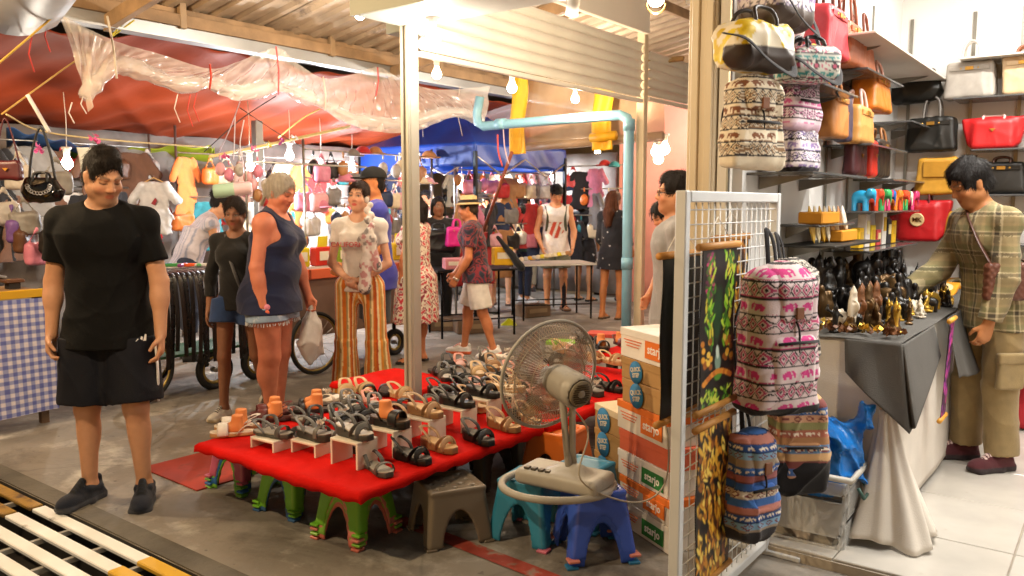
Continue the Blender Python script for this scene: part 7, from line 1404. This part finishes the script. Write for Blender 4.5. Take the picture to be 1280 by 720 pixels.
# ---- goods under the blue tent
def bx(name, label, cat, loc, dims, c, rz=0, group=None, band=None):
    o = thing(name, label, cat, loc, rz, group); MB().box((0, 0, dims[2] / 2), dims, bev=.008).build('body', C(c, 'card'), o); MB().box((0, -dims[1] / 2 - .002, dims[2] * .55), (dims[0] * .7, .004, dims[2] * .35)).build('printed_label', C(band or 'd8d0c0', 'card'), o); return o
z_ = .78
def tgood(px, py, d): q = W(px, py, d); return q
handbag(tgood(571, 308, 9.1), R(15), .24, .12, .22, 'c81a80', 'bright magenta shopping bag on the black stall table', 'tote', 'c81a80', .08, gold=False)
handbag(tgood(548, 316, 9.2), R(10), .40, .2, .28, '131214', 'black holdall on the black stall table', 'duffel', '131214', .05, gold=False)
bx('carton', 'yellow carton at the end of the black stall table', 'carton', tgood(628, 331, 9.3), (.22, .16, .20), 'd0a018', R(15))
bx('carton', 'pale pink carton on the black stall table', 'carton', tgood(568, 336, 9.0), (.24, .2, .12), 'c8808a', R(15))
q = W(612, 300, 8.9); tag(MB().tube([W(600, 300, 8.9), W(640, 190, 8.3)], .018, 8).build('wooden_pole', C('7a3a24', 'wood'), None), 'reddish wooden pole leaning across the lane', 'pole')
t = thing('dark_diagonal', 'dark diagonal shape behind the hat man', 'cloth', W(638, 330, 9.2), 0); b = SDF((-.3, -.12, -.2), (.3, .12, .35), .012); b.cap((-.14, 0, .3), (.12, 0, -.04), .025, .05); b.disp(fold_fn(.008, 4)); b.build('cloth', C('141316', 'cloth'), t)  # stands for an unidentified dark diagonal shape behind the hat man
for i in range(12): good('cap', random.choice(['white', 'cream', 'yellow', 'tan', 'mustard']), W(652 + 5.2 * i, 326 - .7 * i, 10.6) , .4 * i, 'laid on the white stall table', 'small goods on the white stall table', .5)
tag(MB().prism([(-.10, 0), (.10, 0), (.06, .05), (0, .09), (-.05, .04)], .12, M=Matrix.Identity(4)).build('crumpled_wrapper', C('c8c820', 'plastic'), None, G(636, 406)), 'crumpled yellow wrapper on the far concrete', 'wrapper')
for i, (px, py) in enumerate(((560, 412), (590, 415), (665, 395))): t = bx('floor_crate', 'low brown crate under the far stall tables', 'crate', G(px, py), (.42, .3, .16), '6a5440', .3 * i, 'low crates under the far tables', '8a7458')
# ---- far shops at the end
FU = 9.3; t = thing('far_shop', 'far shop front with brown fascia and pink counter', 'shop', S(FU, -3.6), SA)
MB().box((4.2, .05, 2.75), (8.4, .3, .35), bev=.005).build('fascia', C('6a4228', 'wood'), t); MB().box((4.2, 2.6, 1.6), (8.4, .1, 3.2)).build('back_wall', mat('lit_shop_wall', (.62, .60, .55), rough=.6, var=.1), t); MB().box((2.4, .1, .5), (4.6, .4, 1.0), bev=.006).build('counter', C('c87878', 'paint'), t); MB().box((2.4, .1, 1.015), (4.7, .46, .03), bev=.004).build('counter_top', C('b89a80', 'wood'), t)
for x in (0, 2.7, 5.4, 8.4): MB().box((x, .06, 1.3), (.14, .14, 2.6), bev=.004).build('pillar', C('8a7a68', 'paint'), t)
for z in (1.3, 1.7, 2.1): MB().box((4.2, 2.38, z), (8.2, .3, .03)).build('shelf', C('a89a88', 'paint'), t)
rs = random.Random(21); SC = {'white': 'd8d4cc', 'yellow': 'd8c030', 'green': '4a9a4a', 'red': 'b83028', 'blue': '3a6ab0', 'orange': 'd07030', 'pink': 'c87890'}
for z in (1.315, 1.715, 2.115):
    for i in range(26):
        cn = rs.choice(list(SC)); h = rs.uniform(.12, .32); bx('shop_packet', '%s packet on the shelves of the far shop' % cn, 'packet', S(FU + 2.34, -3.5 + .31 * i + rs.uniform(-.05, .05), z + .002), (rs.uniform(.1, .24), .14, h), SC[cn], SA, 'packets on the far shop shelves')
rack(S(FU - .25, -.4), S(FU - .25, 3.4), 2.35, [1.6, 2.2], 13, ['shirt', 'shirt', 'bag'], ['white', 'red', 'cream', 'orange', 'white', 'rose', 'pink'], 'outside the far shop', 'rack of red and white clothes outside the far shop', 'clothes outside the far shop', seed=12)
tag(MB().box((0, 0, 1.6), (2.2, .1, 3.2)).build('pink_wall', mat('pink_wall_paint', (.62, .26, .22), rough=.7, var=.06), None, (2.75, 12.6, 0), (0, 0, R(-8))), 'salmon pink shop wall past the cream post', 'wall')
tube_lamp(S(FU + 1.4, -1.5, 2.9), SA, 'white tube lamp inside the far shop', 60, (1, .95, .85), group='tube lamps inside the far shop'); tube_lamp(S(FU + 1.4, 2.0, 2.9), SA, 'white tube lamp over the red and white clothes', 60, (1, .95, .85), group='tube lamps inside the far shop')
tag(MB().box((0, 0, 1.0), (.10, .10, 2.6), bev=.006).build('stall_post', C('8a847c', 'metal'), None, W(330, 330, 8.9) * Vector((1, 1, 0)), (0, 0, SA)) if False else MB().box((0, 0, 1.2), (.09, .09, 2.4), bev=.006).build('stall_post', C('8a847c', 'metal'), None, Vector(((326 - 640) / FPX * 8.8, 8.8, 0)), (0, 0, SA)), 'grey square stall post behind the grey haired woman', 'post')
# ================================================================ the people in the lane and shops
def on_ground(px, d): return Vector(((px - 640) / FPX * d, d, 0))
AST = lambda q, up, fo: {q: (up, fo)}
# man in black
p = Person('man in plain black T-shirt and navy sport shorts looking down as he walks', (-2.03, 4.07, 0), 188, 1.80, 1.05, 'm', .005, 'bd8c6c', lean=3, head=(40, 24, 0), eyes='down', stubble=.42,
           arms={'R': ((.22, -.12, -1), (.0, .24, -1)), 'L': ((-.20, .0, -1), (-.04, .22, -1))}, legs={'R': ((.06, .03, -1), (.05, -.10, -1), 22), 'L': ((-.08, .14, -1), (-.02, -.12, -1), 8, 6)}, curl=(55, 40))
man = p
p.top(C('070708', 'cloth', sheen=0, spec=.25), .66, .07, t=.015, fold=.007, seed=3, drape=.030); sh = p.legs_(C('0c0e18', 'cloth', rough=.75, sheen=0, spec=.3), .93, t=.034, fold=.005, seed=5, flare=.01)
p.shoes('0d1424', '34363e', hi=.082, lace='05070c'); p.hair(C('17100b', 'hair'), 'short', .007)
kn, hp_ = p.J['kneeL'], p.J['hipL']
for sg, q in ((-1, 'L'),):                       # white side stripe and badge of the shorts
    h, k_ = p.J['hip' + q], p.J['knee' + q]; ax = _n(k_ - h); out = np.array((sg, .32, 0)); out = _n(out - ax * (out @ ax)); a = h + (k_ - h) * .30 + out * .139; b = h + (k_ - h) * .95 + out * .128
    MB().tube([a, (a + b) / 2 + out * .004, b], .011, 6, flat=.25, up=out).build('side_stripe', C('d8d4d0', 'cloth'), p.root)
    c = h + (k_ - h) * .20 + _n(out + np.array((0, .9, 0))) * .135; M = Matrix.Translation(Vector(c)) @ aim(_n(out + np.array((0, 1.1, 0)))).to_4x4()
    g = MB()
    for i in range(3): g.add([(-.026 + .018 * i, -.012, 0), (-.012 + .018 * i, -.012, 0), (-.008 + .018 * i, -.012 + .010 + .010 * i, 0), (-.016 + .018 * i, -.012 + .014 + .010 * i, 0)], [(0, 1, 2, 3)], M=M)
    g.build('badge', C('e0dcd8', 'cloth'), p.root)
# girl
p = Person('young woman in black long sleeved top and denim shorts walking behind the belt cart', (-1.95, 5.78, 0), 176, 1.58, .9, 'f', .007, '8a5f48', head=(8, 12, 0), lips='8a4038',
           arms={'R': ((.22, -.05, -1), (.05, .12, -1)), 'L': ((-.12, -.1, -1), (0, .1, -1))}, legs={'R': ((.0, .18, -1), (.03, .02, -1), 12), 'L': ((-.02, -.12, -1), (-.0, -.55, -1), 5, 40)})
p.top(C('0d0c0e', 'cloth'), 1.55, .03, t=.010, neck='scoop'); p.legs_(C('27406e', 'cloth'), .38, t=.022, flare=.01); p.shoes('d8d2c6', 'c8b89a', lace='201c1a'); p.hair(C('241812', 'hair'), 'tied', .010)
p.bag_strap([p.Nb + (.06, .05, -.02), p.Cc + (0.0, .125, -.02), p.Wc + (-.09, .12, -.08), p.P + (-.17, .05, -.02)], C('5a5a5e', 'leather'), .012, name='bag_strap')
# older woman
p = Person('grey haired woman in navy vest top and pale denim shorts holding a white bag', on_ground(338, 5.62), -98, 1.74, 1.30, 'f', .006, 'cc7e62', lean=6, head=(-16, 17, 0), belly=.42, bust=1.15, hip=1.0, eyes='down', lips='b0504a', legg=1.02,
           arms={'R': ((.16, -.12, -1), (.02, .16, -1)), 'L': ((-.2, .25, -1), (0, .3, -1))}, legs={'R': ((.02, .05, -1), (0, -.03, -1), 6), 'L': ((-.02, .0, -1), (0, -.06, -1), 6)}, curl=(60, 60))
p.top(C('161e3e', 'cloth'), 0, .075, t=.012, neck='tank', tank=True, fold=.007, drape=.03, seed=8); p.legs_(C('8ea3bc', 'cloth', wear=((.62, .66, .70), 9, .6)), .44, t=.02, flare=.012, fold=.003)
g = MB()
for q in 'RL':
    h, k_ = p.J['hip' + q], p.J['knee' + q]; e = h + (k_ - h) * .44
    for i in range(46):
        a = 2 * math.pi * i / 46; r = .142; x = e + np.array((math.cos(a) * r, math.sin(a) * r, .004)); g.tube([x, x + np.array((random.uniform(-.006, .006), random.uniform(-.006, .006), -.014 - random.random() * .012))], .0028, 4)
tag(g.build('frayed_hem', C('d8dce0', 'cloth'), p.root), kind='stuff')
p.hair(C('b3a99c', 'hair', var=.2), 'tied', .013); p.shoes('4a3a34', '2a2422', open_=True); woman_grey = p
for q, off in (('R', (.142, .075)),):
    c = p.J['hipR'] + np.array((.132, .07, -.07)); M = Matrix.Translation(Vector(c)) @ aim((1, .35, 0)).to_4x4()
    MB().lathe([(0, .003), (.02, .002), (.021, 0)], 10, M=M).build('embroidered_flower', C('e08aa0', 'cloth'), p.root)
    MB().lathe([(0, .003), (.014, .002), (.015, 0)], 10, M=Matrix.Translation(Vector((0, 0, -.034))) @ M).build('embroidered_flower', C('d86a50', 'cloth'), p.root)
b = SDF((-.3, -.3, -.5), (.3, .3, .1), .012); b.cap((0, 0, 0), (0, 0, -.12), .02, .07, k=.04); b.ell((0, 0, -.25), (.08, .13, .15), k=.06); b.disp(fold_fn(.02, 4, 1.3)); hnd = p.J['pmL']
bg = tag(b.build('carrier_bag', mat('thin_white_plastic', (.72, .68, .66), rough=.35, var=.08, trans=.25, alpha=.95, bump=.4, bscale=30), None, loc=p.root.matrix_world @ Vector(hnd) if False else (Matrix.Translation(p.root.location) @ Euler((0, 0, p.root.rotation_euler.z)).to_matrix().to_4x4()) @ Vector(hnd)), 'white plastic carrier bag hanging from the grey haired woman\'s hand', 'bag')
# woman in striped trousers
STR = np.array([hexc(c) for c in ('c86a1c', 'c86a1c', 'e6cf9a', 'b08a4a', 'd88a30', 'e8d6a8', 'b5521a', 'c86a1c', 'e8d4a0', '9a8a5a')])
def stripe_cf(V):
    a = np.where(V[:, 0] > 0, V[:, 0] - .09, V[:, 0] + .09); ang = np.arctan2(a, V[:, 1] + .0); i = ((ang / (2 * np.pi) + .5) * 40).astype(int) % len(STR); return STR[i]
p = Person('woman in white T-shirt and orange striped wide trousers with clasped hands', on_ground(449, 6.2), 176, 1.70, .88, 'f', .006, 'd2a084', head=(-6, -2, -3), lips='b8323a', bust=.9,
           arms={'R': ((.20, .02, -1), (-.74, .48, -.55)), 'L': ((-.20, .02, -1), (.74, .52, -.48))}, legs={'R': ((.05, .0, -1), (.02, -.03, -1), 8), 'L': ((-.06, .02, -1), (-.03, -.03, -1), 8)}, curl=(60, 60))
WT = p.top(C('d6d0cc', 'cloth'), .48, .015, t=.009, neck='scoop', fold=.005, seed=12, drape=.006); p.legs_(VC(), 1.98, t=.012, flare=.075, cfn=stripe_cf, fold=.004, name='trousers', rise=.085, hipt=.008); p.hair(C('2b1911', 'hair'), 'tied', .006); p.shoes('2c2420', '1c1816')
ce = p.Cc + np.array((.02, .178, -.04)); text('CALIFORNIA', .052, C('c25a5e', 'cloth'), p.root, ce, (R(90), 0, R(180)), ext=.0012, bold=.0006)
b = SDF(p.Cc + (-.32, -.1, -.5), p.Cc + (.1, .32, .35), .008); x0 = p.hp(-.085, .02, -.02)   # scarf wound into the braid
for i in range(7):
    q = x0 + (p.Cc + np.array((-.13, .15, .06)) - x0) * (i / 6); b.ell(q + (.012 * (-1) ** i, 0, 0), (.028, .028, .03), k=.01)
q0 = p.Cc + np.array((-.13, .16, .05)); b.ell(q0 + (0.02, 0.005, -.05), (.07, .035, .045), k=.03); b.cap(q0 + (0.03, .0, -.05), q0 + (.045, .04, -.40), .03, .05, k=.02); b.cap(q0 + (-.0, .0, -.05), q0 + (-.05, .02, -.26), .025, .035, k=.02); b.disp(fold_fn(.010, 6))
b.build('scarf', VC(), p.root, cfn=blobs('cfc6c2', ['8f8a8a', 'b8868a', '5a5558', 'd8d2d0'], 420, p.Cc + (-.3, 0, -.45), p.Cc + (.1, .3, .3), .035, 3))
w_ = p.J['wrL']; M = Matrix.Translation(Vector(w_)) @ aim(p.J['hdL']).to_4x4()
wt = MB().lathe([(.030, -.011), (.033, -.011), (.033, .011), (.030, .011)], 18, M=M).build('wrist_watch', C('2a2220', 'leather'), p.root); MB().lathe([(0, .036), (.018, .036), (.019, .03)], 14, M=Matrix.Translation(Vector(w_)) @ aim((-.5, 1, .2)).to_4x4()).build('dial', C('d8c8a0', 'metal'), wt)
# man with cap behind her
p = Person('man in black cap and violet polo shirt behind the striped trousers', on_ground(468, 6.95), 108, 1.82, 1.12, 'm', .008, 'c8804e', head=(8, 0, 0), arms={'L': ((-.16, .1, -1), (.1, .8, -.45)), 'R': ((.2, .1, -1), (0, .5, -.8))})
p.top(C('3d3f9e', 'cloth'), .6, .08, t=.016, fold=.004, drape=.01); p.legs_(C('2b2e38', 'cloth'), .95, t=.028); p.hair(C('1a120e', 'hair'), 'bald', -.004); p.cap_hat(C('0e0d0d', 'cloth', sheen=0)); p.shoes('3a3a40', '222226')
# stooping man
p = Person('person in white pin striped shirt stooping over the belt cart stall', on_ground(232, 7.9), -62, 1.74, .95, 'm', .010, 'c89878', lean=34, head=(-10, 14, 0), arms={'R': ((.12, .25, -1), (0, .45, -1)), 'L': ((-.12, .4, -1), (0, .6, -1))})
p.top(VC(), .12, .03, t=.022, fold=.006, cfn=stripes('c8c4d0', '9aa0b8', 30, 0, .72), drape=.015); p.legs_(C('2a3348', 'cloth'), 1.5, t=.03); p.hair(C('100c0b', 'hair'), 'bun', .012); p.shoes('222222', '111111')
p.bag_strap([p.Nb + (.06, -.06, .02), p.Cc + (.02, -.165, -.02), p.Wc + (-.1, -.16, -.02), p.P + (-.19, -.06, .05)], C('1a1a1e', 'leather'), .014, name='bag_strap')
# red patterned dress
p = Person('woman in red and white patterned dress standing behind the steel post', on_ground(519, 7.75), 70, 1.60, 1.12, 'f', .010, 'c98058', arms={'L': ((-.2, .1, -1), (0, .15, -1)), 'R': ((.15, .1, -1), (.1, .6, -.6))})
rd = speckle(['c0283a', 'd8c8b8', 'e8dcc8', '8a2c3c', 'e0d0c0', 'c83a4a'], 62); p.top(VC(), .4, .05, t=.02, cfn=rd); p.skirt(VC(), .40, .92, .19, .27, cfn=rd); p.hair(C('1c1310', 'hair'), 'bob'); p.shoes('3a2a24', '241c1a', open_=True)
# hat man
p = Person('man in straw hat with dark flowered shirt and white shorts striding past', on_ground(595, 8.12), 84, 1.61, 1.03, 'm', .008, 'c07a52', lean=7, head=(0, 4, 0), stubble=.25,
           arms={'L': ((-.12, .05, -1), (.1, .55, -.9)), 'R': ((.1, .3, -1), (0, .55, -.8))}, legs={'R': ((.0, .26, -1), (0, .10, -1), 4), 'L': ((-.0, -.20, -1), (0, -.30, -1), 4, 14)}, curl=(60, 65))
p.top(VC(), .62, .05, t=.018, cfn=speckle(['1f1f2c', '2c3044', '7a2430', '20202c', '8a3a3a', '2a2a3a'], 48), drape=.01); p.legs_(C('d8d2cc', 'cloth'), .86, t=.024, flare=.01, fold=.004); p.shoes('e2ded8', 'd8643a', lace='c84a2a'); p.hair(C('3a2c22', 'hair'), 'short', .004)
M = Matrix.Translation(Vector(p.hp(0, -.012, .048))) @ Matrix(p.Rh).to_4x4() @ Euler((R(6), 0, 0)).to_matrix().to_4x4(); so = mat('straw', (.62, .44, .22), rough=.8, var=.2, vscale=80, bump=.4, bscale=200)
ht = MB().lathe([(.135, -.006), (.14, -.001), (.095, .012), (.09, .018), (.086, .075), (.06, .088), (.0, .08)], 28, M=M).build('straw_hat', so, p.root); MB().lathe([(.0965, .014), (.0935, .020), (.0915, .042), (.088, .044)], 28, M=M, cap=False).build('hat_band', C('17110e', 'cloth'), ht)
w_ = p.J['wrL']; MB().lathe([(.029, -.012), (.033, -.012), (.033, .012), (.029, .012)], 14, M=Matrix.Translation(Vector(w_)) @ aim(p.J['hdL']).to_4x4()).build('wrist_watch', C('d8d0c0', 'metal'), p.root)
# far people
p = Person('dark clothed vendor standing under the blue canopy', on_ground(548, 9.9), 200, 1.60, 1.0, 'm', .014, '8a5e44'); p.top(C('141214', 'cloth'), 1.6, .05); p.legs_(C('1a1a1e', 'cloth'), 1.9, name='trousers'); p.hair(C('120e0c', 'hair'), 'bob'); p.shoes('111111', '222222')
p = Person('woman in blue vest top with bob haircut in the far lane', on_ground(626, 12.3), 172, 1.69, .9, 'f', .013, 'cf9c78', head=(0, 6, 0)); p.top(C('3f6fb8', 'cloth'), 0, .05, neck='tank', tank=True); p.legs_(C('7f93ad', 'cloth'), .45, t=.02); p.hair(C('2a1a14', 'hair'), 'bob'); p.shoes('6a4a38', '4a382c', open_=True)
p = Person('woman in green shirt holding a hand to her ear', on_ground(656, 12.6), -70, 1.68, .95, 'f', .013, 'b07850', arms={'R': ((.25, .4, -1), (-.1, .2, 1)), 'L': ((-.1, .1, -1), (0, .3, -1))}); p.top(C('24382a', 'cloth'), .5, .05); p.legs_(C('161c2e', 'cloth'), 1.9, name='trousers'); p.hair(C('120d0c', 'hair'), 'long'); p.shoes('d8d8d8', 'cccccc')
b = SDF(p.P + (-.4, -.3, -.2), p.P + (.4, .4, .3), .012); b.rbox(p.P + (.2, .05, .12), (.05, .13, .10), .02); b.build('handbag', C('1c1815', 'leather'), p.root)
p = Person('man in white printed vest and dark cap looking down at the stall table', on_ground(694, 11.6), 184, 1.80, 1.0, 'm', .011, 'd0946c', head=(4, 30, 0), eyes='down', arms={'R': ((.26, .1, -1), (-.25, .55, -.9)), 'L': ((-.24, .1, -1), (.15, .55, -.9))}, legs={'L': ((-.05, .05, -1), (-.05, -.2, -1), 10), 'R': ((.04, .0, -1), (.0, -.05, -1), 10)})
def vest(V):
    o = np.tile(np.array(hexc('e0d8d2')), (len(V), 1)); m = (V[:, 1] > 0) & (np.abs(V[:, 0] - .01) < .085 + .03 * np.sin(V[:, 2] * 40)) & (V[:, 2] > 1.04) & (V[:, 2] < 1.27); w = np.sin(V[:, 0] * 70 + V[:, 2] * 25); o[m] = np.where((w[m] > .1)[:, None], hexc('b8402e'), np.where((w[m] > -.4)[:, None], hexc('c8784a'), hexc('d8d0c8'))); return o
p.top(VC(), 0, .07, t=.014, neck='tank', tank=True, cfn=vest, res=.009); p.legs_(C('6a6a5a', 'cloth'), .75, t=.026); p.hair(C('1a130f', 'hair'), 'short', .005); p.cap_hat(C('201d1e', 'cloth'), brim=(0, -1, 0)); p.shoes('8a5a3a', '6a4a34', open_=True)
for sg in (-1, 1): p.bag_strap([p.Wc + (sg * .14, .09, .02), p.Cc + (sg * .12, .13, .02), p.J['shR' if sg > 0 else 'shL'] + (-sg * .05, .03, .06), p.J['shR' if sg > 0 else 'shL'] + (-sg * .05, -.1, .0)], C('4a4c3a', 'cloth'), .022, name='backpack_strap')
fl = blobs('141318', ['e0dcd8', 'c8c0bc'], 260, (-.3, -.3, .4), (.3, .3, 1.45), .026, 4)
p = Person('woman in black dress with white flowers by the pink counter', on_ground(730, 12.8), -40, 1.68, .95, 'f', .012, 'b8845c', arms={'R': ((.2, .1, -1), (-.2, .5, -.7))}); p.top(VC(), .55, .05, t=.014, cfn=fl, res=.010); p.skirt(VC(), .58, 1.0, .16, .23, cfn=fl); p.hair(C('1b120e', 'hair'), 'bob', .016); p.shoes('2a2220', '1a1614', open_=True)
dots = blobs('1d1c22', ['c8c4c0', 'a8a4a4'], 700, (-.32, -.32, .6), (.32, .32, 1.5), .011, 6, 0)
p = Person('woman with very long brown hair in dark dotted shirt seen from behind', on_ground(766, 10.75), -38, 1.70, .92, 'f', .010, 'c07c4c', head=(-12, 4, 0), arms={'R': ((.18, .1, -1), (-.1, .6, -.6)), 'L': ((-.14, .05, -1), (.1, .5, -.6))}, legs={'R': ((.02, .06, -1), (0, -.06, -1), 6), 'L': ((-.02, -.08, -1), (0, -.10, -1), 6)})
p.top(VC(), 1.5, .13, t=.022, cfn=dots, drape=.03, res=.009); p.legs_(C('8fa0b8', 'cloth'), .35, t=.02); p.hair(C('5a3422', 'hair'), 'long', .012); p.shoes('8a6a4a', '5a4634', open_=True)
# glasses man and assistant in the shoe shop
p = Person('man in glasses and pale grey T-shirt calling out beside the shoe boxes', on_ground(842, 4.95), 82, 1.70, .98, 'm', .007, 'c98d66', head=(6, -3, 0), stubble=.3); p.top(C('8f8c8a', 'cloth'), .55, .06); p.legs_(C('3a3c46', 'cloth'), 1.85, name='trousers'); p.hair(C('1c1511', 'hair'), 'short', .013); p.shoes('333333', '222222')
g = MB()
for sg in (-1, 1):
    c = p.hp(sg * .033, .098, .002); g.tube([Vector(c) + Vector(p.Rh @ np.array((math.cos(a) * .023, 0, math.sin(a) * .017))) for a in np.linspace(0, 6.283, 17)[:-1]], .0022, 5, closed=True); g.tube([p.hp(sg * .056, .096, .006), p.hp(sg * .078, .05, .006), p.hp(sg * .08, -.005, .002)], .002, 5)
g.tube([p.hp(-.011, .101, .006), p.hp(.011, .101, .006)], .002, 5); g.build('glasses', C('14110f', 'plastic'), p.root)
MB().lathe([(0, -.004), (.014, 0), (0, .004)], 12, M=Matrix.Translation(Vector(p.hp(0, .0935, -.064))) @ Matrix(p.Rh).to_4x4() @ aim((0, 1, 0)).to_4x4()).build('open_mouth', C('3a0f0c', 'plastic'), p.root)
p = Person('shop assistant with dark hair bending behind the orange shoe forms', on_ground(852, 6.4), 100, 1.58, .95, 'f', .010, 'c68a66', lean=14, head=(10, 24, 0), eyes='down', arms={'L': ((-.12, .1, -1), (0, .5, -.8)), 'R': ((.12, .1, -1), (0, .4, -.8))}); p.top(C('1c1a1e', 'cloth'), .5, .05); p.legs_(C('1e2028', 'cloth'), 1.9, name='trousers'); p.hair(C('120d0b', 'hair'), 'bob', .012); p.shoes('222222', '1a1a1a')
# customer in the bag shop
p = Person('man in plaid shirt and khaki cargo trousers choosing at the souvenir table', Vector((2.67, 4.50, .053)), 94, 1.73, .93, 'm', .006, 'a86f44', lean=13, head=(-6, 20, 0), eyes='down',
           arms={'R': ((.05, .42, -1), (-.1, .85, -.52)), 'L': ((-.16, .10, -1), (.0, .30, -1))}, legs={'L': ((-.03, .0, -1), (-.0, -.08, -1), 10), 'R': ((.04, .10, -1), (.02, -.02, -1), 8)}, curl=(45, 50))
PC = np.array([hexc(c) for c in ('7a6a48', '4a3c28', 'b8a884', '3a3020', '6f6a44', '8a7650')])
def plaid(V):
    s_ = (np.arctan2(V[:, 0], V[:, 1] + 1e-6) * .17) ; t, w = (s_ * 9.5) % 1, (V[:, 2] * 9.5) % 1
    f = lambda t: np.select([t < .30, t < .36, t < .52, t < .58, t < .86], [0, 2, 3, 2, 4], 5); a, b = PC[f(t)], PC[f(w)]; return a * .5 + b * .5
p.top(VC(), 1.93, .07, t=.024, fold=.006, cfn=plaid, drape=.022, seed=21, name='plaid_shirt'); kh = C('8a7650', 'cloth'); p.legs_(kh, 1.96, t=.03, flare=.018, fold=.006, name='cargo_trousers', seed=9); p.shoes('4a1a20', '2a2022', hi=.08, lace='c8b0a8'); p.hair(C('130e0c', 'hair'), 'short', .016)
k_, h = p.J['kneeL'], p.J['hipL']; c = h + (k_ - h) * .78 + np.array((-.105, .02, 0)); pk = SDF(c - .16, c + .16, .007); pk.rbox(c, (.022, .075, .095), .015); pk.disp(fold_fn(.004, 2)); po = pk.build('cargo_pocket', kh, p.root); fp = SDF(c - .16, c + .16, .007); fp.rbox(c + (-.006, 0, .075), (.022, .08, .03), .01); fp.build('pocket_flap', kh, po)
c = p.P + np.array((-.235, .09, .16)); b = SDF(c - .25, c + .25, .006); b.rbox(c, (.028, .125, .10), .02); b.disp(lambda X, Y, Z: -.003 * np.sin(170 * Y) * np.sin(170 * Z))
cb = b.build('crossbody_bag', C('5a3222', 'leather'), p.root); MB().tube(smooth_path([c + (-.01, .1, .09), p.Cc + (-.13, .14, .02), p.Nb + (.05, .06, .01), p.Nb + (.11, -.06, -.02), p.Cc + (0.06, -.16, -.05), c + (0, -.11, .09)], 6), .012, 6, flat=.3).build('strap', C('4a2a1e', 'leather'), cb)
# the crowd further down the lane
CR = [(388, 11.5, 150, 'grey', 'short', 'm'), (418, 12.4, -60, 'pink', 'long', 'f'), (352, 10.6, 40, 'teal', 'bob', 'f'), (533, 12.2, 160, 'white', 'short', 'm'), (588, 13.6, 20, 'red', 'tied', 'f'), (606, 11.3, 200, 'brown', 'short', 'm'), (674, 14.2, 10, 'cream', 'bob', 'f'), (716, 14.6, 170, 'navy', 'short', 'm'), (752, 13.8, -120, 'rose', 'tied', 'f'), (786, 12.9, 60, 'black', 'long', 'f'), (455, 13.2, 170, 'orange', 'bob', 'f'), (480, 11.9, 30, 'white', 'short', 'm')]
for i, (px, d, a, cn, hs_, sx) in enumerate(CR):
    p = Person('far shopper in %s top %s' % (cn, ['near the pale bag rack', 'beside the grey haired woman\'s cart', 'under the tarpaulin edge', 'under the blue tent', 'behind the straw hat', 'behind the blue vest woman', 'before the pink counter', 'by the far shelves', 'by the red and white clothes', 'next to the blue pipe', 'behind the lettered canopy', 'past the lettered canopy'][i]), on_ground(px, d), a, 1.62 + .03 * (i % 5), .95 + .03 * (i % 3), sx, .016, ['c08a64', 'b07a54', 'cf9c7a'][i % 3]); p.top(C(PAL[cn], 'cloth'), .5, .06, t=.018); p.legs_(C(['2a2c36', '4a5a78', '8a7a60', '1c1c20'][i % 4], 'cloth'), [1.9, .6, 1.9, .8][i % 4], name='trousers'); p.hair(C(['17110e', '2c1c12', '120e0c'][i % 3], 'hair'), hs_); p.shoes('3a3430', '24201e')
for o in COL.objects:
    for k in ('used', 'base'):
        if k in o: del o[k]
